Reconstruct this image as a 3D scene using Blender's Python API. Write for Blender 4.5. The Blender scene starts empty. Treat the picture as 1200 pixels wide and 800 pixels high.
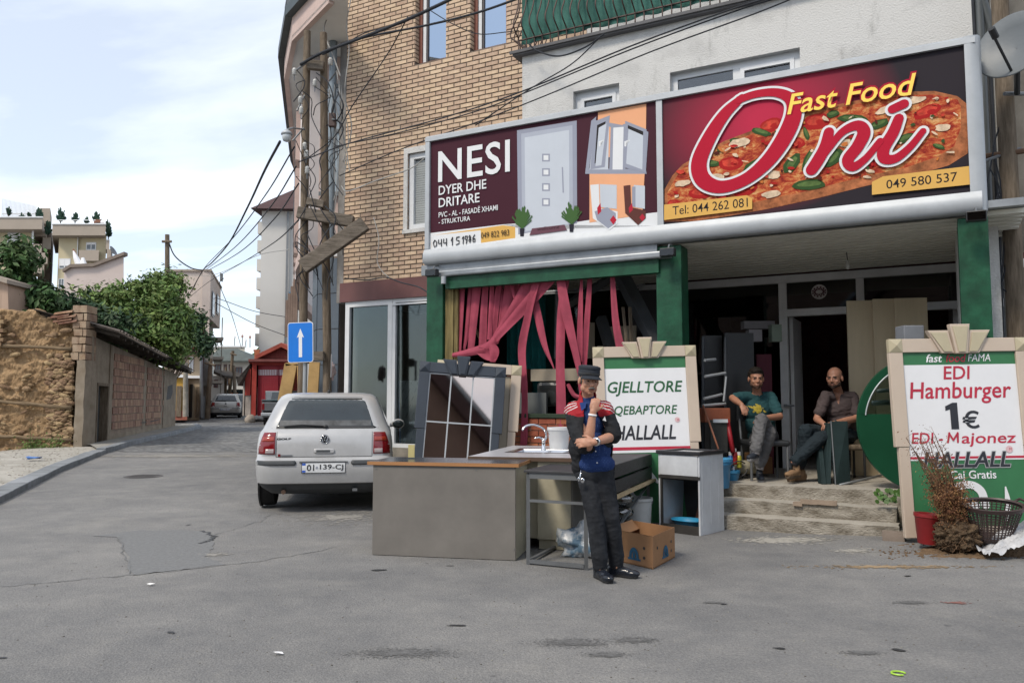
import bpy,bmesh,math,random
import numpy as np
from mathutils import Vector,Matrix,Euler,noise
random.seed(7)
R=math.radians
scene=bpy.context.scene
COL=scene.collection
FOC,HZ,CAMH=933.0,70.0,1.4
TH=math.atan(HZ/FOC)
cam_d=bpy.data.cameras.new('camera');cam=bpy.data.objects.new('camera',cam_d);COL.objects.link(cam)
cam_d.sensor_width=36.0;cam_d.lens=FOC/1200*36.0
cam_d.clip_start=0.05;cam_d.clip_end=3000
cam.location=(0,0,CAMH);cam.rotation_euler=(math.pi/2+TH,0,0)
scene.camera=cam
SUN_EL,SUN_AZ=50.0,222.0
w=bpy.data.worlds.new('World');scene.world=w;w.use_nodes=True
nt=w.node_tree;nt.nodes.clear()
out=nt.nodes.new('ShaderNodeOutputWorld');bg=nt.nodes.new('ShaderNodeBackground')
sky=nt.nodes.new('ShaderNodeTexSky');sky.sky_type='NISHITA';sky.sun_disc=False
sky.sun_elevation=R(SUN_EL);sky.sun_rotation=R(SUN_AZ)
sky.altitude=600;sky.air_density=1.0;sky.dust_density=1.5;sky.ozone_density=2.0
tc=nt.nodes.new('ShaderNodeTexCoord')
sep=nt.nodes.new('ShaderNodeSeparateXYZ');nt.links.new(tc.outputs['Generated'],sep.inputs[0])
mz=nt.nodes.new('ShaderNodeMath');mz.operation='MAXIMUM';mz.inputs[1].default_value=0.0
nt.links.new(sep.outputs['Z'],mz.inputs[0])
ma=nt.nodes.new('ShaderNodeMath');ma.operation='ADD';ma.inputs[1].default_value=0.16
nt.links.new(mz.outputs[0],ma.inputs[0])
dx=nt.nodes.new('ShaderNodeMath');dx.operation='DIVIDE'
dy=nt.nodes.new('ShaderNodeMath');dy.operation='DIVIDE'
nt.links.new(sep.outputs['X'],dx.inputs[0]);nt.links.new(ma.outputs[0],dx.inputs[1])
nt.links.new(sep.outputs['Y'],dy.inputs[0]);nt.links.new(ma.outputs[0],dy.inputs[1])
cb=nt.nodes.new('ShaderNodeCombineXYZ');nt.links.new(dx.outputs[0],cb.inputs[0]);nt.links.new(dy.outputs[0],cb.inputs[1])
cb.inputs[2].default_value=3.1
mp=nt.nodes.new('ShaderNodeMapping');mp.inputs['Scale'].default_value=(0.55,1.1,1);mp.inputs['Rotation'].default_value=(0,0,R(12))
nt.links.new(cb.outputs[0],mp.inputs[0])
cn=nt.nodes.new('ShaderNodeTexNoise');cn.inputs['Scale'].default_value=1.3;cn.inputs['Detail'].default_value=8
cn.inputs['Roughness'].default_value=0.52;cn.inputs['Distortion'].default_value=0.25
nt.links.new(mp.outputs[0],cn.inputs['Vector'])
cr=nt.nodes.new('ShaderNodeValToRGB')
cr.color_ramp.elements[0].position=0.44;cr.color_ramp.elements[0].color=(0.42,0.42,0.42,1)
cr.color_ramp.elements[1].position=0.66;cr.color_ramp.elements[1].color=(0.92,0.92,0.92,1)
nt.links.new(cn.outputs['Fac'],cr.inputs[0])
mx=nt.nodes.new('ShaderNodeMixRGB');mx.inputs[2].default_value=(8.0,8.35,8.75,1)
nt.links.new(cr.outputs[0],mx.inputs[0]);nt.links.new(sky.outputs[0],mx.inputs[1])
bg.inputs['Strength'].default_value=0.095
nt.links.new(mx.outputs[0],bg.inputs['Color']);nt.links.new(bg.outputs[0],out.inputs['Surface'])
sd=bpy.data.lights.new('sun','SUN');sun=bpy.data.objects.new('sun',sd);COL.objects.link(sun)
sd.energy=1.55;sd.angle=R(12);sd.color=(1.0,0.90,0.76)
_az,_el=R(SUN_AZ),R(SUN_EL)
sdir=Vector((math.sin(_az)*math.cos(_el),math.cos(_az)*math.cos(_el),math.sin(_el)))
sun.rotation_euler=sdir.to_track_quat('Z','Y').to_euler();sun.location=(-20,-20,40)
scene.view_settings.view_transform='Standard';scene.view_settings.look='None'
scene.view_settings.exposure=0.88;scene.view_settings.gamma=1.0
scene.render.resolution_x=1024;scene.render.resolution_y=682
def ray(px,py):
 a,b=(px-600)/FOC,(400-py)/FOC
 return Vector((a,math.cos(TH)-b*math.sin(TH),math.sin(TH)+b*math.cos(TH)))
def at(px,py,Y):
 d=ray(px,py);t=Y/d.y
 return Vector((d.x*t,Y,CAMH+d.z*t))
def smooth(a,b,x):
 t=min(1,max(0,(x-a)/(b-a)));return t*t*(3-2*t)
def gh(x,y):
 z=0.0103*max(0.0,min(y,62)-10)
 z+=0.08*smooth(2.6,4.5,x)*smooth(7.2,8.2,y)
 z-=0.40*smooth(-12.0,-17.0,x)*smooth(8,14,y)*(1-smooth(22.5,26,y))
 return z
def gp(px,py):
 d=ray(px,py);z=0
 for _ in range(8):
  t=(z-CAMH)/d.z;z=gh(d.x*t,d.y*t)
 return Vector((d.x*t,d.y*t,z))
P0=Vector((-1.18,11.02,0));FA=math.atan2(-0.467,0.884)
FM=Matrix.Translation(P0)@Matrix.Rotation(FA,4,'Z');FMI=FM.inverted()
I4=Matrix.Identity(4)
def fp(px,py,d=0.0):
 o=FMI@Vector((0,0,CAMH));r=FMI.to_3x3()@ray(px,py)
 t=(d-o.y)/r.y;p=o+r*t
 return p.x,p.z
def F(u,d,z):return FM@Vector((u,d,z))
MATS={}
def mat(name,col,rough=0.7,metal=0.0,var=0.12,scale=3.0,bump=0.15,bscale=35,bdist=0.01,col2=None,ramp=(0.35,0.7),
  rnd=0.0,coat=0.0,spec=0.5,stretch=None,detail=6,emit=0):
 if name in MATS:return MATS[name]
 if spec==.5 and rough>=.7:spec=.2
 m=bpy.data.materials.new(name);m.use_nodes=True;t=m.node_tree;n=t.nodes;L=t.links
 p=n['Principled BSDF'];c=tuple(col)+(1,)
 p.inputs['Roughness'].default_value=rough;p.inputs['Metallic'].default_value=metal
 p.inputs['Specular IOR Level'].default_value=spec
 if coat:p.inputs['Coat Weight'].default_value=coat;p.inputs['Coat Roughness'].default_value=0.08
 tcn=n.new('ShaderNodeTexCoord');vec=tcn.outputs['Object']
 if stretch:
  mpn=n.new('ShaderNodeMapping');mpn.inputs['Scale'].default_value=stretch;L.new(vec,mpn.inputs[0]);vec=mpn.outputs[0]
 nz=n.new('ShaderNodeTexNoise');nz.inputs['Scale'].default_value=scale;nz.inputs['Detail'].default_value=detail
 nz.inputs['Roughness'].default_value=0.65;L.new(vec,nz.inputs['Vector'])
 rp=n.new('ShaderNodeValToRGB');e=rp.color_ramp.elements
 e[0].position,e[1].position=ramp
 if col2 is None:e[0].color=tuple(x*(1-var)for x in col)+(1,);e[1].color=tuple(min(1,x*(1+var))for x in col)+(1,)
 else:e[0].color=c;e[1].color=tuple(col2)+(1,)
 L.new(nz.outputs['Fac'],rp.inputs[0]);cout=rp.outputs[0]
 if rnd:
  gi=n.new('ShaderNodeNewGeometry');oi=n.new('ShaderNodeObjectInfo')
  ad=n.new('ShaderNodeMath');ad.operation='ADD';L.new(gi.outputs['Random Per Island'],ad.inputs[0]);L.new(oi.outputs['Random'],ad.inputs[1])
  fr=n.new('ShaderNodeMath');fr.operation='FRACT';L.new(ad.outputs[0],fr.inputs[0])
  mr=n.new('ShaderNodeMapRange');mr.inputs['To Min'].default_value=1-rnd;mr.inputs['To Max'].default_value=1+rnd
  L.new(fr.outputs[0],mr.inputs[0])
  hs=n.new('ShaderNodeHueSaturation');L.new(mr.outputs[0],hs.inputs['Value']);L.new(cout,hs.inputs['Color'])
  m2=n.new('ShaderNodeMapRange');m2.inputs['To Min'].default_value=0.5-rnd*0.05;m2.inputs['To Max'].default_value=0.5+rnd*0.05
  L.new(fr.outputs[0],m2.inputs[0]);L.new(m2.outputs[0],hs.inputs['Hue']);cout=hs.outputs[0]
 L.new(cout,p.inputs['Base Color'])
 if bump:
  nb=n.new('ShaderNodeTexNoise');nb.inputs['Scale'].default_value=bscale;nb.inputs['Detail'].default_value=5;L.new(vec,nb.inputs['Vector'])
  bp=n.new('ShaderNodeBump');bp.inputs['Strength'].default_value=bump;bp.inputs['Distance'].default_value=bdist
  L.new(nb.outputs['Fac'],bp.inputs['Height']);L.new(bp.outputs[0],p.inputs['Normal'])
 MATS[name]=m;return m
def glass(name,tint=(0.6,0.65,0.65),refl=0.14,rough=0.02,gcol=(1,1,1)):
 if name in MATS:return MATS[name]
 m=bpy.data.materials.new(name);m.use_nodes=True;n=m.node_tree.nodes;L=m.node_tree.links
 n.remove(n['Principled BSDF']);o=n['Material Output']
 tr=n.new('ShaderNodeBsdfTransparent');tr.inputs[0].default_value=tuple(tint)+(1,)
 gl=n.new('ShaderNodeBsdfGlossy');gl.inputs['Roughness'].default_value=rough;gl.inputs[0].default_value=tuple(gcol)+(1,)
 fr=n.new('ShaderNodeFresnel');fr.inputs[0].default_value=1.5
 ad=n.new('ShaderNodeMath');ad.inputs[1].default_value=refl;L.new(fr.outputs[0],ad.inputs[0]);ad.use_clamp=True
 mxs=n.new('ShaderNodeMixShader');L.new(ad.outputs[0],mxs.inputs[0]);L.new(tr.outputs[0],mxs.inputs[1]);L.new(gl.outputs[0],mxs.inputs[2])
 L.new(mxs.outputs[0],o.inputs[0]);MATS[name]=m;return m
class MB:
 def __init__(s):s.v=[];s.f=[];s.m=[]
 def add(s,vs,fs,mi=0):
  o=len(s.v);s.v+=[tuple(v)for v in vs];s.f+=[tuple(i+o for i in f)for f in fs];s.m+=[mi]*len(fs);return s
 def box(s,a,b,mi=0,M=None):
  x0,y0,z0=[min(p,q)for p,q in zip(a,b)];x1,y1,z1=[max(p,q)for p,q in zip(a,b)]
  vs=[Vector(p)for p in((x0,y0,z0),(x1,y0,z0),(x1,y1,z0),(x0,y1,z0),(x0,y0,z1),(x1,y0,z1),(x1,y1,z1),(x0,y1,z1))]
  if M is not None:vs=[M@v for v in vs]
  return s.add(vs,[(0,3,2,1),(4,5,6,7),(0,1,5,4),(1,2,6,5),(2,3,7,6),(3,0,4,7)],mi)
 def prism(s,pts,off,mi=0):
  n=len(pts);off=Vector(off);vs=[Vector(p)for p in pts]+[Vector(p)+off for p in pts]
  return s.add(vs,[tuple(range(n)),tuple(range(2*n-1,n-1,-1))]+[(i,i+n,(i+1)%n+n,(i+1)%n)for i in range(n)],mi)
 def tube(s,pts,r,n=8,mi=0,cap=True):
  pts=[Vector(p)for p in pts];k=len(pts);rs=r if isinstance(r,(list,tuple))else[r]*k
  o=len(s.v);up=None
  for i,p in enumerate(pts):
   t=(pts[min(i+1,k-1)]-pts[max(i-1,0)])
   if t.length<1e-9:t=Vector((0,0,1))
   t.normalize()
   if up is None:up=t.orthogonal().normalized()
   else:
    up=up-t*up.dot(t)
    up=up.normalized()if up.length>1e-6 else t.orthogonal().normalized()
   sd=t.cross(up)
   for j in range(n):
    a=2*math.pi*j/n;s.v.append(tuple(p+(up*math.cos(a)+sd*math.sin(a))*rs[i]))
  for i in range(k-1):
   for j in range(n):
    s.f.append((o+i*n+j,o+i*n+(j+1)%n,o+(i+1)*n+(j+1)%n,o+(i+1)*n+j));s.m.append(mi)
  if cap:
   s.f.append(tuple(o+j for j in range(n-1,-1,-1)));s.m.append(mi)
   s.f.append(tuple(o+(k-1)*n+j for j in range(n)));s.m.append(mi)
  return s
 def lathe(s,prof,c=(0,0,0),n=20,mi=0,sx=1,sy=1,M=None,cap=True):
  o=len(s.v);c=Vector(c)
  for r,z in prof:
   for j in range(n):
    a=2*math.pi*j/n;p=Vector((r*math.cos(a)*sx,r*math.sin(a)*sy,z))
    if M is not None:p=M@p
    s.v.append(tuple(c+p))
  for i in range(len(prof)-1):
   for j in range(n):s.f.append((o+i*n+j,o+i*n+(j+1)%n,o+(i+1)*n+(j+1)%n,o+(i+1)*n+j));s.m.append(mi)
  if cap:
   s.f.append(tuple(o+j for j in range(n-1,-1,-1)));s.m.append(mi)
   s.f.append(tuple(o+(len(prof)-1)*n+j for j in range(n)));s.m.append(mi)
  return s
 def ell(s,c,r,M=None,seg=16,rings=10,mi=0):
  prof=[(math.sin(math.pi*i/rings)if 0<i<rings else 1e-4,-math.cos(math.pi*i/rings))for i in range(rings+1)]
  S=Matrix.Diagonal(Vector(r)).to_4x4()
  if M is not None:S=M.to_3x3().to_4x4()@S
  return s.lathe(prof,c,seg,mi,M=S)
 def mesh(s,name,mats,smooth_=False):
  me=bpy.data.meshes.new(name);me.from_pydata(s.v,[],s.f)
  for m_ in(mats if isinstance(mats,(list,tuple))else[mats]):me.materials.append(m_)
  me.polygons.foreach_set('material_index',s.m)
  if smooth_:me.polygons.foreach_set('use_smooth',[True]*len(s.f))
  me.update();return me
WM={}
def thing(name,label,cat,base=(0,0,0),rotz=0.0,group=None,kind=None):
 o=bpy.data.objects.new(name,None);COL.objects.link(o);o.empty_display_size=0.1
 o.location=base;o.rotation_euler=(0,0,rotz)
 WM[o]=Matrix.Translation(Vector(base))@Matrix.Rotation(rotz,4,'Z')
 tag(o,label,cat,group,kind);return o
def tag(o,label=None,cat=None,group=None,kind=None):
 if label:o['label']=label
 if cat:o['category']=cat
 if group:o['group']=group
 if kind:o['kind']=kind
 return o
def part(name,mb,mats,parent=None,S=I4,label=None,smooth_=False,bevel=0,kind=None,autos=None,local=False):
 me=mb if isinstance(mb,bpy.types.Mesh)else mb.mesh(name,mats,smooth_ or autos is not None)
 o=bpy.data.objects.new(name,me);COL.objects.link(o)
 if parent is None:
  o.matrix_world=S;WM[o]=S.copy()
 else:
  o.parent=parent
  if local:WM[o]=WM[parent].copy()
  else:
   o.matrix_parent_inverse=WM[parent].inverted()@S;WM[o]=S.copy()
 if label:o['label']=label
 if kind:o['kind']=kind
 if autos is not None:
  me.set_sharp_from_angle(angle=R(autos))
 if bevel:
  b=o.modifiers.new('bevel','BEVEL');b.width=bevel;b.segments=2;b.limit_method='ANGLE';b.angle_limit=R(40)
 return o
def kids(o):return[c for c in bpy.data.objects if c.parent is o]
def copy_tree(root,loc=None,rotz=None,label=None,mats=None):
 def rec(o,par):
  c=o.copy();COL.objects.link(c);c.parent=par
  if mats and c.type=='MESH' and any(m_.name in mats for m_ in c.data.materials if m_):
   c.data=c.data.copy()
   for i,m_ in enumerate(c.data.materials):
    if m_.name in mats:c.data.materials[i]=mats[m_.name]
  for k in kids(o):
   if k is not c:rec(k,c)
  return c
 c=rec(root,None)
 if loc is not None:c.location=loc
 if rotz is not None:c.rotation_euler=(0,0,rotz)
 if label:c['label']=label
 return c
def text_mesh(s,rect,y,shear=0.0,bold=0.0,space=1.0,arc=0.0,thick=0.0015,name='lettering',M=None):
 """flat lettering fitted into rect (x0,z0,x1,z1) on local plane y, facing -y"""
 cu=bpy.data.curves.new('t','FONT');cu.body=s;cu.shear=shear;cu.offset=bold;cu.space_character=space
 cu.resolution_u=3;cu.extrude=0.0
 o=bpy.data.objects.new('t',cu);COL.objects.link(o)
 dg=bpy.context.evaluated_depsgraph_get();dg.update()
 me=bpy.data.meshes.new_from_object(o.evaluated_get(dg));bpy.data.objects.remove(o);bpy.data.curves.remove(cu)
 n=len(me.vertices);co=np.empty(n*3);me.vertices.foreach_get('co',co);co=co.reshape(-1,3)
 mn,mxx=co.min(0),co.max(0);x0,z0,x1,z1=rect
 q=np.empty_like(co);q[:,0]=x0+(co[:,0]-mn[0])/(mxx[0]-mn[0])*(x1-x0)
 q[:,2]=z0+(co[:,1]-mn[1])/(mxx[1]-mn[1])*(z1-z0);q[:,1]=y
 me.vertices.foreach_set('co',q.ravel());me.name=name;me.update();return me
def lettering(s,rect,y,m_,parent,S,**k):
 me=text_mesh(s,rect,y,**k);me.materials.clear();me.materials.append(m_)
 return part('lettering',me,None,parent,S)
def crom(pts,n=8):
 P=[Vector(p)for p in pts];P=[P[0]*2-P[1]]+P+[P[-1]*2-P[-2]];o=[]
 for i in range(1,len(P)-2):
  for k in range(n):
   t=k/n;a,b,c,d=P[i-1],P[i],P[i+1],P[i+2]
   o.append(0.5*((2*b)+(c-a)*t+(2*a-5*b+4*c-d)*t*t+(3*b-a-3*c+d)*t**3))
 o.append(P[-2]);return o
def stroke(pts,y,wadd=0.0,n=8):
 """pts: (x,z,width) in plane -> flat brush stroke polygon strip with round ends"""
 C=crom([(p[0],p[1],p[2])for p in pts],n);mb=MB();L=[];Rr=[];y0=y
 for i,c in enumerate(C):
  t=(C[min(i+1,len(C)-1)]-C[max(i-1,0)]);t=Vector((t.x,t.y)).normalized();nn=Vector((-t.y,t.x));h=c.z/2+wadd;y=y0-.004*i/len(C)
  L.append((c.x+nn.x*h,y,c.y+nn.y*h));Rr.append((c.x-nn.x*h,y,c.y-nn.y*h))
 for i in range(len(C)-1):mb.add([L[i],Rr[i],Rr[i+1],L[i+1]],[(0,1,2,3)])
 for c,y in((C[0],y0+.0006),(C[-1],y0-.0037)):
  h=c.z/2+wadd;mb.add([(c.x+h*math.cos(a*math.pi/8),y,c.y+h*math.sin(a*math.pi/8))for a in range(16)],[tuple(range(16))])
 return mb
M_white_pvc=mat('white_pvc',(0.62,0.64,0.66),0.4,var=0.06,bump=0.03)
M_alu=mat('aluminium',(0.38,0.405,0.43),0.55,0.3,var=0.08,bump=0.03)
M_alu_d=mat('weathered_aluminium',(0.26,0.28,0.30),0.45,0.5,var=0.2,bump=0.1)
M_black=mat('black_plastic',(0.018,0.019,0.021),0.5,var=0.2,bump=0.05)
M_rubber=mat('rubber',(0.025,0.025,0.026),0.85,var=0.25,bump=0.2,bscale=80)
M_wire=mat('cable_black',(0.03,0.033,0.04),0.7,var=0.2,bump=0)
M_wire_l=mat('cable_grey',(0.32,0.32,0.31),0.7,var=0.2,bump=0)
M_wood_old=mat('old_wood',(0.10,0.078,0.056),0.9,var=0.5,scale=5,bump=0.7,bscale=22,bdist=0.02,stretch=(4,4,0.5),col2=(0.225,0.18,0.135))
M_wood_old_h=mat('old_wood_beam',(0.10,0.085,0.068),0.9,var=0.5,scale=5,bump=0.7,bscale=22,bdist=0.02,stretch=(0.8,6,6),col2=(0.235,0.20,0.165))
M_wood_new=mat('pale_wood',(0.42,0.33,0.2),0.75,var=0.2,scale=4,bump=0.2,stretch=(5,5,0.6))
M_steel=mat('grey_painted_steel',(0.15,0.16,0.17),0.45,0.3,var=0.15,bump=0.08)
M_green=mat('green_enamel',(0.010,0.066,0.034),0.45,spec=.3,var=0.35,scale=5,bump=0.35,bscale=14,bdist=0.008)
M_white_print=mat('white_print',(0.72,0.73,0.75),0.45,var=0.03,bump=0.02)
M_concrete=mat('worn_concrete',(0.20,0.185,0.16),0.92,scale=3.5,bump=0.6,bscale=18,bdist=0.02,col2=(0.36,0.33,0.28))
# ================================================================== GROUND
def struct_root(name,base=(0,0,0)):
 return thing(name,None,None,base,kind='structure')
def asphalt_mat():
 m=bpy.data.materials.new('asphalt');m.use_nodes=True;n=m.node_tree.nodes;L=m.node_tree.links;p=n['Principled BSDF']
 tcn=n.new('ShaderNodeTexCoord');v=tcn.outputs['Object']
 def nz(sc,det=6,rg=0.6):
  x=n.new('ShaderNodeTexNoise');x.inputs['Scale'].default_value=sc;x.inputs['Detail'].default_value=det;x.inputs['Roughness'].default_value=rg
  L.new(v,x.inputs['Vector']);return x.outputs['Fac']
 def ramp(f,a,b,c0,c1):
  r=n.new('ShaderNodeValToRGB');r.color_ramp.elements[0].position=a;r.color_ramp.elements[1].position=b
  r.color_ramp.elements[0].color=tuple(c0)+(1,);r.color_ramp.elements[1].color=tuple(c1)+(1,);L.new(f,r.inputs[0]);return r.outputs[0]
 def mul(a,b,k=1.0,bt='MULTIPLY'):
  x=n.new('ShaderNodeMixRGB');x.blend_type=bt;x.inputs[0].default_value=k;L.new(a,x.inputs[1]);L.new(b,x.inputs[2]);return x.outputs[0]
 base=ramp(nz(0.35,8,0.7),0.3,0.72,(0.135,0.138,0.143),(0.254,0.252,0.246))
 base=mul(base,ramp(nz(2.2,10,0.8),0.3,0.7,(0.76,0.765,0.78),(1.14,1.12,1.08)))
 base=mul(base,ramp(nz(60,3,0.8),0.34,0.66,(0.7,0.7,0.71),(1.2,1.19,1.17)))
 base=mul(base,ramp(nz(7.5,4,0.5),0.70,0.78,(1,1,1),(0.5,0.5,0.52)))
 d=ramp(nz(0.9,9,0.8),0.54,0.72,(0,0,0),(1,1,1))
 mm=n.new('ShaderNodeMixRGB');L.new(d,mm.inputs[0]);L.new(base,mm.inputs[1]);mm.inputs[2].default_value=(0.27,0.26,0.235,1)
 sc=n.new('ShaderNodeMath');sc.operation='MULTIPLY';sc.inputs[1].default_value=0.5;L.new(d,sc.inputs[0]);L.new(sc.outputs[0],mm.inputs[0])
 L.new(mm.outputs[0],p.inputs['Base Color']);p.inputs['Roughness'].default_value=0.82;p.inputs['Specular IOR Level'].default_value=0.35
 vo=n.new('ShaderNodeTexVoronoi');vo.inputs['Scale'].default_value=85;L.new(v,vo.inputs['Vector'])
 b1=n.new('ShaderNodeBump');b1.inputs['Strength'].default_value=0.55;b1.inputs['Distance'].default_value=0.008;L.new(vo.outputs['Distance'],b1.inputs['Height'])
 b2=n.new('ShaderNodeBump');b2.inputs['Strength'].default_value=0.4;b2.inputs['Distance'].default_value=0.05;L.new(nz(1.6,5),b2.inputs['Height'])
 L.new(b1.outputs[0],b2.inputs['Normal']);L.new(b2.outputs[0],p.inputs['Normal']);return m
M_asph=asphalt_mat()
def sheet(name,xs,ys,m_,dz=0.0,zf=gh,kind='structure',inside=None):
 mb=MB();nx,ny=len(xs),len(ys)
 for y in ys:
  for x in xs:mb.v.append((x,y,zf(x,y)+dz))
 for j in range(ny-1):
  for i in range(nx-1):
   if inside and not inside((xs[i]+xs[i+1])/2,(ys[j]+ys[j+1])/2):continue
   mb.f.append((j*nx+i,j*nx+i+1,(j+1)*nx+i+1,(j+1)*nx+i));mb.m.append(0)
 return part(name,mb,m_,kind=kind,smooth_=True)
xs=[-400,-200,-100,-60,-40,-30]+[-26+i*0.5 for i in range(73)]+[12,16,22,30,60,120,300]
ys=[-60,-30,-15,-8,-4,0]+[1+i*0.5 for i in range(80)]+[42+i*2 for i in range(14)]+[72,80,100,130,200,400,800]
sheet('ground',xs,ys,M_asph)
def polysheet(name,pts,m_,dz,kind='structure',parent=None,label=None,cat=None,sub=0.0):
 """polygon laid on the ground"""
 bm=bmesh.new();vs=[bm.verts.new((p[0],p[1],gh(p[0],p[1])+dz))for p in pts];bm.faces.new(vs)
 bmesh.ops.triangulate(bm,faces=bm.faces[:])
 if sub:
  bmesh.ops.subdivide_edges(bm,edges=[e for e in bm.edges if e.calc_length()>sub],cuts=3,use_grid_fill=True)
  bmesh.ops.triangulate(bm,faces=bm.faces[:])
  for v in bm.verts:v.co.z=gh(v.co.x,v.co.y)+dz
 me=bpy.data.meshes.new(name);bm.to_mesh(me);bm.free();me.materials.append(m_)
 for f in me.polygons:
  if f.normal.z<0:me.flip_normals();break
 o=part(name,me,None,parent,kind=kind)
 if cat:tag(o,label,cat)
 return o
def cobble_mat():
 m=mat('cobbles',(0.13,0.135,0.14),0.8,var=0.3,scale=1.2,bump=0.0,col2=(0.24,0.24,0.235))
 n=m.node_tree.nodes;L=m.node_tree.links;p=n['Principled BSDF'];tcn=n.new('ShaderNodeTexCoord')
 vo=n.new('ShaderNodeTexVoronoi');vo.inputs['Scale'].default_value=6.5;L.new(tcn.outputs['Object'],vo.inputs['Vector'])
 rp=n.new('ShaderNodeValToRGB');rp.color_ramp.elements[0].position=0.35;rp.color_ramp.elements[1].position=0.62
 rp.color_ramp.elements[0].color=(1.05,1.05,1.05,1);rp.color_ramp.elements[1].color=(0.65,0.65,0.65,1);L.new(vo.outputs['Distance'],rp.inputs[0])
 mm=n.new('ShaderNodeMixRGB');mm.blend_type='MULTIPLY';mm.inputs[0].default_value=1
 src=p.inputs['Base Color'].links[0].from_socket;L.new(src,mm.inputs[1]);L.new(rp.outputs[0],mm.inputs[2]);L.new(mm.outputs[0],p.inputs['Base Color'])
 b=n.new('ShaderNodeBump');b.invert=True;b.inputs['Strength'].default_value=0.6;b.inputs['Distance'].default_value=0.04;L.new(vo.outputs['Distance'],b.inputs['Height']);L.new(b.outputs[0],p.inputs['Normal'])
 return m
cy=[20.5+i*0.5 for i in range(90)]
mbc=MB()
for j,y in enumerate(cy):
 e=0.25*noise.noise(Vector((0,y*3,1)))
 xl=-0.62*y+2.6;xr=max(-3.4-0.33*(y-16),-0.30*y+1.2)if y>20 else-3
 xl=max(xl,-17.5-0.3*(y-34))if y>34 else xl
 K=14
 for k in range(K+1):
  x=xl+(xr-xl)*k/K;yy=y
  if j==0:yy=y+0.8*noise.noise(Vector((x*1.2,2,3)))
  mbc.v.append((x,yy,gh(x,yy)+0.006))
for j in range(len(cy)-1):
 for k in range(14):
  a=j*15+k;mbc.f.append((a,a+1,a+16,a+15));mbc.m.append(0)
part('cobbled_street',mbc,cobble_mat(),kind='structure',smooth_=True)
KP=[Vector((-4.6,1.5)),Vector((-5.6,5.5)),Vector((-6.95,10.9)),Vector((-8.6,15.3)),Vector(gp(124,531)[:2])]
M_kerb=mat('kerb_stone',(0.22,0.235,0.25),0.85,var=0.2,scale=4,bump=0.4,bscale=25,rnd=0.12)
kerb=struct_root('kerb')
def poly_walk(pts,step):
 out=[];acc=0;
 for a,b in zip(pts[:-1],pts[1:]):
  L_=(b-a).length;k=max(1,round(L_/step))
  for i in range(k):out.append((a.lerp(b,i/k),a.lerp(b,(i+1)/k)))
 return out
def kerb_run(pts,wd,ht,parent,nm='kerb_stone',step=0.9):
 for a,b in poly_walk(pts,step):
  t=(b-a).normalized();nn=Vector((-t.y,t.x));g=0.008
  a2,b2=a+t*g,b-t*g;hh=ht+random.uniform(-0.008,0.008)
  mb=MB();za,zb=gh(*a),gh(*b)
  q=[a2,b2,b2+nn*wd,a2+nn*wd];zz=[za,zb,zb,za]
  vs=[(p.x,p.y,z-0.1)for p,z in zip(q,zz)]+[(p.x,p.y,z+hh)for p,z in zip(q,zz)]
  mb.add(vs,[(0,3,2,1),(4,5,6,7),(0,1,5,4),(1,2,6,5),(2,3,7,6),(3,0,4,7)])
  part(nm,mb,M_kerb,parent,bevel=0.012)
kerb_run(KP,0.30,0.10,kerb)
M_verge=mat('gravel_verge',(0.30,0.285,0.25),0.95,scale=1.8,bump=0.9,bscale=30,bdist=0.03,col2=(0.44,0.42,0.38))
EW_R=at(97,526,21.7);EW_R.z=0
vp=[Vector((p.x-0.28,p.y+0.05))for p in KP]+[Vector((EW_R.x+0.6,22.3)),Vector((-11.6,22.2)),Vector((-30,23.0)),Vector((-30,1.5))]
def inpoly(x,y,P):
 c=False
 for i in range(len(P)):
  a,b=P[i],P[i-1]
  if(a.y>y)!=(b.y>y)and x<(b.x-a.x)*(y-a.y)/(b.y-a.y)+a.x:c=not c
 return c
sheet('gravel_verge',[-30+i*.2 for i in range(130)],[1.5+i*.2 for i in range(108)],M_verge,0.06,inside=lambda x,y:inpoly(x,y,vp))
bm_=MB()
for i in range(2600):
 t=random.random();y=6+random.random()*15;x=-6-random.random()*9-(y-8)*0.28
 if not inpoly(x,y,vp):continue
 s=random.uniform(0.01,0.03)
 bm_.ell((x,y,gh(x,y)+0.06),(s,s*random.uniform(0.6,1),s*0.6),seg=5,rings=3)
part('gravel',bm_,mat('gravel_bits',(0.34,0.32,0.28),0.95,rnd=0.35,bump=0),kind='stuff')
WA=Vector((-11.55,21.9));WB=Vector((-14.35,34.0))
wt=(WB-WA).normalized();wn=Vector((wt.y,-wt.x))
k2=[Vector(gp(124,531)[:2]),WA+wn*0.85+wt*1.0,WA.lerp(WB,0.5)+wn*1.0,WB+wn*1.1,WB+wt*2.2+wn*0.6]
kb2=struct_root('kerb')
kerb_run(k2,0.22,0.13,kb2,step=0.8)
pv=[p-wn*0.2 for p in k2]+[WB+wt*2,WA-wt*0.3,EW_R.xy+Vector((0.25,-0.1))]
polysheet('pavement',pv,mat('pavement_concrete',(0.27,0.26,0.235),0.95,var=0.2,scale=2,bump=0.5),0.12,sub=1.5)
def blob(px,py,rx,ry,rot=0,n=26,amp=0.3,seed=0):
 c=gp(px,py);o=[]
 for i in range(n):
  a=2*math.pi*i/n;k=1+amp*noise.noise(Vector((math.cos(a)*1.7+seed,math.sin(a)*1.7,seed*3.1)))*2
  x,y=rx*k*math.cos(a),ry*k*math.sin(a)
  o.append(Vector((c.x+x*math.cos(rot)-y*math.sin(rot),c.y+x*math.sin(rot)+y*math.cos(rot))))
 return o
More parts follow.
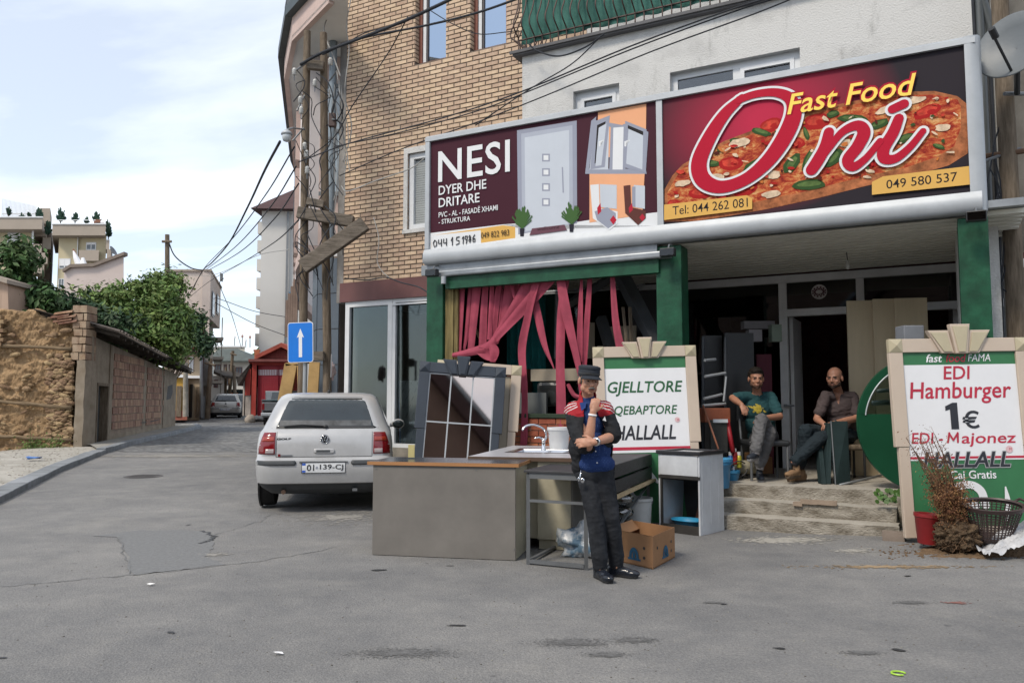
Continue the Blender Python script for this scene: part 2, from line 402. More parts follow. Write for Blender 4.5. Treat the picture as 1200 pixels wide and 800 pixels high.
def poly_px(pts,jit=0.02,sub=5):
 P=[Vector(gp(*p)[:2])for p in pts];o=[]
 for i in range(len(P)):
  a,b=P[i],P[(i+1)%len(P)]
  for k in range(sub):
   q=a.lerp(b,k/sub);o.append(q+Vector((random.uniform(-jit,jit),random.uniform(-jit,jit))))
 return o
M_patch=mat('asphalt_patch_dark',(0.172,0.176,0.178),0.8,var=0.14,scale=30,bump=0.5,bscale=90)
M_tar=mat('tar',(0.03,0.031,0.033),0.6,var=0.2,bump=0.3)
M_oil=mat('oil_stain',(0.135,0.135,0.134),0.65,var=0.18,scale=20,bump=0.4,bscale=90)
polysheet('asphalt_patch',poly_px([(108,628),(168,621),(240,622),(252,640),(240,652),(262,662),(155,673),(140,630)],0.03),M_patch,0.004,sub=1.0)
stains=struct_root('oil_stains')
STN=[]
for(px,py,rx,ry,ro,sd_)in((470,765,.27,.075,.35,1),(672,753,.2,.07,.2,2),(746,750,.11,.05,0,3),(712,767,.10,.035,0,4),(715,768,.02,.02,0,5),
        (1068,706,.1,.04,0,8),(1010,765,.09,.03,0,10),(835,706,.06,.02,0,11)):
 STN.append((px,py,rx,ry))
tarp=struct_root('tar_spots')
for(px,py,rx,ry,ro,sd_)in((444,668,.10,.035,.1,1),(536,733,.10,.02,0,2),(528,663,.05,.015,0,3),(1063,675,.05,.02,0,4),(1053,762,.05,.03,-.4,5),
        (913,760,.045,.02,-.2,6),(200,741,.03,.02,0,7),(221,615,.06,.02,1.2,9),(3,771,.03,.02,0,8),(500,660,.02,.01,0,12),(848,708,.03,.02,0,14),(203,742,.01,.02,0,15)):
 polysheet('tar_spot',blob(px,py,rx*.7,ry*.7,ro,n=14,seed=sd_),M_tar,0.006,kind=None,parent=tarp)
def crack(pts,wd):
 P=[Vector(gp(*p)[:2])for p in pts];C=crom([(p.x,p.y,0)for p in P],8);mb=MB();prev=None
 for i,c in enumerate(C):
  t=(C[min(i+1,len(C)-1)]-C[max(i-1,0)]).normalized();nn=Vector((-t.y,t.x,0));h=wd*random.uniform(0.3,1)/2
  c=c+nn*random.uniform(-0.03,0.03);q=(c-nn*h,c+nn*h)
  if prev:mb.add([(p.x,p.y,gh(p.x,p.y)+0.0065)for p in(prev[0],q[0],q[1],prev[1])],[(0,1,2,3)])
  prev=q
 return mb
crk=tag(part('cracks',crack([(236,622),(250,628),(244,634),(233,637)],0.05),M_tar),kind='structure')
for c_,w_ in(([(0,687),(80,680),(160,673),(250,664),(330,653),(400,640)],0.02),([(140,630),(146,650),(155,672)],0.02),([(250,627),(300,612),(315,603)],0.015)):
 part('crack',crack(c_,w_),M_patch,crk)
M_dust=mat('pale_dust',(0.36,0.345,0.31),0.97,var=0.25,scale=14,bump=0.3)
def scatter_dust(name,cx,cy,rx,ry,n,m_,smin=0.01,smax=0.06):
 mb=MB()
 for i in range(n):
  r=abs(random.gauss(0,0.5));a=random.random()*6.283;x,y=cx+rx*r*math.cos(a),cy+ry*r*math.sin(a);s=random.uniform(smin,smax)*(1-min(0.7,r*0.4))
  k=7;pts=[(x+s*random.uniform(.5,1.3)*math.cos(q*6.283/k),y+s*random.uniform(.3,.8)*math.sin(q*6.283/k))for q in range(k)]
  z=gh(x,y)+0.003+0.0012*random.random()
  mb.add([(p[0],p[1],z)for p in pts],[tuple(range(k))])
 return part(name,mb,m_,kind='stuff')
for(px,py,rx,ry)in STN:
 g1=gp(px,py);o=scatter_dust('stain',g1.x,g1.y,rx*1.5,ry*1.7,int(500+9000*rx*ry*10),M_oil,.002,.010);o.parent=stains
g1=gp(920,633);scatter_dust('pale_dust',g1.x,g1.y,0.55,0.22,900,M_dust,0.006,0.05)
g1=gp(1000,645);scatter_dust('pale_dust',g1.x,g1.y,0.3,0.2,160,M_dust,0.006,0.04)
g1=gp(400,606);scatter_dust('pale_dust',g1.x,g1.y,0.9,0.7,900,mat('grey_grit',(0.27,0.26,0.24),0.97,bump=0.2),0.006,0.045)
g1=gp(1000,664);scatter_dust('sand_streak',g1.x+0.3,g1.y,0.9,0.09,500,mat('sand',(0.27,0.20,0.125),0.97,bump=0.3,var=0.3),0.006,0.035)
g1=gp(250,650);scatter_dust('grit',g1.x,g1.y,0.25,0.12,150,mat('grey_grit',(0.27,0.26,0.24)),0.006,0.03)
g1=gp(200,534);scatter_dust('pale_dust',g1.x,g1.y,3.0,0.7,900,mat('grey_grit',(0.27,0.26,0.24)),0.02,0.14)
mb=MB()
for i in range(1500):
 y=3.3+random.random()**1.5*9;x=(random.random()*1.5-0.75)*y*0.95
 s=random.uniform(0.002,0.007);mb.ell((x,y,gh(x,y)+s*0.3),(s,s*.8,s*.6),seg=5,rings=3)
part('grit',mb,mat('grit_crumbs',(0.2,0.19,0.17),0.9,rnd=0.5,bump=0),kind='stuff')
for(px,py,nm,lb,c_)in((176,686,'paper_scrap','small torn white paper scrap on the asphalt below the dark patch',(0.75,0.75,0.74)),
                           (327,767,'paper_scrap','tiny white crumpled paper bit on the near asphalt at left of centre',(0.75,0.75,0.76)),
                           (40,543,'blue_wrapper','flattened blue wrapper on the gravel below the earth wall',(0.1,0.2,0.45))):
 g=gp(px,py);s=0.035;mb=MB();z=g.z+(0.075 if py==543 else 0.008)
 if py==543:s=0.25
 for k in range(3):
  a=random.random()*6;mb.add([(g.x+s*math.cos(a+q*1.57)*random.uniform(.6,1.1),g.y+s*.5*math.sin(a+q*1.57),z+random.random()*s*.35)for q in range(4)],[(0,1,2),(0,2,3)])
 tag(part(nm,mb,mat(nm+str(px),c_,0.7,bump=0)),lb,'litter')
g=gp(1053,790);mb=MB();mb.tube([(g.x+.035*math.cos(a*.5),g.y+.03*math.sin(a*.5),.008)for a in range(11)],.005,5)
tag(part('bottle_ring',mb,mat('lime_plastic',(0.35,0.6,0.05),0.4,bump=0)),'lime green plastic bottle ring lying on the near asphalt','litter')
g=gp(1120,706);scatter_dust('red_paint_stain',g.x,g.y,.12,.04,80,mat('red_paint_dust',(0.22,0.11,0.095),0.9),.004,.025)
g=gp(168,558);mt=thing('manhole_cover','round dark iron manhole cover set in the asphalt at left','manhole',g)
mb=MB().lathe([(0.33,0.0),(0.33,0.006),(0.30,0.008)],g,32);part('ring',mb,mat('cast_iron',(0.10,0.095,0.095),0.7,0.3,var=0.3),mt)
mb=MB()
for i in range(-6,7):
 for j in range(-6,7):
  if i*i+j*j<36:mb.box((g.x+i*.045-.016,g.y+j*.045-.016,g.z+.006),(g.x+i*.045+.016,g.y+j*.045+.016,g.z+.013))
part('tread',mb,MATS['cast_iron'],mt)
# ================================================================== MAIN BUILDING (local frame FM: x along facade, y inward, z up)
D_BR,D_PL,D_W=2.8,1.6,2.8
bld=thing('residential_building','tan brick and grey plaster apartment house above the shop fronts','building',F(3,5,0),FA)
uL=fp(403,330,D_BR)[0];uPL=fp(612,70,D_PL)[0];uPR=fp(1141,60,D_PL)[0]
zS=fp(440,329,D_BR)[1]
zF=fp(440,352,D_BR)[1]
TOP=12.5
zPT=fp(612,62,D_PL)[1]
M_plaster=mat('grey_stucco',(0.40,0.40,0.395),0.95,scale=1.3,bump=0.7,bscale=45,bdist=0.015,col2=(0.54,0.54,0.53),ramp=(0.25,0.5))
def add_stains(m):
 n=m.node_tree.nodes;L=m.node_tree.links;p=n['Principled BSDF'];tcn=n.new('ShaderNodeTexCoord')
 mpn=n.new('ShaderNodeMapping');mpn.inputs['Scale'].default_value=(1.6,1.6,0.5);L.new(tcn.outputs['Object'],mpn.inputs[0])
 nz=n.new('ShaderNodeTexNoise');nz.inputs['Scale'].default_value=2.2;nz.inputs['Detail'].default_value=10;nz.inputs['Roughness'].default_value=.75;L.new(mpn.outputs[0],nz.inputs['Vector'])
 rp=n.new('ShaderNodeValToRGB');rp.color_ramp.elements[0].position=.56;rp.color_ramp.elements[1].position=.74
 rp.color_ramp.elements[0].color=(1,1,1,1);rp.color_ramp.elements[1].color=(.58,.58,.57,1);L.new(nz.outputs['Fac'],rp.inputs[0])
 mm=n.new('ShaderNodeMixRGB');mm.blend_type='MULTIPLY';mm.inputs[0].default_value=1
 L.new(p.inputs['Base Color'].links[0].from_socket,mm.inputs[1]);L.new(rp.outputs[0],mm.inputs[2]);L.new(mm.outputs[0],p.inputs['Base Color'])
add_stains(M_plaster)
M_mortar=mat('dark_mortar',(0.18,0.15,0.125),0.95,var=0.3,bump=0.4)
M_brick=mat('tan_brick',(0.455,0.33,0.235),0.9,scale=2.5,bump=0.5,bscale=60,bdist=0.006,col2=(0.565,0.43,0.315),rnd=0.15)
def win_uv(xl,xr,yt,yb,d):
 um,zb=fp((xl+xr)/2,yb,d);zt=fp((xl+xr)/2,yt,d)[1]
 return fp(xl,yb,d)[0],fp(xr,yb,d)[0],zb,zt
W1=win_uv(486,523,-20,72,D_BR);W2=win_uv(551,594,-20,56,D_BR);W3=win_uv(478,523,177,267,D_BR)
W1=(W1[0],W1[1],W1[2],W1[2]+1.75);W2=(W2[0],W2[1],W1[2],W1[2]+1.75)
OPEN=[W1,W2,W3]
mb=MB();uR=uPL+0.6
cuts=sorted(set([uL,uR]+[o[0]for o in OPEN]+[o[1]for o in OPEN]))
for a,b in zip(cuts[:-1],cuts[1:]):
 mid=(a+b)/2;zz=[zS]
 for o in sorted(OPEN,key=lambda q:q[2]):
  if o[0]<mid<o[1]:zz+=[o[2],o[3]]
 zz.append(TOP)
 for k in range(0,len(zz),2):mb.box((a,D_BR,zz[k]),(b,D_BR+0.3,zz[k+1]))
part('wall',mb,M_mortar,bld,FM)
BL,BH,J,PR=0.241,0.061,0.0225,0.014
bricks=[]
z=zS+0.008;row=0
while z<TOP-0.2:
 u=uL+0.002-(0 if row%2==0 else(BL+J)/2)
 while u<uR:
  segs=[(max(u,uL+0.002),min(u+BL,uR))]
  for o in OPEN:
   if z+BH>o[2]-0.0 and z<o[3]:
    ns=[]
    for a,b in segs:
     if b<=o[0]or a>=o[1]:ns.append((a,b))
     else:
      if a<o[0]-0.02:ns.append((a,o[0]))
      if b>o[1]+0.02:ns.append((o[1],b))
    segs=ns
  for a,b in segs:
   if b-a>0.025:bricks.append((a,b,z))
  u+=BL+J
 z+=BH+J;row+=1
eye=FMI@Vector((0,0,CAMH))
def vis(b):
 w_=FM@Vector(((b[0]+b[1])/2,D_BR,b[2]));y=w_.y;px=600+FOC*w_.x/y;py=470-FOC*(w_.z-CAMH)/y
 return b[0]<uPL-0.05 and py>-5 and not(px>500 and py>160-0.186*(px-500)and py<330)
vb=sorted([b for b in bricks if vis(b)],key=lambda b:(Vector((b[0],D_BR,b[2]))-eye).length)
single=set(vb[:300])
unit=MB().box((0,-PR,0),(1,0.01,BH)).mesh('brick',M_brick)
for a,b,z in vb[:300]:
 o=part('brick',unit,None,bld,FM);o.location=(0,0,0)
 o.matrix_parent_inverse=WM[bld].inverted()@FM
 o.matrix_basis=Matrix.Translation((a,D_BR-0.001+random.uniform(-.002,.002),z))@Matrix.Diagonal((b-a,1,1,1))
mb=MB()
for b in bricks:
 if b not in single:mb.box((b[0],D_BR-PR+random.uniform(-.002,.002),b[2]),(b[1],D_BR+0.01,b[2]+BH))
for o in OPEN[:2]:
 z=zS+0.008
 while z<TOP-.2:
  if z>o[2]and z<o[3]:mb.box((o[0]-0.001,D_BR+.0,z),(o[0]+0.012,D_BR+.12,z+BH));mb.box((o[1]-0.012,D_BR+.0,z),(o[1]+.001,D_BR+.12,z+BH))
  z+=BH+J
part('brickwork',mb,M_brick,bld,FM,kind='stuff')
part('corner_trim',MB().box((uL-0.16,D_BR-.02,zF),(uL-.0,D_BR+.35,TOP)),mat('grey_render',(0.22,0.21,0.20),.9,var=.3,bump=.3),bld,FM)
M_redwood=mat('red_brown_timber',(0.17,0.055,0.035),0.5,var=0.2,scale=6,bump=0.15,stretch=(5,5,.8))
M_glass=glass('window_glass',(0.55,0.6,0.62),0.05)
M_glass_dirty=glass('dirty_shop_glass',(0.62,0.66,0.66),0.05,0.06,(.6,.66,.66))
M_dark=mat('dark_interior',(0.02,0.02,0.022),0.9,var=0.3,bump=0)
M_curt=mat('grey_curtain',(0.30,0.30,0.31),0.9,var=0.25,scale=1,stretch=(30,1,.3),bump=.3)
M_shut=mat('roller_shutter',(0.30,0.32,0.32),0.6,var=0.1,bump=0)
def frame_box(u0,u1,z0,z1,d,wd,dep,extra=()):
 mb=MB();mb.box((u0,d,z0),(u0+wd,d+dep,z1));mb.box((u1-wd,d,z0),(u1,d+dep,z1))
 mb.box((u0+wd,d,z0),(u1-wd,d+dep,z0+wd));mb.box((u0+wd,d,z1-wd),(u1-wd,d+dep,z1))
 for e in extra:mb.box((e-wd*.6,d+.004,z0+wd),(e+wd*.6,d+dep-.004,z1-wd))
 return mb
for(u0,u1,z0,z1)in OPEN[:2]:
 fr=part('window',frame_box(u0+.012,u1-.012,z0,z1,D_BR+.12,.07,.07),M_redwood,bld,FM)
 part('sash',frame_box(u0+.20,u1-.015,z0+.01,z1-.09,D_BR+.10,.03,.05),mat('dark_gasket',(.05,.04,.04),.5),fr,FM)
 part('pane',MB().box((u0+.225,D_BR+.125,z0+.04),(u1-.04,D_BR+.131,z1-.13)),glass('sky_mirror_glass',(.15,.2,.24),.6,gcol=(.55,.66,.78)),fr,FM)
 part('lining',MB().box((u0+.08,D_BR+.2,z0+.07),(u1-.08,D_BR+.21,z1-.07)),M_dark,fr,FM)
 part('window_bar',MB().box((u0+.085,D_BR+.15,z0+.07),(u0+.155,D_BR+.17,z1-.07)),M_white_pvc,fr,FM)
u0,u1,z0,z1=W3
fr=part('window',frame_box(u0,u1,z0,z1,D_BR+.03,.10,.08),M_white_pvc,bld,FM)
part('surround',MB().box((u0-.09,D_BR-.03,z0),(u0-.002,D_BR+.1,z1)).box((u0-.09,D_BR-.031,z1+.002),(u1+.1,D_BR+.1,z1+.11)).box((u0-.09,D_BR-.06,z0-.07),(u1+.1,D_BR+.1,z0-.002)),M_plaster,fr,FM)
mb=MB();z=z0+.11
while z<z1-.13:mb.box((u0+.1,D_BR+.085,z),(u1-.1,D_BR+.1,z+.038));z+=.043
part('roller_shutter',mb,M_shut,fr,FM)
part('pane',MB().box((u0+.1,D_BR+.105,z0+.1),(u1-.1,D_BR+.109,z1-.1)),M_glass,fr,FM)
PW1=win_uv(672,726,97,150,D_PL);PW2=win_uv(786,940,60,160,D_PL)
zt1=fp(726,97,D_PL)[1];zt2=fp(940,55,D_PL)[1]
PW=[(PW1[0],PW1[1],4.3,zt1),(PW2[0],PW2[1],4.3,zt1)]
mb=MB();ZB=3.28
cuts=sorted([uPL,uPR]+[o[0]for o in PW]+[o[1]for o in PW])
for a,b in zip(cuts[:-1],cuts[1:]):
 mid=(a+b)/2;zz=[ZB]
 for o in PW:
  if o[0]<mid<o[1]:zz+=[o[2],o[3]]
 zz.append(zPT-.07)
 for k in range(0,len(zz),2):mb.box((a,D_PL,zz[k]),(b,D_PL+0.3,zz[k+1]))
mb.box((uPR-.3,D_PL+.3,ZB),(uPR,D_PL+6,zPT-.07));mb.box((uPL,D_PL+.3,ZB),(uPL+.3,D_BR,zPT-.07))
part('plaster_wall',mb,M_plaster,bld,FM)
for i,(u0,u1,z0,z1)in enumerate(PW):
 fr=part('window',frame_box(u0,u1,z0,z1,D_PL+.10,.085,.08,extra=((u0+(u1-u0)*.52,)if i else())),M_white_pvc,bld,FM)
 a,b=(u0+.085,u1-.085)if not i else(u0+(u1-u0)*.52+.05,u1-.085)
 part('sash',frame_box(a,b,z0+.085,z1-.085,D_PL+.085,.055,.05),M_white_pvc,fr,FM)
 mb=MB();z=z1-.17
 while z>z0+.2:mb.box((a+.06,D_PL+.15,z),(b-.06,D_PL+.165,z-.038));z-=.043
 part('roller_shutter',mb,M_shut,fr,FM)
 if i:part('curtain',MB().add([(u0+.085+k*.03,D_PL+.2+.012*math.sin(k*1.7),zz)for k in range(int((a-u0-.15)/.03))for zz in(z0+.1,z1-.1)],
               [(2*k,2*k+2,2*k+3,2*k+1)for k in range(int((a-u0-.15)/.03)-1)]),M_curt,fr,FM)
 part('pane',MB().box((u0+.08,D_PL+.125,z0+.08),(u1-.08,D_PL+.131,z1-.08)),M_glass,fr,FM)
 part('reveal',MB().box((u0-.001,D_PL+.182,z0),(u1+.001,D_PL+.3,z1+.001)),M_dark,fr,FM)
 part('sill',MB().box((u0-.05,D_PL-.05,z0-.05),(u1+.05,D_PL+.09,z0-.002)),M_concrete,fr,FM)
M_rail=mat('brown_railing_paint',(0.07,0.04,0.032),0.6,var=.3,bump=.1)
bal=part('balcony',MB().box((uPL-.12,D_PL-.10,zPT-.07),(uPR+.1,D_BR-.014,zPT)).box((uPL-.16,D_PL-.13,zPT-.045),(uPR+.1,D_PL-.101,zPT-.0)),mat('slab_edge',(0.12,.12,.125),.9,bump=.3),bld,FM)
nb=46;ub0,ub1=uPL-.02,uPR
def bar_pts(u,d0):
 return[(u,d0,zPT),(u,d0,zPT+.17),(u+.0,d0-.05,zPT+.22),(u,d0-.16,zPT+.30),(u,d0-.17,zPT+.40),(u,d0-.09,zPT+.55),(u,d0-.02,zPT+.72),(u,d0,zPT+.9),(u,d0,zPT+1.05)]
for i in range(nb):
 u=ub0+(ub1-ub0)*i/(nb-1)
 part('baluster',MB().tube(crom(bar_pts(u,D_PL-.08),3),.011,6),M_rail,bal,FM,smooth_=True)
for k in range(9):
 d=D_PL+.05+k*.13
 part('baluster',MB().tube(crom([(uPL-.06-(D_PL-.08-p[1])*1.0,d,p[2])for p in bar_pts(0,D_PL-.08)],3),.011,6),M_rail,bal,FM,smooth_=True)
part('handrail',MB().tube([(ub0,D_PL-.08,zPT+1.05),(ub1,D_PL-.08,zPT+1.05)],.022,6).box((ub0,D_PL-.095,zPT+.155),(ub1,D_PL-.065,zPT+.17)),M_rail,bal,FM)
mb=MB();n_=220
for i in range(n_):
 u=ub0+.03+(ub1-ub0-.03)*i/(n_-1)
 for j in range(7):
  mb.v.append((u,D_PL-.045+.022*math.sin(i*.42+j*.5)+.015*noise.noise(Vector((u*3,j*.5,0)))+.02*j/6*math.sin(i*.1),zPT+.10-.035*noise.noise(Vector((u*2,5,0)))+j*.155))
for i in range(n_-1):
 for j in range(6):mb.f.append((i*7+j,i*7+7+j,i*7+8+j,i*7+j+1));mb.m.append(0)
part('shade_cloth',mb,mat('green_shade_cloth',(0.045,0.125,0.105),0.9,var=.3,scale=3,bump=.5,bscale=70),bal,FM,smooth_=True)
part('upper_wall',MB().box((uR,D_BR+.001,zPT),(uPR,D_BR+.3,TOP)),M_plaster,bld,FM)
part('roof_slab',MB().box((uL-.4,D_BR-.5,TOP),(uPR+.2,D_BR+9,TOP+.25)),M_concrete,bld,FM)
part('side_wall',MB().box((uPR-.3,D_BR+.3,0),(uPR,D_BR+9,TOP)).box((uL,D_BR+8.7,0),(uPR,D_BR+9,TOP)).box((uL-.0,D_BR+.302,zF),(uL+.2,D_BR+8.7,TOP)),M_plaster,bld,FM)
uS1=1.2
part('fascia',MB().box((uL-.05,D_BR-.06,zF+.003),(.95,D_BR+.25,zS-.004)).box((.953,D_BR-.058,zF+.003),(uS1+.9,D_BR+.25,zS-.004)),mat('maroon_paint',(0.13,0.052,0.05),0.6,var=.15,scale=2,bump=.12),bld,FM)
a,zb_=fp(403,524,D_BR);zb_=0.56;b=fp(456,524,D_BR)[0]
sf=part('shop_window',frame_box(a,b+.05,zb_,zF,D_BR-.02,.10,.12),M_white_pvc,bld,FM)
part('shop_window_frame',frame_box(b+.053,uS1+1.0,zb_,zF,D_BR-.016,.07,.12).box((b+.054,D_BR-.04,zF-.12),(uS1+1.0,D_BR-.017,zF-.09)),M_white_pvc,sf,FM)
part('pane',MB().box((a+.09,D_BR+.04,zb_+.09),(b-.04,D_BR+.046,zF-.09)),M_glass_dirty,sf,FM)
part('pane',MB().box((b+.12,D_BR+.04,zb_+.06),(uS1+.95,D_BR+.046,zF-.06)),M_glass_dirty,sf,FM)
part('plinth',MB().box((a-.1,D_BR-.12,-.1),(uS1+1,D_BR+.3,zb_-.004)),M_concrete,bld,FM)
part('interior',MB().box((a,D_BR+2.4,0),(3.0,D_BR+2.5,3.3)).box((a-.02,D_BR+.26,0),(a+.1,D_BR+2.4,3.3)).box((a,D_BR+.26,3.3),(uS1+2,D_BR+2.5,3.4)).box((a,D_BR+.26,.3),(uS1+2,D_BR+2.5,.5)),mat('grey_interior',(0.20,0.205,0.20),.9,scale=.8,col2=(.10,.105,.105),bump=.2),bld,FM)
M_print=mat('printed_film',(0.45,0.47,0.47),.5,var=.05,bump=0)
def lean_rect(name,lab,cat,u0,u1,z0,z1,d0,d1,m_,th=.02,shear=0.0,S=FM,**k):
 mb=MB();q=[(u0,d0,z0),(u1,d0,z0),(u1+shear,d1,z1),(u0+shear,d1,z1)]
 mb.prism(q,(0,th,0));o=part(name,mb,m_,None,S,**k);tag(o,lab,cat);return o
uq0,uq1=fp(470,520,D_BR+.35)[0],fp(505,520,D_BR+.35)[0];zq=fp(460,446,D_BR+.9)[1]
o=lean_rect('film_covered_panel','white panel with printed protective film leaning inside the shop window','panel',uq0,uq0+1.3,.55,zq,D_BR+.35,D_BR+.9,M_print,shear=-.45)
for i in range(9):
 for j in range(8):
  t=(j+.5)/8;u=uq0-.45*t+.06+i*.145+(.07 if j%2 else 0);z=.55+(zq-.55)*t;d=D_BR+.345+.55*t
  mb=MB()
  for k in range(4):mb.box((u+k*.012-k*.001,d-.002,z+k*.022),(u+k*.012+.014,d-.001,z+k*.022+.014))
  p_=part('print_mark',mb,M_black,o,FM)
part('blue_edge',MB().prism([(uq0-.03,D_BR+.34,.55),(uq0,D_BR+.34,.55),(uq0-.45,D_BR+.89,zq),(uq0-.48,D_BR+.89,zq)],(0,.02,0)),mat('blue_strip',(.08,.25,.6),.5,bump=0),o,FM)
lean_rect('brown_board','brown board standing at the back behind the shop glass','board',fp(431,470,D_BR+2.1)[0],fp(452,470,D_BR+2.1)[0],.5,fp(440,424,D_BR+2.1)[1],D_BR+2.1,D_BR+2.15,mat('brown_board',(.13,.11,.09),.8,bump=.1))
zC=fp(950,321,D_W)[1]
uW0,uW1=uS1+1.0,7.4
um=fp(919,400,D_W)[0];ut=fp(1008,340,D_W)[0];zdoor=fp(960,361,D_W)[1];PZ=0.45
M_frame=mat('grey_white_frame',(0.72,0.73,0.74),.5,var=.1,bump=.05)
mb=MB();mb.box((uW0,D_W-.05,zC-.11),(uW1,D_W+.06,zC));mb.box((um-.055,D_W-.052,PZ),(um+.055,D_W+.058,zC-.112))
mb.box((ut-.05,D_W-.048,zdoor-.0),(ut+.05,D_W+.06,zC-.112));mb.box((um+.057,D_W-.05,zdoor-.1),(uW1,D_W+.06,zdoor));mb.box((uW0,D_W-.05,PZ),(uW0+.1,D_W+.06,zC-.112))
wf=part('glazed_wall',mb,M_frame,bld,FM)
M_gl_dark=glass('dark_shop_glass',(.4,.4,.4),.02,gcol=(.7,.7,.7))
part('pane',MB().box((uW0+.1,D_W,PZ),(um-.055,D_W+.006,zC-.11)),M_gl_dark,wf,FM)
part('pane',MB().box((um+.055,D_W,zdoor),(ut-.05,D_W+.006,zC-.11)),M_gl_dark,wf,FM)
part('pane',MB().box((ut+.05,D_W,zdoor),(uW1,D_W+.006,zC-.11)),M_gl_dark,wf,FM)
part('door_leaf',MB().box((um+.06,D_W+.10,PZ),(um+.11,D_W+.95,zdoor-.1)),M_frame,wf,FM)
hz=fp(921,475,D_W)[1];part('door_handle',MB().tube([(um-.0,D_W-.1,hz),(um+.02,D_W-.05,hz)],.02,8).tube([(um-.0,D_W-.1,hz),(um+.13,D_W-.1,hz)],.014,8),M_alu_d,wf,FM)
cu_,cz_=fp(960,342,D_W)
st=part('round_sticker',MB().lathe([(.105,0),(.105,.004)],(cu_,D_W-.006,cz_),24,M=Matrix.Rotation(R(90),4,'X')),mat('sticker_pale',(.55,.52,.52),.5,bump=0),wf,FM)
mb=MB()
for i in range(24):
 a_=i*.2618;r_=.065 if i%2 else.04;mb.add([(cu_+.02*math.cos(a_)+q[0]*.012+r_*math.cos(a_),D_W-.0115,cz_+r_*math.sin(a_)+q[1]*.012)for q in((-1,-1),(1,-1),(1,1),(-1,1))],[(0,1,2,3)])
part('sticker_mark',mb,mat('sticker_dark',(.08,.02,.03),.5,bump=0),wf,FM)
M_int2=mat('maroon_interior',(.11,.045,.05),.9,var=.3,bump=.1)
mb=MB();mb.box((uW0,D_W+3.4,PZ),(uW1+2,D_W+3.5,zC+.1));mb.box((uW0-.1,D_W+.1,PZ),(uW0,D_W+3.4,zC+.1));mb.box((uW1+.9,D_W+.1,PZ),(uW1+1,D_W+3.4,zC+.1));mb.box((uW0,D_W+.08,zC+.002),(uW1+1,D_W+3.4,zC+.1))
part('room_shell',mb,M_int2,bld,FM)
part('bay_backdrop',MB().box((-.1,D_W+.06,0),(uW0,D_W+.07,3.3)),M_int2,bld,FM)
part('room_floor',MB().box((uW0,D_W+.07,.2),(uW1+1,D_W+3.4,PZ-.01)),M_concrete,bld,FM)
part('pier',MB().box((uPR-.28,.62,.0),(uPR+.1,D_PL+.1,3.27)).box((uPR-.24,D_PL+.1,0),(uPR+.1,D_W,3.27)),M_plaster,bld,FM)
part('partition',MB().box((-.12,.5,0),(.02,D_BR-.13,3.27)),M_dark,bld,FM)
mb=MB();d=.06;zz0=3.27
prof=[]
def zs_at(d):return zz0+(zC-.0-zz0)*d/D_W
while d<D_W-.2:
 prof+=[(d,zs_at(d)),(d+.10,zs_at(d+.1)),(d+.104,zs_at(d)+.07),(d+.170,zs_at(d)+.07)];d+=.175
for(d_,z_)in prof:mb.v+=[(-.12,d_,z_),(uPR+.3,d_,z_)]
for i in range(len(prof)-1):mb.f.append((2*i,2*i+2,2*i+3,2*i+1));mb.m.append(0)
can=thing('canopy','flat metal canopy with ribbed pale soffit over the shop terrace','canopy',F(3.2,1.3,3.3),FA)
part('ribbed_soffit',mb,mat('soffit_metal',(0.62,0.61,0.54),.6,var=.08,scale=1.5,bump=.05),can,FM)
part('canopy_deck',MB().box((-.12,.05,zz0+.075),(uPR+.3,D_PL-.003,zz0+.15)),M_alu_d,can,FM)
part('soffit_bearer',MB().box((-.12,.021,3.16),(3.3,.055,3.30)),M_alu_d,can,FM)
def pillar(xl,w_,dep,lab):
 u0=fp(xl,330,.05)[0]
 t_=thing('green_pillar',lab,'pillar',F(u0+w_/2,.05+dep/2,0),FA,'green pillars holding up the canopy')
 part('shaft',MB().box((u0,.05,0),(u0+w_,.05+dep,3.26)),M_green,t_,FM,bevel=.008)
 part('base_block',MB().box((u0-.03,.02,0),(u0+w_+.03,.08+dep,.12)),M_concrete,t_,FM,bevel=.01)
 return u0
uP1=pillar(500,.27,.25,'green pillar at the left end of the sign beside the glazed shopfront')
uP2=pillar(769,.31,.30,'green pillar in the middle between the pink strips and the terrace')
uP3=pillar(1125,.27,.25,'green pillar at the right end of the sign behind the hamburger board')
bu=Vector((fp(992,300,1.4)[0],1.4));t_=thing('hanging_bulb','bare light bulb hanging on a wire from the ribbed soffit','bulb',F(bu.x,bu.y,3.27),FA)
part('flex',MB().tube([(bu.x,bu.y,3.27),(bu.x+.01,bu.y,3.14)],.006,5),M_wire,t_,FM)
part('bulb',MB().lathe([(.012,.06),(.014,.04),(.03,0),(.032,-.02),(.02,-.045),(.004,-.052)],(bu.x+.01,bu.y,3.08),12),mat('bulb_glass',(.5,.5,.48),.1,bump=0),t_,FM,smooth_=True)
ua,za=fp(514,322,-.02);ub_,zb2=fp(786,290,-.02)
t_=thing('awning_box','long dull metal awning housing under the left half of the sign','awning box',F((ua+ub_)/2,0,za),FA)
part('housing',MB().box((ua,-.06,za-.035),(ub_,.12,za+.05)),M_alu_d,t_,FM,bevel=.02)
part('green_beam',MB().box((ua+.1,.0,za-.2),(ub_-.16,.11,za-.037)),M_green,t_,FM)
part('end_lamp',MB().tube([(ua+.12,-.08,za-.04),(ua+.12,-.08,za-.14)],.035,12),M_alu,t_,FM)
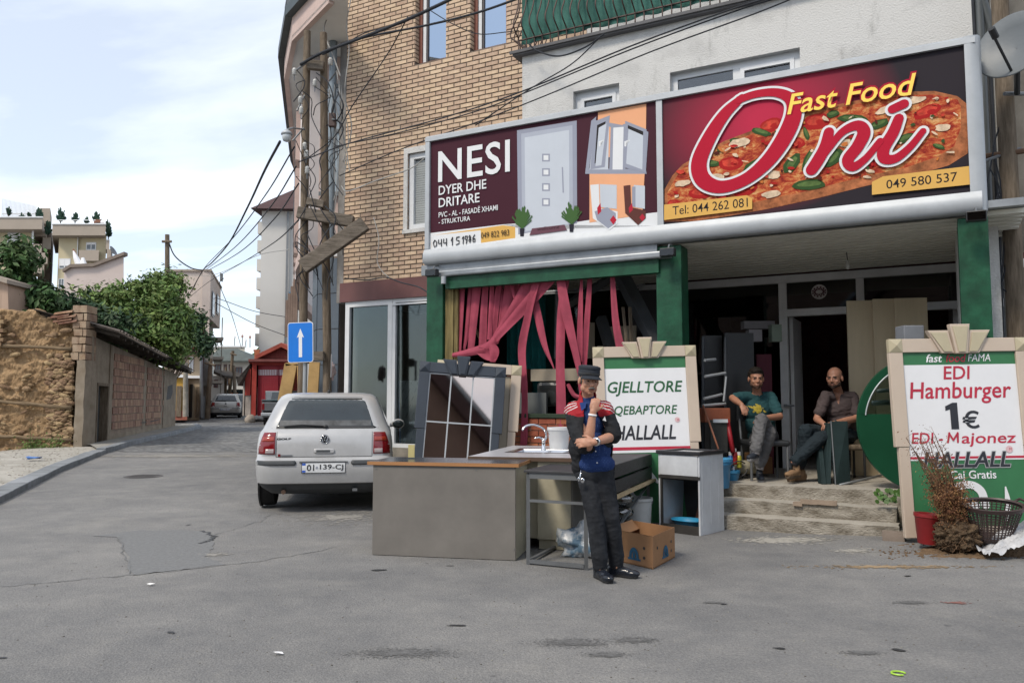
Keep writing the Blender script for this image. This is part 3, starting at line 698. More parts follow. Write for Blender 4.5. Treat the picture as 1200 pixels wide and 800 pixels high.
for i,(px,py,dd)in enumerate(((507,320,-.12),(783,296,-.15),(1144,254,-.2))):
 u,z=fp(px,py,dd);t_=thing('floodlight',['small dark floodlight clamped below the left end of the sign','small dark floodlight below the middle of the sign','small dark floodlight below the right end of the sign'][i],'floodlight',F(u,dd,z),FA,'floodlights under the sign')
 part('housing',MB().box((u-.09,dd-.06,z-.05),(u+.09,dd+.03,z+.05)),M_black,t_,FM,bevel=.012)
 part('bracket',MB().tube([(u,dd,z+.04),(u,dd+.04,z+.1),(u,.02,z+.12)],.01,5),M_steel,t_,FM)
 part('lens',MB().box((u-.08,dd-.066,z-.04),(u+.08,dd-.061,z+.04)),M_gl_dark,t_,FM)
uw=uP1+.28
tag(part('wooden_post',MB().box((uw,.1,0),(uw+.13,.2,za-.04)).box((uw+.133,.12,.3),(uw+.19,.2,za-.2)),mat('weathered_yellow_wood',(.17,.135,.06),.85,scale=5,bump=.4,stretch=(5,5,.5),var=.4),None,FM),'yellowish weathered timber post against the left green pillar','post')
pu0,pu1=uw+.2,uP2-.003;zP=1.19
pw=thing('brick_parapet','low orange brick parapet under the pink strips','wall',F((pu0+pu1)/2,.2,0),FA)
part('mortar',MB().box((pu0,.13,0),(pu1,.3,zP-.01)),mat('pale_mortar',(.25,.23,.21),.95,bump=.3),pw,FM)
M_obrick=mat('orange_brick',(.30,.10,.055),.85,scale=6,var=.22,bump=.5,bscale=40,rnd=.18)
ob=MB().box((0,-.012,0),(.235,.05,.068)).mesh('brick',M_obrick);z=zP-.08;row=0
while z>.1:
 u=pu0-(.122 if row%2 else 0)
 while u<pu1:
  a_,b_=max(u,pu0),min(u+.235,pu1)
  if b_-a_>.03 and z>.5:
   o=part('brick',ob,None,pw,FM);o.matrix_basis=Matrix.Translation((a_,.125+random.uniform(-.004,.004),z))@Matrix.Diagonal(((b_-a_)/.235,1,1,1))
  u+=.247
 z-=.08;row+=1
part('sill',MB().box((pu0,.09,zP-.005),(pu1,.34,zP+.05)),mat('dark_green_sill',(.03,.045,.03),.7,var=.3),pw,FM,bevel=.006)
# ================================================================== THE LIGHTBOX SIGN
sg=thing('shop_sign','long aluminium framed lightbox sign with a window-maker panel and a pizza panel','sign',F(3.3,0,3.35),FA)
su0=fp(499.5,240,0)[0];su1=fp(1147,150,0)[0]
zt=fp(500,160,0)[1];zb=fp(501,308,0)[1]
zt,zb=5.135,3.305
pt,pb=5.045,3.505
def fx(name,prof,u0,u1,m_,**k):
 mb=MB();n=len(prof);mb.v=[(u0,d,z)for d,z in prof]+[(u1,d,z)for d,z in prof]
 mb.f=[tuple(range(n-1,-1,-1)),tuple(range(n,2*n))]+[(i,i+n,(i+1)%n+n,(i+1)%n)[::-1]for i in range(n)];mb.m=[0]*len(mb.f)
 return part(name,mb,m_,sg,FM,autos=35,**k)
def arcp(cd,cz,r,a0,a1,n=7):return[(cd+r*math.cos(R(a0+(a1-a0)*i/n)),cz+r*math.sin(R(a0+(a1-a0)*i/n)))for i in range(n+1)]
TH_=.045
fx('bottom_rail',[(.02,pb),(-TH_,pb)]+[(p_[0]*.55-.02,p_[1])for p_ in arcp(-.0,pb-.105+.0,.105,150,265,8)]+[(.24,zb)]+[(.24,pb)],su0,su1,M_alu)
fx('top_rail',[(.24,pt+.001),(.24,zt),(.0,zt),(-TH_,zt-.035),(-TH_,pt),(.02,pt)],su0,su1,M_alu)
part('left_rail',MB().prism([(su0,-TH_+.003,pb+.001),(su0+.075,-TH_+.003,pb+.001),(su0+.075,-TH_+.003,pt-.001),(su0,-TH_+.003,pt-.001)],(0,.28,0)),M_alu,sg,FM,bevel=.012)
mb=MB();pr=[(su1-.10,.02),(su1-.10,-TH_+.003),(su1-.05,-TH_+.001),(su1+.02,-.025),(su1+.05,.03),(su1+.055,.24),(su1-.1,.24)]
mb.prism([(u,d,zb+.01)for u,d in pr],(0,0,zt-zb-.02));part('right_rail',mb,M_alu,sg,FM,autos=60)
uM0,uM1=fp(770.5,200,0)[0],fp(777.5,200,0)[0]
part('centre_rail',MB().box((uM0,-.03,pb),(uM1,.02,pt)),M_alu,sg,FM)
part('backing',MB().box((su0+.075,.02,pb),(su1-.1,.2,pt)),M_alu_d,sg,FM)
def flat(name,px,d,m_,par,world=False):
 pts=[(q[0],q[1])for q in px]if world else[fp(x,y,0)for x,y in px]
 bm=bmesh.new();vs=[bm.verts.new((u,d,z))for u,z in pts];f=bm.faces.new(vs);bmesh.ops.triangulate(bm,faces=[f])
 me=bpy.data.meshes.new(name);bm.to_mesh(me);bm.free();me.materials.append(m_);return part(name,me,None,par,FM)
def pm(name,c,**k):return mat('print_'+name,c,.55,var=k.pop('var',.03),bump=0,spec=.12,**k)
def arcpoly(cx,cy,rx,ry,rot=0,n=18,jit=0):
 o=[]
 for i in range(n):
  a=2*math.pi*i/n;k=1+random.uniform(-jit,jit);x,y=rx*k*math.cos(a),ry*k*math.sin(a)
  o.append((cx+x*math.cos(rot)-y*math.sin(rot),cy+x*math.sin(rot)+y*math.cos(rot)))
 return o
ml,ms=su0+.075,uM0
nes=part('window_maker_panel',MB().box((ml,-.002,pb),(ms,.02,pt)),pm('maroon',(.052,.014,.024)),sg,FM)
wh,gy,lg=pm('white',(.66,.68,.70)),pm('lilac_grey',(.27,.29,.36)),pm('pale_grey',(.48,.52,.58))
dk,og,pc=pm('dark',(.02,.018,.02)),pm('orange',(.62,.37,.10)),pm('peach',(.72,.36,.20))
y_=[-.0040]
def Y():y_[0]-=.00013;return y_[0]
def swoosh(px):return flat('printed_shape',px,Y(),wh,nes)
bl=fp(505,300,0);
zz=[(ml,pb),(ms,pb),(ms,fp(769,249,0)[1]),(fp(690,255,0)[0],fp(690,258,0)[1]),(fp(618,268,0)[0],fp(618,270,0)[1]),(fp(606,262,0)[0],fp(606,262,0)[1]),(fp(590,263,0)[0],fp(590,263,0)[1]),(ml,fp(506,273,0)[1])]
flat('printed_band',zz,Y(),wh,nes,True)
flat('printed_tag',[(506,276),(590,264),(604,266),(604,279),(563,285),(506,291)],Y(),og,nes)
flat('sticker',[(506,276),(563.5,270),(564,289.5),(506.3,297)],Y(),wh,nes)
flat('printed_door',[(606,153),(676,141.5),(676.5,262),(607.5,275)],Y(),gy,nes)
flat('printed_door_trim',[(611,157),(671,147),(671.5,263),(612,273)],Y(),pm('mid_grey',(.36,.39,.46)),nes)
flat('printed_door_leaf',[(615,161.5),(667,152.5),(667.5,262),(616,271)],Y(),lg,nes)
for cy in(185,202,219.5,237):
 flat('printed_glazing',arcpoly(640,cy,6.5,6.5,.785,4),Y(),gy,nes);flat('printed_glazing',arcpoly(640,cy,4,4,.785,4),Y(),wh,nes)
flat('printed_handle',[(658.5,196),(660,196),(661,226),(659.5,226)],Y(),gy,nes)
flat('printed_peach_band',[(701,132),(757.5,122),(757,180),(700,186)],Y(),pc,nes)
flat('printed_peach_band',[(691,204),(756,196),(753,252),(691,261)],Y(),pc,nes)
for q in([(693,142),(699,137),(690,202),(686,203)],[(687,198),(757,198),(758,204),(686,204)],[(751,150),(760,155),(757,203),(752,203)],[(716,148),(721,147),(719,202),(714,202)],[(730,146),(735,145),(733,202),(728,202)],[(697,141),(752,151),(752,155),(697,146)]):
 flat('printed_window_frame',q,Y(),gy,nes)
flat('printed_window_pane',[(719,150),(731,149),(730,199),(718,199)],Y(),wh,nes)
flat('printed_window_pane',[(697,147),(714,148),(713,199),(691,199)],Y(),lg,nes)
flat('printed_window_sash',[(696,143),(715,135.5),(709,196),(692,199)],Y(),gy,nes);flat('printed_window_pane',[(700,147),(710,142.5),(705,190),(697,192)],Y(),dk,nes);flat('printed_window_pane',[(702,150),(711,145),(705,194),(698,195)],Y(),lg,nes)
flat('printed_window_sash',[(733,142),(758,152),(757,203),(730,196)],Y(),gy,nes);flat('printed_window_pane',[(737,148),(754,155),(753,199),(734,192)],Y(),lg,nes);flat('printed_window_pane',[(736,147),(754,154.5),(754,159),(736,151)],Y(),dk,nes)
for cx in(702,732):flat('printed_handle',[(cx,166),(cx+6,164),(cx+6,166),(cx+2,168),(cx+2,172),(cx,172)],Y(),wh,nes)
flat('printed_profile',[(692,217),(702,216),(703,244),(724,248),(724,262),(714,270),(695,256)],Y(),wh,nes)
flat('printed_profile',[(703,216),(723,217),(723,245),(704,243)],Y(),lg,nes)
flat('printed_profile',[(697,248),(712,243),(722,250),(722,262),(713,268),(700,258)],Y(),gy,nes)
flat('printed_profile',arcpoly(719,258,4,5.5,0,4),Y(),pm('seal_red',(.4,.02,.04)),nes);flat('printed_profile',[(700,244),(704,238),(705,248),(701,252)],Y(),pm('seal_red',()),nes)
br=pm('brown',(.10,.035,.03))
flat('printed_profile',[(731,218),(739,217),(740,243),(757,247),(757,256),(748,264),(733,250)],Y(),br,nes)
flat('printed_profile',[(743,217),(756,218),(756,245),(744,243)],Y(),lg,nes)
flat('printed_profile',[(741,219),(745,219),(745,243),(741,242)],Y(),gy,nes)
flat('printed_profile',arcpoly(753,255,3.5,4.5,0,4),Y(),pm('seal_red',()),nes);flat('printed_profile',[(737,244),(741,238),(742,246),(738,250)],Y(),pm('seal_red',()),nes)
pg=pm('palm_green',(.05,.11,.035));pp=pm('pot',(.02,.02,.03))
for cx,cy in((612,258),(670,253)):
 flat('printed_pot',[(cx-2.5,cy+10),(cx+3,cy+10),(cx+2,cy+19),(cx-2,cy+19)],Y(),pp,nes)
 for k in range(16):
  a=R(-160+k*9.3);L_=random.uniform(13,24);tx,ty=cx+math.cos(a)*L_*.55,cy+6+math.sin(a)*L_
  flat('printed_leaf',[(cx-.5,cy+10),(cx+.9,cy+10),(tx+1.1,ty+2),(tx,ty),(tx-1.1,ty+2.5)],Y(),pg,nes)
flat('printed_mat',[(624,268),(662,263.5),(665,270),(621,276)],Y(),pm('mat',(.13,.06,.08)),nes)
def ftxt(s,xl,ybl,ytl,xr,ybr,d,m_,par,**k):
 u0,z0=fp(xl,ybl,0);z1=fp(xl,ytl,0)[1];u1,z2=fp(xr,ybr,0)
 return lettering(s,(u0,(z0+z2)/2,u1,(z0+z2)/2+(z1-z0)),d,m_,par,FM,**k)
ftxt('NESI',514,214.5,178,598,201.5,Y(),wh,nes,bold=.012,space=1.05)
ftxt('DYER DHE',514.7,229.2,218.6,570.5,221,Y(),wh,nes,bold=.012)
ftxt('DRITARE',514.7,243.6,232.8,562.5,237,Y(),wh,nes,bold=.012)
ftxt('PVC - AL - FASADË XHAMI',514.7,255.8,248.3,584,246,Y(),wh,nes,bold=.008)
ftxt('- STRUKTURA',514.7,263,257.5,551.6,259,Y(),wh,nes,bold=.008)
ftxt('049 822 983',564.2,280.2,273.4,597.2,275.5,Y(),dk,nes)
ftxt('wellcome',630,271,266.8,656,268,Y(),pm('mat_text',(.03,.015,.02)),nes)
def hand(px):
 mb=MB();pts=[fp(x,y,0)for x,y in px];d=-.013
 return mb.tube([(u,d,z)for u,z in pts],.0065,5)
hw=[[(510,281.5),(508.3,285),(509.5,289.5),(512,288),(512.3,283.5),(510,281.5)],
      [(514.5,281),(514.3,285.5),(518,285)],[(517.8,280.3),(517.8,289)],[(520.5,280),(520.3,284.8),(524,284.3)],[(523.8,279.5),(523.8,288.4)],
      [(529,282.5),(530.8,278),(530.6,288)],[(539,277.5),(535.5,278.2),(535.2,281.5),(538.5,282),(538.5,285.5),(534.8,287)],[(542,280),(543.6,277),(543.2,286)],
      [(547.5,281),(545.2,280),(545.8,276.8),(548,276.6),(547.8,281),(546.8,285.8)],[(551,275.8),(549.8,278),(552.4,280.5),(551.2,284.5),(549.8,282),(552.2,278),(551,275.8)],
      [(556.8,275),(554.6,279),(554.8,283.5),(557.2,283),(557,279.5),(555,280.5)]]
mb=MB()
for q in hw:h=hand(q);mb.add(h.v,h.f)
part('handwritten_number',mb,mat('marker_ink',(.015,.015,.02),.6,bump=0),nes,FM)
def pizza_mat():
 m=bpy.data.materials.new('print_pizza');m.use_nodes=True;n=m.node_tree.nodes;L=m.node_tree.links;p=n['Principled BSDF'];p.inputs['Roughness'].default_value=.55;p.inputs['Specular IOR Level'].default_value=.12
 tcn=n.new('ShaderNodeTexCoord');mpn=n.new('ShaderNodeMapping');mpn.inputs['Scale'].default_value=(.8,1,1.6);L.new(tcn.outputs['Object'],mpn.inputs[0])
 nz=n.new('ShaderNodeTexNoise');nz.inputs['Scale'].default_value=7.5;nz.inputs['Detail'].default_value=9;nz.inputs['Roughness'].default_value=.78;nz.inputs['Distortion'].default_value=.5
 L.new(mpn.outputs[0],nz.inputs['Vector']);r=n.new('ShaderNodeValToRGB');e=r.color_ramp.elements
 e[0].position=.30;e[0].color=(.09,.008,.006,1);e[1].position=.74;e[1].color=(.72,.55,.34,1)
 for ps,c in((.43,(.27,.025,.015)),(.51,(.42,.085,.03)),(.59,(.55,.26,.09))):
  q=e.new(ps);q.color=c+(1,)
 L.new(nz.outputs['Fac'],r.inputs[0]);L.new(r.outputs[0],p.inputs['Base Color']);return m
def glow_mat():
 m=bpy.data.materials.new('print_red_fade');m.use_nodes=True;n=m.node_tree.nodes;L=m.node_tree.links;p=n['Principled BSDF'];p.inputs['Roughness'].default_value=.55;p.inputs['Specular IOR Level'].default_value=.12
 tcn=n.new('ShaderNodeTexCoord');mpn=n.new('ShaderNodeMapping');mpn.inputs['Location'].default_value=(-4.6*.66,0,-4.6*.85);mpn.inputs['Scale'].default_value=(.66,.0,.85);L.new(tcn.outputs['Object'],mpn.inputs[0])
 g_=n.new('ShaderNodeTexGradient');g_.gradient_type='SPHERICAL';L.new(mpn.outputs[0],g_.inputs[0]);r=n.new('ShaderNodeValToRGB');e=r.color_ramp.elements
 e[0].position=.05;e[0].color=(.022,.018,.024,1);e[1].position=.9;e[1].color=(.44,.022,.06,1);L.new(g_.outputs['Fac'],r.inputs[0]);L.new(r.outputs[0],p.inputs['Base Color']);return m
pr0,pr1=uM1,su1-.1
oni=part('pizza_panel',MB().box((pr0,-.002,pb),(pr1,.02,pt)),glow_mat(),sg,FM)
y_[0]=-.004
pz=pizza_mat()
pu=[(779,222),(788,206),(800,193),(822,180),(850,165),(890,150),(930,137),(975,124),(1020,115),(1060,108),(1095,107),(1122,113),(1133,122)]
pl=[(1135,150),(1134,180),(1112,194),(1070,206),(1015,218),(960,232),(900,245),(850,254),(815,259),(779,260)]
flat('printed_pizza',[(x,y)for x,y in pu+pl],Y(),pm('crust',(.34,.12,.05),var=.5,scale=9),oni)
flat('printed_pizza',[(x+(3 if x<800 else 0),y+4)for x,y in pu[:-1]]+[(1126,125),(1126,150),(1118,172),(1098,184),(1060,197),(1005,209),(950,223),(890,236),(840,245),(805,250),(783,250)],Y(),pz,oni)
tr_,tr2,gr_,gr2,ch=pm('tomato',(.34,.012,.012)),pm('tomato_light',(.50,.05,.03),var=.4,scale=12),pm('basil',(.03,.07,.02)),pm('basil_light',(.09,.15,.045),var=.3,scale=14),pm('cheese',(.62,.48,.34),var=.3,scale=12)
for cx,cy,rx,ry,ro in((904,147,14,8,-.3),(857,192,15,8,-.1),(957,143,17,9,-.2),(1087,131,18,7,-.4),(822,226,15,7,-.1),(873,221,16,9,-.3),(1020,190,14,7,-.2),(1010,152,10,6,0),(935,168,9,6,0),(1070,160,14,6,-.3),(790,240,8,6,0)):
 flat('printed_tomato',arcpoly(cx,cy,rx,ry,ro,14,.06),Y(),tr_,oni);flat('printed_tomato',arcpoly(cx-1,cy-1,rx*.7,ry*.6,ro,10,.15),Y(),tr2,oni);flat('printed_tomato',arcpoly(cx+rx*.2,cy,rx*.28,ry*.3,ro,8,.2),Y(),tr_,oni)
for cx,cy,rx,ry,ro in((865,167,11,4,.2),(892,155,12,4,.3),(885,196,17,8,-.5),(928,192,14,7,-.9),(948,188,15,6,-1.2),(975,186,15,8,-.6),(1000,140,18,5,.05),(1030,146,12,5,-.4),(948,217,20,6,-.1),(1060,163,13,5,-.4),(835,192,8,4,0),(945,157,8,3,1.2),(976,134,8,4,-.3),(1100,172,8,3,.3)):
 flat('printed_basil',arcpoly(cx,cy,rx,ry,ro,12,.12),Y(),gr_,oni);flat('printed_basil',arcpoly(cx,cy-1,rx*.7,ry*.5,ro,10,.15),Y(),gr2,oni)
for cx,cy,rx,ry in((867,168,12,5),(905,205,10,5),(990,168,12,5),(1070,118,16,4),(1105,150,9,4),(800,215,9,4),(905,228,12,4),(1045,182,9,4),(1040,128,14,4),(840,208,9,4)):
 flat('printed_cheese',arcpoly(cx,cy,rx,ry,random.uniform(-.4,.1),12,.2),Y(),ch,oni)
rp2=random.Random(12)
for k in range(170):
 x_,y2=rp2.uniform(784,1128),rp2.uniform(115,255);top_=np.interp(x_,[p[0]for p in pu],[p[1]for p in pu])+6;bot_=np.interp(x_,[p[0]for p in pl[::-1]],[p[1]for p in pl[::-1]])-10
 if top_<y2<bot_:flat('printed_fleck',arcpoly(x_,y2,rp2.uniform(1.2,5),rp2.uniform(.7,2.4),rp2.uniform(-.6,.6),8,.3),Y(),[ch,ch,tr_,tr2,pm('burnt',(.07,.012,.008)),pm('oily_orange',(.50,.16,.04)),gr_][k%7],oni)
flat('printed_tag',[(779,240.5),(876,229.5),(882,233),(882,245.5),(779,258.5)],Y(),og,oni)
flat('printed_tag',[(1022,214),(1035,207.5),(1135.5,195.5),(1136.5,217),(1022,229)],Y(),og,oni)
ftxt('Tel: 044 262 081',789,253.3,243,877,242.5,Y(),dk,oni,bold=.004)
ftxt('049 580 537',1039,222.5,212,1122,212.8,Y(),dk,oni,bold=.006)
ppm=1/(fp(960,160,0)[0]-fp(959,160,0)[0])
def sw(pts,m_,add):
 q=[]
 for x,y,w_ in pts:
  X,Yp=770+x/3,40+y/3;u,z=fp(X,Yp,0);s_=(fp(X,Yp+1,0)[1]-z);q.append((u,z,w_/3*abs(s_)*.88))
 d=Y();mb=stroke(q,d,add,7);part('brush_lettering',mb,m_,oni,FM)
rd=pm('crimson',(.40,.008,.03))
O_=[(300,228,30),(240,285,46),(185,370,56),(150,455,62),(165,515,60),(225,540,50),(310,515,48),(390,450,56),(450,365,62),(482,285,60),(470,232,44),(420,210,34),(350,215,30),(290,235,30)]
n1=[(605,348,38),(592,400,44),(565,450,46),(545,480,44)]
n2=[(545,480,34),(590,425,26),(650,350,30),(705,325,40),(728,350,48),(705,400,46),(672,445,44),(690,470,36),(735,440,28),(785,380,26)]
i1=[(850,300,36),(830,350,42),(798,405,44),(800,440,42),(840,440,34),(890,400,28),(935,345,24)]
d1=[(828,268,34),(868,250,36)]
for m_,ad in((wh,.028),(rd,0)):
 for q in(O_,n1,n2,i1,d1):sw(q,m_,ad)
 y_[0]-=.0075
yl=pm('yellow',(.85,.62,.12));rl=pm('red_line',(.35,.01,.03))
ftxt('Fast Food',922.2,137.5,112,1075.5,110.8,Y(),rl,oni,bold=.045,shear=.25)
ftxt('Fast Food',923.2,136.5,113,1074.5,111.8,Y(),yl,oni,bold=.010,shear=.25)
# ================================================================== PINK STRIPS in the left bay
M_pink=mat('pink_vinyl',(0.31,0.055,0.088),0.7,var=0.22,scale=3,bump=0.12,bscale=9,bdist=.02)
sc=thing('strip_curtain','torn pink vinyl strips hanging and knotted in the left shop bay','strip curtain',F(1.6,.2,3.0),FA)
def ribbon(pts,d,dz=0.0):
 C=crom(pts,7);mb=MB();n=len(C);ph=random.random()*6;am=random.uniform(.004,.014)
 for i,c in enumerate(C):
  t=C[min(i+1,n-1)]-C[max(i-1,0)];t=Vector((t.x,t.y));t.normalize();nn=Vector((-t.y,t.x));w_=c.z/2
  bend=am*math.sin(ph+i*.25)
  for k,f in enumerate((-1,-.5,0,.5,1)):
   u,z=fp(c.x+nn.x*w_*f,c.y+nn.y*w_*f,d);mb.v.append((u,d+bend*f+.012*math.cos(f*3+ph)+dz*i/n,z))
 for i in range(n-1):
  for k in range(4):a=i*5+k;mb.f.append((a,a+1,a+6,a+5));mb.m.append(0)
 return mb
RB=[([(540,322,10.4),(539,370,8.0),(537,413,7.2)],.16),([(553,321,6.4),(548,380,5.4),(543,409,4.5)],.20),([(560,321,10.4),(556,360,8.8),(551,412,8.0)],.17),
      ([(569,320,8.8),(567,360,7.2),(565,408,8.0)],.21),([(577,320,5.4),(575,360,4.5),(573,398,5.4)],.18),([(587,319,6.4),(582,350,6.4),(578,395,5.4)],.22),
      ([(599,318,12.8),(596,345,12.0),(590,372,11.2),(580,402,7.2)],.24),([(612,318,8.0),(606,340,6.4),(600,360,5.4)],.25),([(585,325,5.4),(588,360,5.4),(583,396,4.5)],.26),
      ([(626,317,10.4),(612,345,12.0),(592,378,9.6),(573,406,6.4)],.13),([(657,314,12.8),(638,333,13.6),(612,362,12.0),(590,386,9.6),(572,407,6.3)],.10),
      ([(635,316,8.8),(626,340,8.8),(618,375,8.0),(612,410,8.8),(615,455,8.0),(615,500,8.0),(614,522,7.2)],.085),
      ([(622,330,6.4),(630,370,8.0),(638,405,6.4),(649,432,1.8)],.15),([(655,318,9.6),(662,360,11.2),(671,400,8.8),(680,440,6.4)],.07),
      ([(665,314,7.2),(658,360,8.8),(656,420,10.4),(657,470,12.0),(657,522,11.2)],.12),([(682.5,316,1.8),(681,350,5.4),(680,390,6.3),(680,424,5.4)],.11),
      ([(692,311,6.4),(690,350,6.4),(687,390,6.3),(685,428,5.4)],.14),([(717,308,5.4),(719,345,6.4),(722,380,8.0),(728,412,10.4)],.12),
      ([(665,450,3.6),(672,462,4.5),(680,466,5.4)],.12),([(598,318,5.4),(600,335,3.6),(603,350,1.8)],.12),([(680,445,6.3),(684,470,7.2),(688,500,7.2)],.13)]
for pts,d in RB:part('strip',ribbon(pts,d),M_pink,sc,FM,smooth_=True)
part('strip',ribbon([(580,398,8),(570,407,11),(552,412,9),(530,416,5)],.06),M_pink,sc,FM,smooth_=True)
part('strip',ribbon([(574,402,7),(579,411,11),(577,424,6)],.05),M_pink,sc,FM,smooth_=True)
part('strip',ribbon([(560,410,8),(572,416,12),(582,421,4)],.065),M_pink,sc,FM,smooth_=True)
# ================================================================== clutter behind the strips
M_teal=mat('teal_cloth',(0.012,0.13,0.13),0.8,var=.3,scale=2,bump=.2)
def fbox(name,lab,cat,x0,y0,x1,y1,d,th,m_,rot=0,bevel=0,**k):
 (ua,za_),(ub,zb_)=fp(x0,(y0+y1)/2,d),fp(x1,(y0+y1)/2,d);z1=fp((x0+x1)/2,y0,d)[1];z0=fp((x0+x1)/2,y1,d)[1]
 c=Vector(((ua+ub)/2,d+th/2,(z0+z1)/2));Mx=Matrix.Translation(c)@Matrix.Rotation(R(rot),4,'Y')@Matrix.Translation(-c)
 o=part(name,MB().box((ua,d,z0),(ub,d+th,z1),M=Mx),m_,None,FM,bevel=bevel);return tag(o,lab,cat,**k)
mb=MB();n_=40;a,b=fp(594,400,1.0)[0],fp(640,400,1.0)[0]
for i in range(n_):
 for z in(.9,2.9):mb.v.append((a+(b-a)*i/(n_-1),1.0+.03*math.sin(i*.9),z))
for i in range(n_-1):mb.f.append((2*i,2*i+2,2*i+3,2*i+1));mb.m.append(0)
tag(part('teal_sheet',mb,M_teal,None,FM,smooth_=True),'teal cloth sheet hanging in the dark bay behind the pink strips','cloth')
M_beige_board=mat('beige_board',(.32,.28,.22),.7,var=.1,bump=.05)
M_drk_steel=mat('dark_profile',(.07,.078,.088),.4,.3,var=.2,bump=.05)
def beam(name,lab,cat,a,b,w_,m_,parent=None,group=None):
 """bar between two (px,py,d) points"""
 A,B=[Vector((lambda q:(q[0],p[2],q[1]))(fp(p[0],p[1],p[2])))for p in(a,b)]
 z=(B-A).normalized();x=z.orthogonal().normalized();y=z.cross(x);M_=Matrix((x,y,z)).transposed().to_4x4();M_.translation=A
 o=part(name,MB().box((-w_/2,-w_/2,0),(w_/2,w_/2,(B-A).length),M=M_),m_,parent,FM)
 if parent is None:tag(o,lab,cat,group)
 return o
beam('dark_beam','long dark metal profile leaning diagonally from upper right of the left bay','profile',(726,318,.9),(778,420,.6),.16,M_drk_steel)
beam('dark_beam','dark metal profile lying across the top of the left bay behind the strips','profile',(665,357,1.0),(725,320,1.0),.09,M_drk_steel)
beam('dark_beam','short black profile standing slanted right of the pink strips','profile',(704,372,.8),(720,425,.7),.12,M_black)
beam('timber_stick','thin pale stick leaning left in the bay behind the strips','stick',(730,360,.6),(736,420,.5),.03,M_wood_old)
beam('timber_stick','second thin grey stick leaning right in the bay behind the strips','stick',(738,360,.62),(741,420,.5),.035,M_wood_old)
beam('timber_stick','yellow stick leaning behind the leftmost pink strips','stick',(556,382,.7),(566,405,.6),.03,M_wood_new)
beam('timber_stick','pale stick leaning behind the beige frame above the brick parapet','stick',(592,455,.5),(606,480,.45),.035,M_wood_new)
beam('dark_beam','upright pale steel post in the middle of the left bay','profile',(653,345,.75),(652,420,.75),.05,M_steel)
beam('dark_beam','black rail slanting down behind the right pink strips','profile',(682,452,.5),(690,490,.4),.10,M_black)
beam('white_cable_duct','pale duct standing near the right end of the left bay','duct',(692,378,1.2),(692,420,1.2),.09,M_beige_board)
fbox('beige_crate','beige crate behind the pink strips above the parapet','crate',622,432,682,446,.55,.4,M_beige_board)
fbox('dark_bale','black wrapped bale below the beige crate behind the strips','bale',628,447,655,476,.5,.4,mat('black_wrap',(.02,.022,.022),.3,bump=.6,bscale=6,bdist=.05),bevel=.05)
fbox('grey_box','grey translucent panel standing on the parapet behind the strips','panel',600,460,640,486,.4,.05,mat('smoked_panel',(.12,.13,.13),.3,var=.1))
fbox('brown_carton','reddish brown carton behind the beige frame in the left bay','carton',594,432,612,462,.6,.3,mat('brown_carton',(.11,.05,.035),.85,var=.2))
fbox('beige_board','beige board standing behind the black profile in the left bay','board',712,382,745,440,1.5,.04,M_beige_board)
fbox('beige_box','small beige box lying right of the pink strips in the bay','box',700,405,712,432,1.0,.2,M_beige_board)
fbox('green_door','dark green door leaf standing behind the pink strips','door',630,345,652,470,1.3,.05,mat('deep_green_door',(.008,.06,.05),.5,var=.2))
fbox('black_crate','black crate under the beige box in the left bay','crate',695,430,770,470,.9,.4,M_black)
fbox('dark_cabinet','tall dark cabinet at the back of the left bay','cabinet',740,340,770,470,1.8,.4,M_black)
# ================================================================== TERRACE and STEPS
stp=struct_root('concrete_terrace',F(4,.5,0))
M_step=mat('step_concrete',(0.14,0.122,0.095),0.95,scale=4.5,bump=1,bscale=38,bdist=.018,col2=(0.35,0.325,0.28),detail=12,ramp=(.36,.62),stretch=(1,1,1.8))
uT0=uP2+.1;uTl=fp(843,600,-.2)[0];uTr=fp(1050,600,-.2)[0]
def toplit_tint(m,c):
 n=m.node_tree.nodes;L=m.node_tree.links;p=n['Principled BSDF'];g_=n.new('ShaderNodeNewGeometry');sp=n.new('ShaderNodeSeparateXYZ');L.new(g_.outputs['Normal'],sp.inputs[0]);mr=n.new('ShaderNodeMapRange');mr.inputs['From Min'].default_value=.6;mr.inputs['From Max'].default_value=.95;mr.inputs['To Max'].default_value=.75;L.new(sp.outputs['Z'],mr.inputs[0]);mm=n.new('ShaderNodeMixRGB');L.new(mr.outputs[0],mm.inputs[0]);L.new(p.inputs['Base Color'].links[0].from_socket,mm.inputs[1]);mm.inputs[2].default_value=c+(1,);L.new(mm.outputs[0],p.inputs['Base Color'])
toplit_tint(M_step,(.40,.375,.33))  # up-facing treads painted paler, overhead light put into the concrete colour
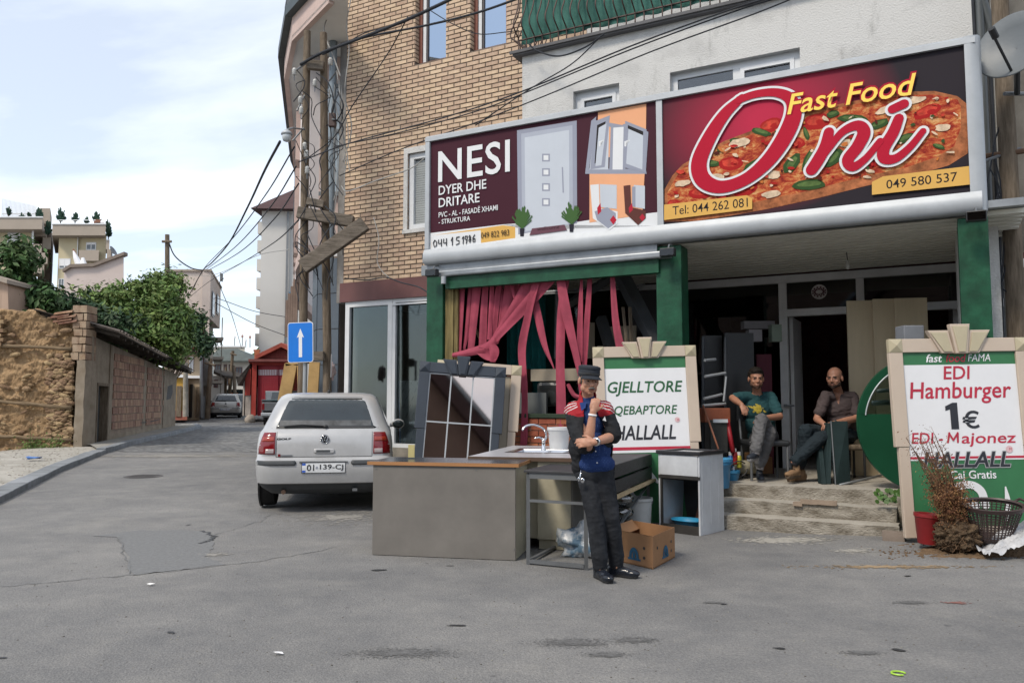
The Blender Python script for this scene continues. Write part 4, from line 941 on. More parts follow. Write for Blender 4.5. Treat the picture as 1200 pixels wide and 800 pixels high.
def rough_block(a,b,seed=0,amp=.008,res=.06):
 """box with chipped, wavy faces"""
 a,b=Vector(a),Vector(b);bm=bmesh.new();bmesh.ops.create_cube(bm,size=1)
 for v in bm.verts:v.co=Vector((a.x if v.co.x<0 else b.x,a.y if v.co.y<0 else b.y,a.z if v.co.z<0 else b.z))
 d=b-a;ed=bm.edges[:]
 for ax,n in enumerate((max(1,int(d.x/res)),max(1,int(d.y/res)),max(1,int(d.z/res)))):
  e_=[e for e in bm.edges if abs((e.verts[0].co-e.verts[1].co)[ax])>d[ax]*.9]
  if n>1 and e_:bmesh.ops.subdivide_edges(bm,edges=e_,cuts=n-1,use_grid_fill=True)
 for v in bm.verts:
  p=v.co;edge=sum((abs(p[k]-a[k])<1e-4 or abs(p[k]-b[k])<1e-4)for k in range(3))
  nz=noise.noise_vector(p*3.5+Vector((seed,0,0)))+.5*noise.noise_vector(p*11+Vector((seed,0,0)))
  c=(a+b)/2;inward=(c-p);inward=Vector((math.copysign(1,inward.x),math.copysign(1,inward.y),math.copysign(1,inward.z)))
  chip=(max(0,noise.noise(p*4.3+Vector((seed,9,0))))*.03+.003)*min(1,min(d)/.2)if edge>=2 else 0
  v.co=p+nz*amp+inward*chip*(1 if edge>=2 else 0)
 me=bpy.data.meshes.new('block');bm.to_mesh(me);bm.free()
 me.polygons.foreach_set('use_smooth',[True]*len(me.polygons));me.set_sharp_from_angle(angle=R(38));return me
def rb(name,a,b,m_,parent,S=FM,**k):
 me=rough_block(a,b,**k);me.name=name;me.materials.append(m_);me.set_sharp_from_angle(angle=R(50));return part(name,me,None,parent,S)
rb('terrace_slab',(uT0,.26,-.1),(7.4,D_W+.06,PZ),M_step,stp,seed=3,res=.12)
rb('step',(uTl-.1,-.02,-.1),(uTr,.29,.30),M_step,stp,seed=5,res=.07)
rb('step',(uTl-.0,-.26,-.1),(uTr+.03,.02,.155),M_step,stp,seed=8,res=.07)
part('terrace_side',rough_block((uT0-.1,-.0,-.1),(uTl-.06,.30,.38),12,.03).copy(),None,stp,FM).data.materials.append(mat('grey_rubble',(.10,.10,.095),.95,bump=1,bscale=12,bdist=.03,col2=(.27,.26,.24)))
for i,(x,y,w_)in enumerate(((948,587,.17),(968,588,.22),(935,589,.1))):
 u,z=fp(x,y,-.03);part('broken_brick',rough_block((u-w_/2,-.05,z-.03),(u+w_/2,.01,z+.02),i,.006,.03),None,stp,FM).data.materials.append(mat('step_brick',(.28,.22,.17),.9,var=.2))
u,z=fp(1047,619,-.4);o=rb('loose_brick',(u-.10,-.48,0.03),(u+.10,-.36,.13),mat('dirty_brick',(.22,.18,.15),.95,var=.2,bump=.5),None,seed=2,amp=.006,res=.04);tag(o,'dirty brick lying on the ground at the right end of the steps','brick')
wd=thing('weed','small green weed growing at the right end of the middle step','weed',F(fp(1040,585,-.05)[0],-.05,.3),FA)
mb=MB();u0_,z0_=fp(1040,586,-.05)
for k in range(26):
 a=random.random()*6.28;r_=random.uniform(.02,.12);p=Vector((u0_+r_*math.cos(a),-.05-r_*.4*abs(math.sin(a)),z0_+random.uniform(-.02,.11)));s=random.uniform(.018,.034)
 nn=Vector((random.uniform(-1,1),-1,random.uniform(0,1))).normalized();x=nn.orthogonal().normalized();y=nn.cross(x)
 mb.add([p+x*s*math.cos(q*1.047)+y*s*1.2*math.sin(q*1.047)for q in range(6)],[tuple(range(6))])
part('leaf',mb,mat('weed_leaf',(.06,.14,.025),.6,var=.3,bump=0),wd,FM);part('stem',MB().tube([(u0_,-.03,z0_-.05),(u0_,-.06,z0_+.08)],.004,5),MATS['weed_leaf'],wd,FM)
# ================================================================== framed boards (portal-moulding frames)
M_beige=mat('beige_moulding',(0.50,0.415,0.335),0.55,var=.05,scale=2,bump=.06)
M_cream=mat('cream_ornament',(0.43,0.38,0.26),0.5,var=.08,bump=.06)
M_bgreen=mat('board_green',(.03,.155,.06),.5,var=.08,bump=.03)
M_tgreen=mat('text_green',(.015,.10,.035),.5,bump=0);M_tred=mat('text_red',(.45,.02,.05),.5,bump=0);M_tblk=mat('text_black',(.02,.022,.03),.5,bump=0)
M_tgrey=mat('text_grey',(.38,.39,.40),.5,bump=0)
def board_frame(root,S,W,H,fw,m_,m_o,step_x=.03,hstep=.55,key=True,kw=.5):
 """moulded frame: x 0..W, z 0..H, front at y=0 facing -y"""
 def bar(x0,z0,x1,z1,y0=-.028,y1=.03,nm='frame_moulding'):part(nm,MB().box((x0,y0,z0),(x1,y1,z1)),m_,root,S,bevel=.006)
 zs=H*(1-hstep)
 bar(0,zs,fw,H-fw);bar(W-fw,zs,W,H-fw);bar(step_x,0,fw,zs-.002,-.022);bar(W-fw,0,W-step_x,zs-.002,-.022)
 bar(fw,H-fw,W-fw,H)
 for x in(0,W-fw):
  c=(x+fw/2,-.055,H-fw/2);q=[(x,-.030,H-fw+.001),(x+fw,-.030,H-fw+.001),(x+fw,-.030,H),(x,-.030,H)]
  part('corner_pyramid',MB().add(q+[c]+[(a_,.02,b_)for a_,_,b_ in q],[(0,1,4),(1,2,4),(2,3,4),(3,0,4),(0,5,6,1),(1,6,7,2),(2,7,8,3),(3,8,5,0)]),m_o,root,S)
 if key:
  for(a0,a1,b0,b1,h0,h1,y0)in((-.5,-.17,-.30,-.10,.02,.80,-.05),(.17,.5,.10,.30,.02,.80,-.05),(-.16,.16,-.09,.09,.0,1.0,-.075)):
   cx=W/2;z0=H-fw-.02;Hk=kw*.47
   def kq(s,y):return[(cx+kw*(b0+s),y,z0+Hk*h0+s*.6*kw),(cx+kw*(b1-s),y,z0+Hk*h0+s*.6*kw),(cx+kw*(a1-s),y,z0+Hk*h1-s*kw),(cx+kw*(a0+s),y,z0+Hk*h1-s*kw)]
   part('keystone',MB().prism(kq(0,y0),(0,.06,0)),m_,root,S,bevel=.004)
   part('keystone_face',MB().prism(kq(.035,y0-.012),(0,.012,0)),m_o,root,S,bevel=.004)
def lean(base,yaw,deg,roll=0.0):return Matrix.Translation(base)@Matrix.Rotation(yaw,4,'Z')@Matrix.Rotation(R(-deg),4,'X')@Matrix.Rotation(R(roll),4,'Y')
Yb=7.80;bl_=at(1070,600,Yb);W_=1.39;H_=1.93
S=lean((bl_.x-.12,Yb,.085),0,3.0,-.8)
eb=thing('menu_board','tall green and white hamburger menu board in a beige frame at right','sign board',(bl_.x+.6,Yb,.04))
board_frame(eb,S,W_,H_,.135,M_beige,M_cream,kw=.62)
part('bottom_moulding',MB().box((.13,-.026,0),(W_-.13,.03,.10)),M_beige,eb,S,bevel=.006)
x0,x1=.137,W_-.137;zw1,zw0=1.67,.735
part('panel_green',MB().box((x0,-.004,.10),(x1,.02,H_-.13)),M_bgreen,eb,S)
part('panel_white',MB().box((x0,-.0065,zw0+.0),(x1,-.0042,zw1)),M_white_print,eb,S)
part('red_line',MB().box((x0,-.0085,.75),(x1,-.0067,.772)),M_tred,eb,S)
def bt(s,r,m_,root=eb,S_=None,y=-.0095,**k):return lettering(s,r,y,m_,root,S_ if S_ is not None else S,**k)
cx=(x0+x1)/2;HW=(x1-x0)/2
def row(s,cxf,wf,z0,z1,m_,**k):bt(s,(cx+HW*cxf-HW*wf,z0,cx+HW*cxf+HW*wf,z1),m_,**k)
row('fast',-.44,.145,1.695,1.775,M_white_print,shear=.25,bold=.012);row('food',-.05,.18,1.695,1.775,M_tred,shear=.25,bold=.01);row('FAMA',.36,.20,1.70,1.772,M_white_print,shear=.2)
row('EDI',-.06,.24,1.525,1.655,M_tred,bold=.012,shear=.1);row('Hamburger',-.02,.90,1.285,1.50,M_tred,bold=.011,shear=.12)
part('numeral',MB().prism([(cx-.13+a,-.0095,1.035+b)for a,b in((0,0),(.075,0),(.075,.26),(.03,.26),(-.045,.225),(-.045,.18),(0,.195))],(0,.001,0)),M_tblk,eb,S);row('€',.12,.15,1.04,1.215,M_tblk,bold=.014)
xl_,Lm=cx-.03*HW-.92*HW,1.84*HW
bt('EDI -',(xl_,.90,xl_+.30*Lm,1.005),M_tred,bold=.01,shear=.12);bt('ajonez',(xl_+.475*Lm,.862,xl_+Lm,.995),M_tred,bold=.01,shear=.12)
part('letter',stroke([(xl_+Lm*(.345+a),.909+b,.019)for a,b in((0,0),(.018,.09))],-.0095),M_tred,eb,S);part('letter',stroke([(xl_+Lm*(.345+a),.909+b,.019)for a,b in((.095,0),(.098,.09))],-.0095),M_tred,eb,S);part('letter',stroke([(xl_+Lm*(.345+a),.909+b,.017)for a,b in((.018,.088),(.052,.02))],-.0098),M_tred,eb,S);part('letter',stroke([(xl_+Lm*(.345+a),.909+b,.017)for a,b in((.052,.02),(.098,.088))],-.0101),M_tred,eb,S)
zh=.665
row('HALLALL',-.02,.78,zh-.008,zh+.158,M_tgrey,y=-.0105,bold=.05,shear=.25);row('HALLALL',-.02,.765,zh,zh+.15,M_tblk,y=-.0115,bold=.02,shear=.25)
row('Caj Gratis',.08,.40,.53,.635,M_white_print,bold=.012)
part('halal_mark',MB().lathe([(.035,0),(.035,.001)],(x1-.14,-.0105,zh+.17),16,M=Matrix.Rotation(R(90),4,'X')),mat('pale_pink_print',(.65,.45,.47),.5,bump=0),eb,S)
row('M',.765,.02,zh+.158,zh+.185,M_tred,y=-.0125)
for pts in([(.12,0,.10),(.08,.14,.10),(-.05,.2,.09),(-.25,.14,.09),(-.33,0,.08),(-.25,-.16,.06),(-.1,-.2,.05)],[(-.2,.0,.05),(-.1,.05,.07),(.02,.0,.09)],[(.33,-.14,.03),(.36,.02,.07),(.35,.17,.02)]):
 part('printed_emblem',stroke([(cx+.03+a*.9,.30+b,w_*.8)for a,b,w_ in pts],-.0095),M_white_print,eb,S)
Yg=9.05;gl=at(716,600,Yg)
S2=lean((gl.x-.13,Yg,.01),R(1.5),5.0,-1.2);W2_,H2_=1.20,2.02
gb=thing('menu_board','green and white grill menu board in a beige frame behind the standing man','sign board',(gl.x+.5,Yg,0))
board_frame(gb,S2,W2_,H2_,.125,M_beige,M_cream,kw=.52)
x0,x1=.127,W2_-.127;cx=(x0+x1)/2;HW=(x1-x0)/2;zw1=H2_-.255;zw0=.80
part('panel_green',MB().box((x0,-.004,.02),(x1,.02,H2_-.12)),M_bgreen,gb,S2)
part('panel_white',MB().box((x0,-.0065,zw0),(x1,-.0042,zw1)),M_white_print,gb,S2)
part('red_line',MB().box((x0,-.0085,zw0+.03),(x1,-.0067,zw0+.065)),M_tred,gb,S2)
def row2(s,cxf,wf,z0,z1,m_,**k):bt(s,(cx+HW*cxf-HW*wf,z0,cx+HW*cxf+HW*wf,z1),m_,gb,S2,**k)
row2('GJELLTORE',-.02,.92,zw1-.32,zw1-.15,M_tgreen,bold=.014,shear=.2);row2('QEBAPTORE',-.03,.77,zw1-.55,zw1-.43,M_tgreen,bold=.012,shear=.2)
row2('HALLALL',-.08,.75,zw1-.82,zw1-.655,M_tblk,bold=.018,shear=.2)
part('halal_mark',MB().lathe([(.03,0),(.03,.001)],(x1-.13,-.0095,zw1-.60),16,M=Matrix.Rotation(R(90),4,'X')),MATS['pale_pink_print'],gb,S2)
row2('M',.74,.02,zw1-.615,zw1-.59,M_tred,y=-.0125)
for pts in([(.1,.05,.05),(-.02,.16,.09),(-.18,.1,.09),(-.2,-.08,.08),(-.05,-.2,.06)],):
 part('printed_emblem',stroke([(x0+.45+a,.42+b,w_*.7)for a,b,w_ in pts],-.0095),M_white_print,gb,S2)
M_navy=mat('navy_moulding',(.032,.042,.058),.45,var=.15,bump=.08);M_navy2=mat('navy_ornament',(.026,.035,.05),.4,var=.15,bump=.08)
mir=mat('bronze_mirror',(.50,.43,.40),.03,1.0,var=.03,bump=0)
Ym=9.75;ml_=at(476,600,Ym)
S3=lean((ml_.x,Ym,.01),R(4),9.0,4.2);W3_,H3_=1.09,1.92
dm=thing('framed_mirror','large bronze mirror with lattice bars in a dark navy frame leaning behind the counter','mirror',(ml_.x+.5,Ym,0))
board_frame(dm,S3,W3_,H3_,.13,M_navy,M_navy2,kw=.52,hstep=.44)
part('mirror_backing',MB().box((.10,.012,.02),(W3_-.10,.03,H3_-.10)),M_black,dm,S3)
iw=(W3_-.26)/3;zr=[.05,H3_-1.33,H3_-.75,H3_-.135]
for i in range(3):
 for j in range(3):
  part('mirror_pane',MB().box((.13+iw*i+.004,.004,zr[j]+.004),(.13+iw*(i+1)-.004,.012,zr[j+1]-.004)),mir,dm,S3)
for i in range(1,3):part('lattice_bar',MB().box((.13+iw*i-.009,-.012,.05),(.13+iw*i+.009,.003,H3_-.135)),M_alu,dm,S3)
for j in range(1,3):part('lattice_bar',MB().box((.13,-.014,zr[j]-.009),(W3_-.13,.001,zr[j]+.009)),M_alu,dm,S3)
for x in(.13,W3_-.145):part('lattice_bar',MB().box((x,-.010,.05),(x+.014,.003,H3_-.135)),M_alu,dm,S3)
part('lattice_bar',MB().box((.145,-.010,H3_-.148),(W3_-.146,.003,H3_-.134)),M_alu,dm,S3)
S4=lean((ml_.x+.2,Ym+.20,.01),R(4),9.0,4.2)
bf=thing('door_surround','beige moulded door surround leaning behind the dark framed mirror','door surround',(ml_.x+.6,Ym+.2,0));board_frame(bf,S4,1.09,1.95,.13,M_beige,M_cream,key=False,hstep=.44)
part('back_panel',MB().box((.1,.01,.02),(1.0,.03,1.8)),M_beige_board,bf,S4)
t_=at(487,538,8.1);tag(part('yellow_block',MB().box((t_.x-.03,7.75,.86),(t_.x+.03,7.78,.98)),mat('yellowish_wood',(.55,.48,.22),.7),None),'small yellowish block on the counter at the foot of the mirror','block')
# ================================================================== KITCHEN COUNTER and SINK
M_grey_lam=mat('grey_laminate',(0.165,0.155,0.142),0.6,var=.13,scale=2.5,bump=.06,bscale=120)
M_top=mat('dark_worktop',(0.055,0.058,0.066),0.22,var=.15,scale=8,bump=.03)
M_beech=mat('beech_edge',(0.36,0.175,0.07),0.55,var=.12,scale=3,stretch=(.6,8,8),bump=.05)
M_ivory=mat('ivory_laminate',(0.43,0.40,0.30),0.5,var=.16,scale=3,bump=.04)
A=gp(436,650);B=gp(604,657);A.z=B.z=0;t=(B-A).normalized();nn=Vector((-t.y,t.x,0));ang=math.atan2(t.y,t.x)
S5=Matrix.Translation(A)@Matrix.Rotation(ang,4,'Z');Wc=(B-A).length
kc=thing('kitchen_counter','grey kitchen base unit with dark worktop and beech edge standing on the asphalt','counter',A+t*Wc/2,ang)
part('back_panel',MB().box((.0,0,.005),(Wc,.018,.815)),M_grey_lam,kc,S5,bevel=.0015)
part('side_panel',MB().box((Wc-.018,.020,.005),(Wc+.0,.56,.815)),M_ivory,kc,S5);part('side_panel',MB().box((0,.020,.005),(.018,.56,.815)),M_ivory,kc,S5)
part('front_doors',MB().box((.02,.545,.1),(Wc-.02,.562,.815)),M_ivory,kc,S5);part('shelf',MB().box((.02,.03,.4),(Wc-.02,.54,.418)),M_ivory,kc,S5)
part('worktop',MB().box((-.05,-.012,.818),(Wc+.03,.60,.848)),M_top,kc,S5);part('worktop_edge',MB().box((-.052,-.018,.8175),(Wc+.033,-.0125,.8485)).box((Wc+.0305,-.0124,.8175),(Wc+.035,.60,.8485)),M_beech,kc,S5)
for x,z in((.03,.78),(.98,.785),(Wc-.012,.1)):part('screw',MB().lathe([(.006,0),(.006,.003)],(x,-.001,z),8,M=Matrix.Rotation(R(90),4,'X')),M_steel,kc,S5)
C1=gp(630,644);C1.z=0
S6=Matrix.Translation((C1.x,C1.y,0))@Matrix.Rotation(ang-.02,4,'Z')
sk=thing('sink_unit','ivory kitchen sink unit with grey worktop behind the grey counter','sink unit',C1,ang)
Ws=.32
part('door',MB().box((.0,0,.10),(Ws,.018,.83)),M_ivory,sk,S6,bevel=.003);part('plinth',MB().box((.01,.03,.005),(Ws-.05,.045,.098)),M_ivory,sk,S6)
part('side_panel',MB().box((Ws+.003,.0,.005),(Ws+.02,1.9,.83)),M_grey_lam,sk,S6);part('side_panel',MB().box((-.60,.05,.1),(-.003,.066,.83)),M_ivory,sk,S6)
part('side_panel',MB().box((-.66,.05,.005),(-.64,1.9,.83)),M_ivory,sk,S6);part('rear_panel',MB().box((-.64,1.88,.005),(Ws,1.9,.83)),M_ivory,sk,S6)
M_wt=mat('pale_grey_worktop',(0.40,0.40,0.42),0.3,var=.05,bump=.02)
part('worktop',MB().box((-.68,-.03,.832),(Ws+.06,.62,.868)).box((-.68,1.35,.832),(Ws+.06,1.93,.868)).box((-.68,.621,.832),(-.48,1.349,.868)).box((.22,.621,.832),(Ws+.06,1.349,.868)),M_wt,sk,S6)
part('worktop_edge',MB().box((-.68,-.035,.8315),(Ws+.06,-.0305,.8685)),mat('dark_brown_edge',(.09,.055,.035),.5),sk,S6)
part('basin',MB().add([(-.47,.63,.872),(.21,.63,.872),(.21,1.34,.872),(-.47,1.34,.872),(-.41,.70,.870),(.12,.70,.870),(.12,1.27,.870),(-.41,1.27,.870),(-.38,.74,.72),(.09,.74,.72),(.09,1.23,.72),(-.38,1.23,.72)],
     [(0,1,5,4),(1,2,6,5),(2,3,7,6),(3,0,4,7),(4,5,9,8),(5,6,10,9),(6,7,11,10),(7,4,8,11),(8,9,10,11)]),mat('stainless',(.55,.56,.58),.22,1,var=.05,bump=.02),sk,S6,bevel=.01)
M_chrome=mat('chrome',(.7,.71,.73),.08,1,var=.02,bump=0)
fw_=at(637,526,8.75);fc=S6.inverted()@Vector((fw_.x,fw_.y,.87))
fau=thing('kitchen_tap','chrome kitchen tap with arched spout on the sink unit','tap',(fw_.x,fw_.y,.87))
part('tap_body',MB().lathe([(.028,0),(.028,.012),(.02,.02),(.019,.09),(.022,.10),(.014,.125)],(fw_.x,fw_.y,.87),14),M_chrome,fau,smooth_=True)
part('spout',MB().tube(crom([(fw_.x+.0,fw_.y,.95),(fw_.x+.03,fw_.y,1.02),(fw_.x+.0,fw_.y-.02,1.10),(fw_.x-.1,fw_.y-.06,1.145),(fw_.x-.19,fw_.y-.10,1.135),(fw_.x-.235,fw_.y-.12,1.09)]),.012,10),M_chrome,fau,smooth_=True)
part('lever',MB().tube([(fw_.x,fw_.y,.985),(fw_.x-.05,fw_.y-.02,1.01),(fw_.x-.10,fw_.y-.05,1.0)],[.014,.009,.007],8),M_chrome,fau,smooth_=True)
def bucket(name,lab,cat,c,r0,r1,h,m_,handle=True,tilt=None):
 b=thing(name,lab,cat,c);M_=Matrix.Translation(Vector(c))@(tilt or I4)
 part('body',MB().lathe([(r0*.96,.0),(r0,.01),(r1*.97,h-.04),(r1,h-.035),(r1+.006,h-.03),(r1+.006,h),(r1-.006,h),(r0-.01,.012)],(0,0,0),28),m_,b,M_,autos=40)
 if handle:part('handle',MB().tube([(-(r1+.008),0,h-.02)]+[(-(r1+.01)*math.cos(a),-(r1+.02)*.5*math.sin(a)-.0,h-.02-.10*math.sin(a))for a in[k*math.pi/12 for k in range(1,12)]]+[(r1+.008,0,h-.02)],.004,5),M_steel,b,M_)
 return b
bw=at(655,521,9.0);bucket('white_bucket','white plastic bucket standing on the sink worktop beside the tap','bucket',(bw.x,bw.y,.87),.105,.125,.24,mat('white_plastic',(.62,.63,.64),.4,bump=.03))
# ================================================================== STEEL TABLE the man leans on
L0=gp(619,661);L1=gp(687,667.5)
L0.z=L1.z=0;u_=(L1-L0).normalized();L2=gp(760,616);L2.z=0
v_=(L2-L1);Lv=v_.length;v_.normalize();TZ=.79
tb=thing('steel_table','long grey steel frame table with black top and slatted side next to the standing man','table',(L0+L2)/2)
def leg(p,nm='leg',z0=0,z1=TZ-.02,w_=.032):
 part(nm,MB().box((p.x-w_/2,p.y-w_/2,z0),(p.x+w_/2,p.y+w_/2,z1)),M_steel,tb)
W01=(L1-L0).length
L3=L0+v_*Lv
for p in(L0,L1,L2,L3):leg(p)
def rail(a,b,z,nm='rail',w_=.03,h_=.03,m_=M_steel,z2=None):
 a=Vector((a.x,a.y,z));b=Vector((b.x,b.y,z if z2 is None else z2));d=(b-a).normalized();s=d.cross(Vector((0,0,1))).normalized();up=s.cross(d)
 M_=Matrix((d,s,up)).transposed().to_4x4();M_.translation=a
 return part(nm,MB().box((.017,-w_/2,-h_/2),((b-a).length-.017,w_/2,h_/2),M=M_),m_,tb)
for a,b in((L0,L1),(L1,L2),(L2,L3),(L3,L0)):rail(a,b,TZ-.03,w_=.031,h_=.05)
rail(L0,L1,.545,h_=.022);rail(L0,L1,.03);rail(L3,L0,.03,h_=.02)
rail(L1+v_*Lv*.3,L2,.12,'brace',.02,.02,z2=.46)
q=[L0-u_*.03-v_*.03,L1+u_*.03-v_*.03,L2+u_*.03+v_*.03,L3-u_*.03+v_*.03]
part('table_top',MB().prism([(p.x,p.y,TZ-.004)for p in q],(0,0,.02)),mat('black_table_top',(.035,.036,.04),.55,var=.3,scale=4,bump=.2),tb,bevel=.003)
M_slat=mat('black_stained_board',(.022,.022,.024),.6,var=.4,scale=4,bump=.3,stretch=(2,2,6))
o_=u_*.035;s_a,s_b=L1+v_*Lv*.25+o_,L2+o_+v_*.03
for zc in(.745,.60):rail(s_a,s_b,zc,'side_board',.018,.12,M_slat)
rail(s_a-v_*.0+u_*.03,s_b+u_*.03,.515,'timber_rail',.05,.025,M_wood_new)
def lump(name,lab,cat,c,r,m_,seed=0,amp=.35,flatb=0.0,seg=26,rings=18,sc=3.0,S=I4):
 mb=MB();mb.ell((0,0,0),(1,1,1),seg=seg,rings=rings);vs=[]
 for v in mb.v:
  v=Vector(v);k=1+amp*noise.fractal(v*sc/2+Vector((seed*7.3,0,0)),.8,2.1,4);v=v*k
  vs.append((c[0]+v.x*r[0],c[1]+v.y*r[1],max(flatb,c[2]+v.z*r[2])))
 mb.v=vs;o=part(name,mb,m_,None,S,smooth_=True);return tag(o,lab,cat)
g=gp(682,655);lump('cloth_bag','crumpled pale blue and white bag under the steel table','bag',(g.x-.0,g.y+.15,.12),(.20,.14,.15),mat('blue_white_film',(.10,.17,.24),.35,scale=5,col2=(.55,.57,.58),ramp=(.45,.55),bump=.5,bscale=12),3,.5,.004)
# ================================================================== STOVE (door missing) with basin
FL,FR_,BR_=gp(766,621),gp(821,628),gp(839,612)
for p in(FL,FR_,BR_):p.z=0
FL=FR_+(FL-FR_).normalized()*.50;bx_=(FR_-FL).normalized();angs=math.atan2(bx_.y,bx_.x)
S7=Matrix.Translation(FL)@Matrix.Rotation(angs,4,'Z')
M_enam=mat('white_enamel',(.50,.52,.545),.4,var=.14,scale=3,bump=.04);M_oven=mat('rusty_black_oven',(.03,.028,.026),.6,var=.4,bump=.3)
sv=thing('old_stove','old white enamel stove with missing oven door and black rim','stove',FL+bx_*.25,angs)
dp,wd_,hh=.52,.50,.87
part('side_panel',MB().box((wd_-.02,.0,.0),(wd_,dp,hh-.04)),M_enam,sv,S7,bevel=.004);part('side_panel',MB().box((0,0,0),(.02,dp,hh-.04)),M_enam,sv,S7,bevel=.004)
for(y0,y1,z0,z1)in((.05,.055,.1,.78),(.23,.235,.1,.78),(.4,.405,.1,.78)):part('panel_seam',MB().box((wd_-.0005,y0,z0),(wd_+.003,y1,z1)),M_enam,sv,S7)
part('front_fascia',MB().box((.021,-.004,.61),(wd_-.021,.02,hh-.045)),M_enam,sv,S7,bevel=.004)
part('fascia_edge',MB().box((.0,-.008,.575),(wd_,.02,.608)),M_oven,sv,S7)
part('oven_shell',MB().box((.021,dp-.03,.02),(wd_-.021,dp-.01,.60)).box((.021,.02,.02),(wd_-.021,dp-.03,.04)).box((.021,.02,.56),(wd_-.021,dp-.03,.572)).box((.021,-.004,.0),(wd_-.021,.02,.09)).box((.021,.0,.09),(.045,.02,.57)),M_oven,sv,S7)
part('top_rim',MB().box((-.02,-.02,hh-.04),(wd_+.02,.03,hh)).box((-.02,.0301,hh-.04),(.04,dp,hh)).box((wd_-.04,.0301,hh-.04),(wd_+.02,dp,hh)).box((.0401,dp-.05,hh-.04),(wd_-.0401,dp,hh)),mat('black_enamel',(.02,.02,.023),.3,bump=.05),sv,S7,bevel=.006)
part('hob_plate',MB().box((.0402,.0302,hh-.035),(wd_-.0402,dp-.0502,hh-.02)),mat('grey_hob',(.42,.44,.46),.4,var=.1,bump=.05),sv,S7)
ba=S7@Vector((.24,.20,.052));mb=MB().lathe([(.12,.0),(.125,.005),(.165,.065),(.175,.07),(.172,.078),(.16,.072),(.118,.01)],(0,0,0),28,sx=1.15,sy=.8)
M_bluep=mat('blue_plastic',(.03,.25,.46),.35,var=.06,bump=.03)
tag(part('blue_basin',mb,M_bluep,None,Matrix.Translation(ba)@Matrix.Rotation(angs,4,'Z'),autos=40),'shallow light blue basin lying inside the open stove','basin')
o=part('brown_tray',MB().prism([(.21,.36,.05),(.30,.30,.05),(.33,.40,.42),(.24,.46,.42)],(.1,.02,0)),mat('brown_tin',(.10,.04,.025),.6,bump=.1),None,S7,bevel=.02);tag(o,'brown tray standing on edge behind the basin in the stove','tray')
o=part('beige_carton',MB().box((.33,.38,.12),(.45,.47,.44)),M_beige_board,None,S7,bevel=.01);tag(o,'beige carton inside the stove beside the brown tray','carton')
g=gp(745,622);bucket('paint_bucket','grey white plastic bucket on the ground between steel table and stove','bucket',(g.x+.02,g.y,0.0),.14,.16,.36,mat('dirty_white_plastic',(.45,.46,.45),.5,var=.12,scale=4))
for k in range(4):
 g=at(726,600-k*17,8.3);tag(part('bottle_pack',MB().ell((g.x,g.y,.12+k*.14),(.15,.1,.075),seg=16,rings=8),glass('clear_plastic',(.8,.83,.85),.12),smooth_=True),['lowest clear plastic bottle of the pile behind the standing man','second clear bottle from the ground in the pile behind the man','third clear bottle up in the pile behind the man','topmost clear bottle of the pile behind the standing man'][k],'bottle','clear bottles piled behind the man')
# ================================================================== CARDBOARD BOX
C0,C1_,C2_=gp(765,667),gp(791,653),gp(713,655)
for p in(C0,C1_,C2_):p.z=0
mS=Matrix.Translation(C0);a_,b_=(C1_-C0),(C2_-C0);C3_=C0+a_+b_
M_card=mat('cardboard',(.30,.165,.085),.85,var=.12,scale=3,bump=.15,bscale=8,bdist=.01);hB=.27
cbx=thing('cardboard_box','open brown cardboard fruit box with blue arch print at the feet of the standing man','box',(C0+C3_)/2)
def wall4(P,Q,z0,z1,th=.006):
 d=(Q-P).normalized();n_=Vector((-d.y,d.x,0))*th;return MB().prism([(P.x,P.y,z0),(Q.x,Q.y,z0),(Q.x,Q.y,z1),(P.x,P.y,z1)],n_)
part('side',wall4(C0,C1_,.003,hB),M_card,cbx);part('side',wall4(C2_,C0,.003,hB-.002),M_card,cbx);part('side',wall4(C3_,C2_,.003,hB),M_card,cbx);part('side',wall4(C1_,C3_,.003,hB-.002),M_card,cbx)
part('bottom',MB().prism([(p.x,p.y,.004)for p in(C0,C1_,C3_,C2_)],(0,0,.008)),M_card,cbx)
cen=(C0+C3_)/2
for P,Q in((C3_,C2_),(C2_,C0)):
 m_in=(cen-(P+Q)/2).normalized();part('flap',MB().prism([(P.x,P.y,hB),(Q.x,Q.y,hB),(Q.x+m_in.x*.10,Q.y+m_in.y*.10,hB-.07),(P.x+m_in.x*.10,P.y+m_in.y*.10,hB-.07)],(0,0,.005)),M_card,cbx)
M_bprint=mat('blue_box_print',(.03,.10,.17),.8,bump=0)
def face_basis(P,Q):
 d=(Q-P).normalized();n_=Vector((d.y,-d.x,0));M_=Matrix((d,-n_,Vector((0,0,1)))).transposed().to_4x4();M_.translation=P;return M_,(Q-P).length
for P,Q,cxp,sc_ in((C2_,C0,.60,1.0),(C0,C1_,.55,1.1)):
 M_,L_=face_basis(P,Q)
 if(M_.to_3x3()@Vector((0,-1,0))).dot(-((P+Q)/2-Vector((0,0,0))))<0:pass
 cxx=L_*cxp
 part('printed_arch',stroke([(cxx-.045*sc_,.06,.03),(cxx-.035*sc_,.11,.03),(cxx,.135,.035),(cxx+.035*sc_,.11,.03),(cxx+.045*sc_,.06,.03)],-.003),M_bprint,cbx,M_)
 part('printed_arch',MB().box((cxx-.075*sc_,-.003,.045),(cxx+.075*sc_,-.0015,.062)),M_bprint,cbx,M_)
 part('printed_arch',stroke([(cxx-.008,.07,.02),(cxx,.10,.03),(cxx+.008,.07,.02)],-.003),M_bprint,cbx,M_)
 for hx,hz_ in((.2,.16),(.82,.16),(.82,.08)):part('vent_hole',MB().lathe([(.013,0),(.013,.002)],(L_*hx,-.001,hz_),12,M=Matrix.Rotation(R(90),4,'X')),M_black,cbx,M_)
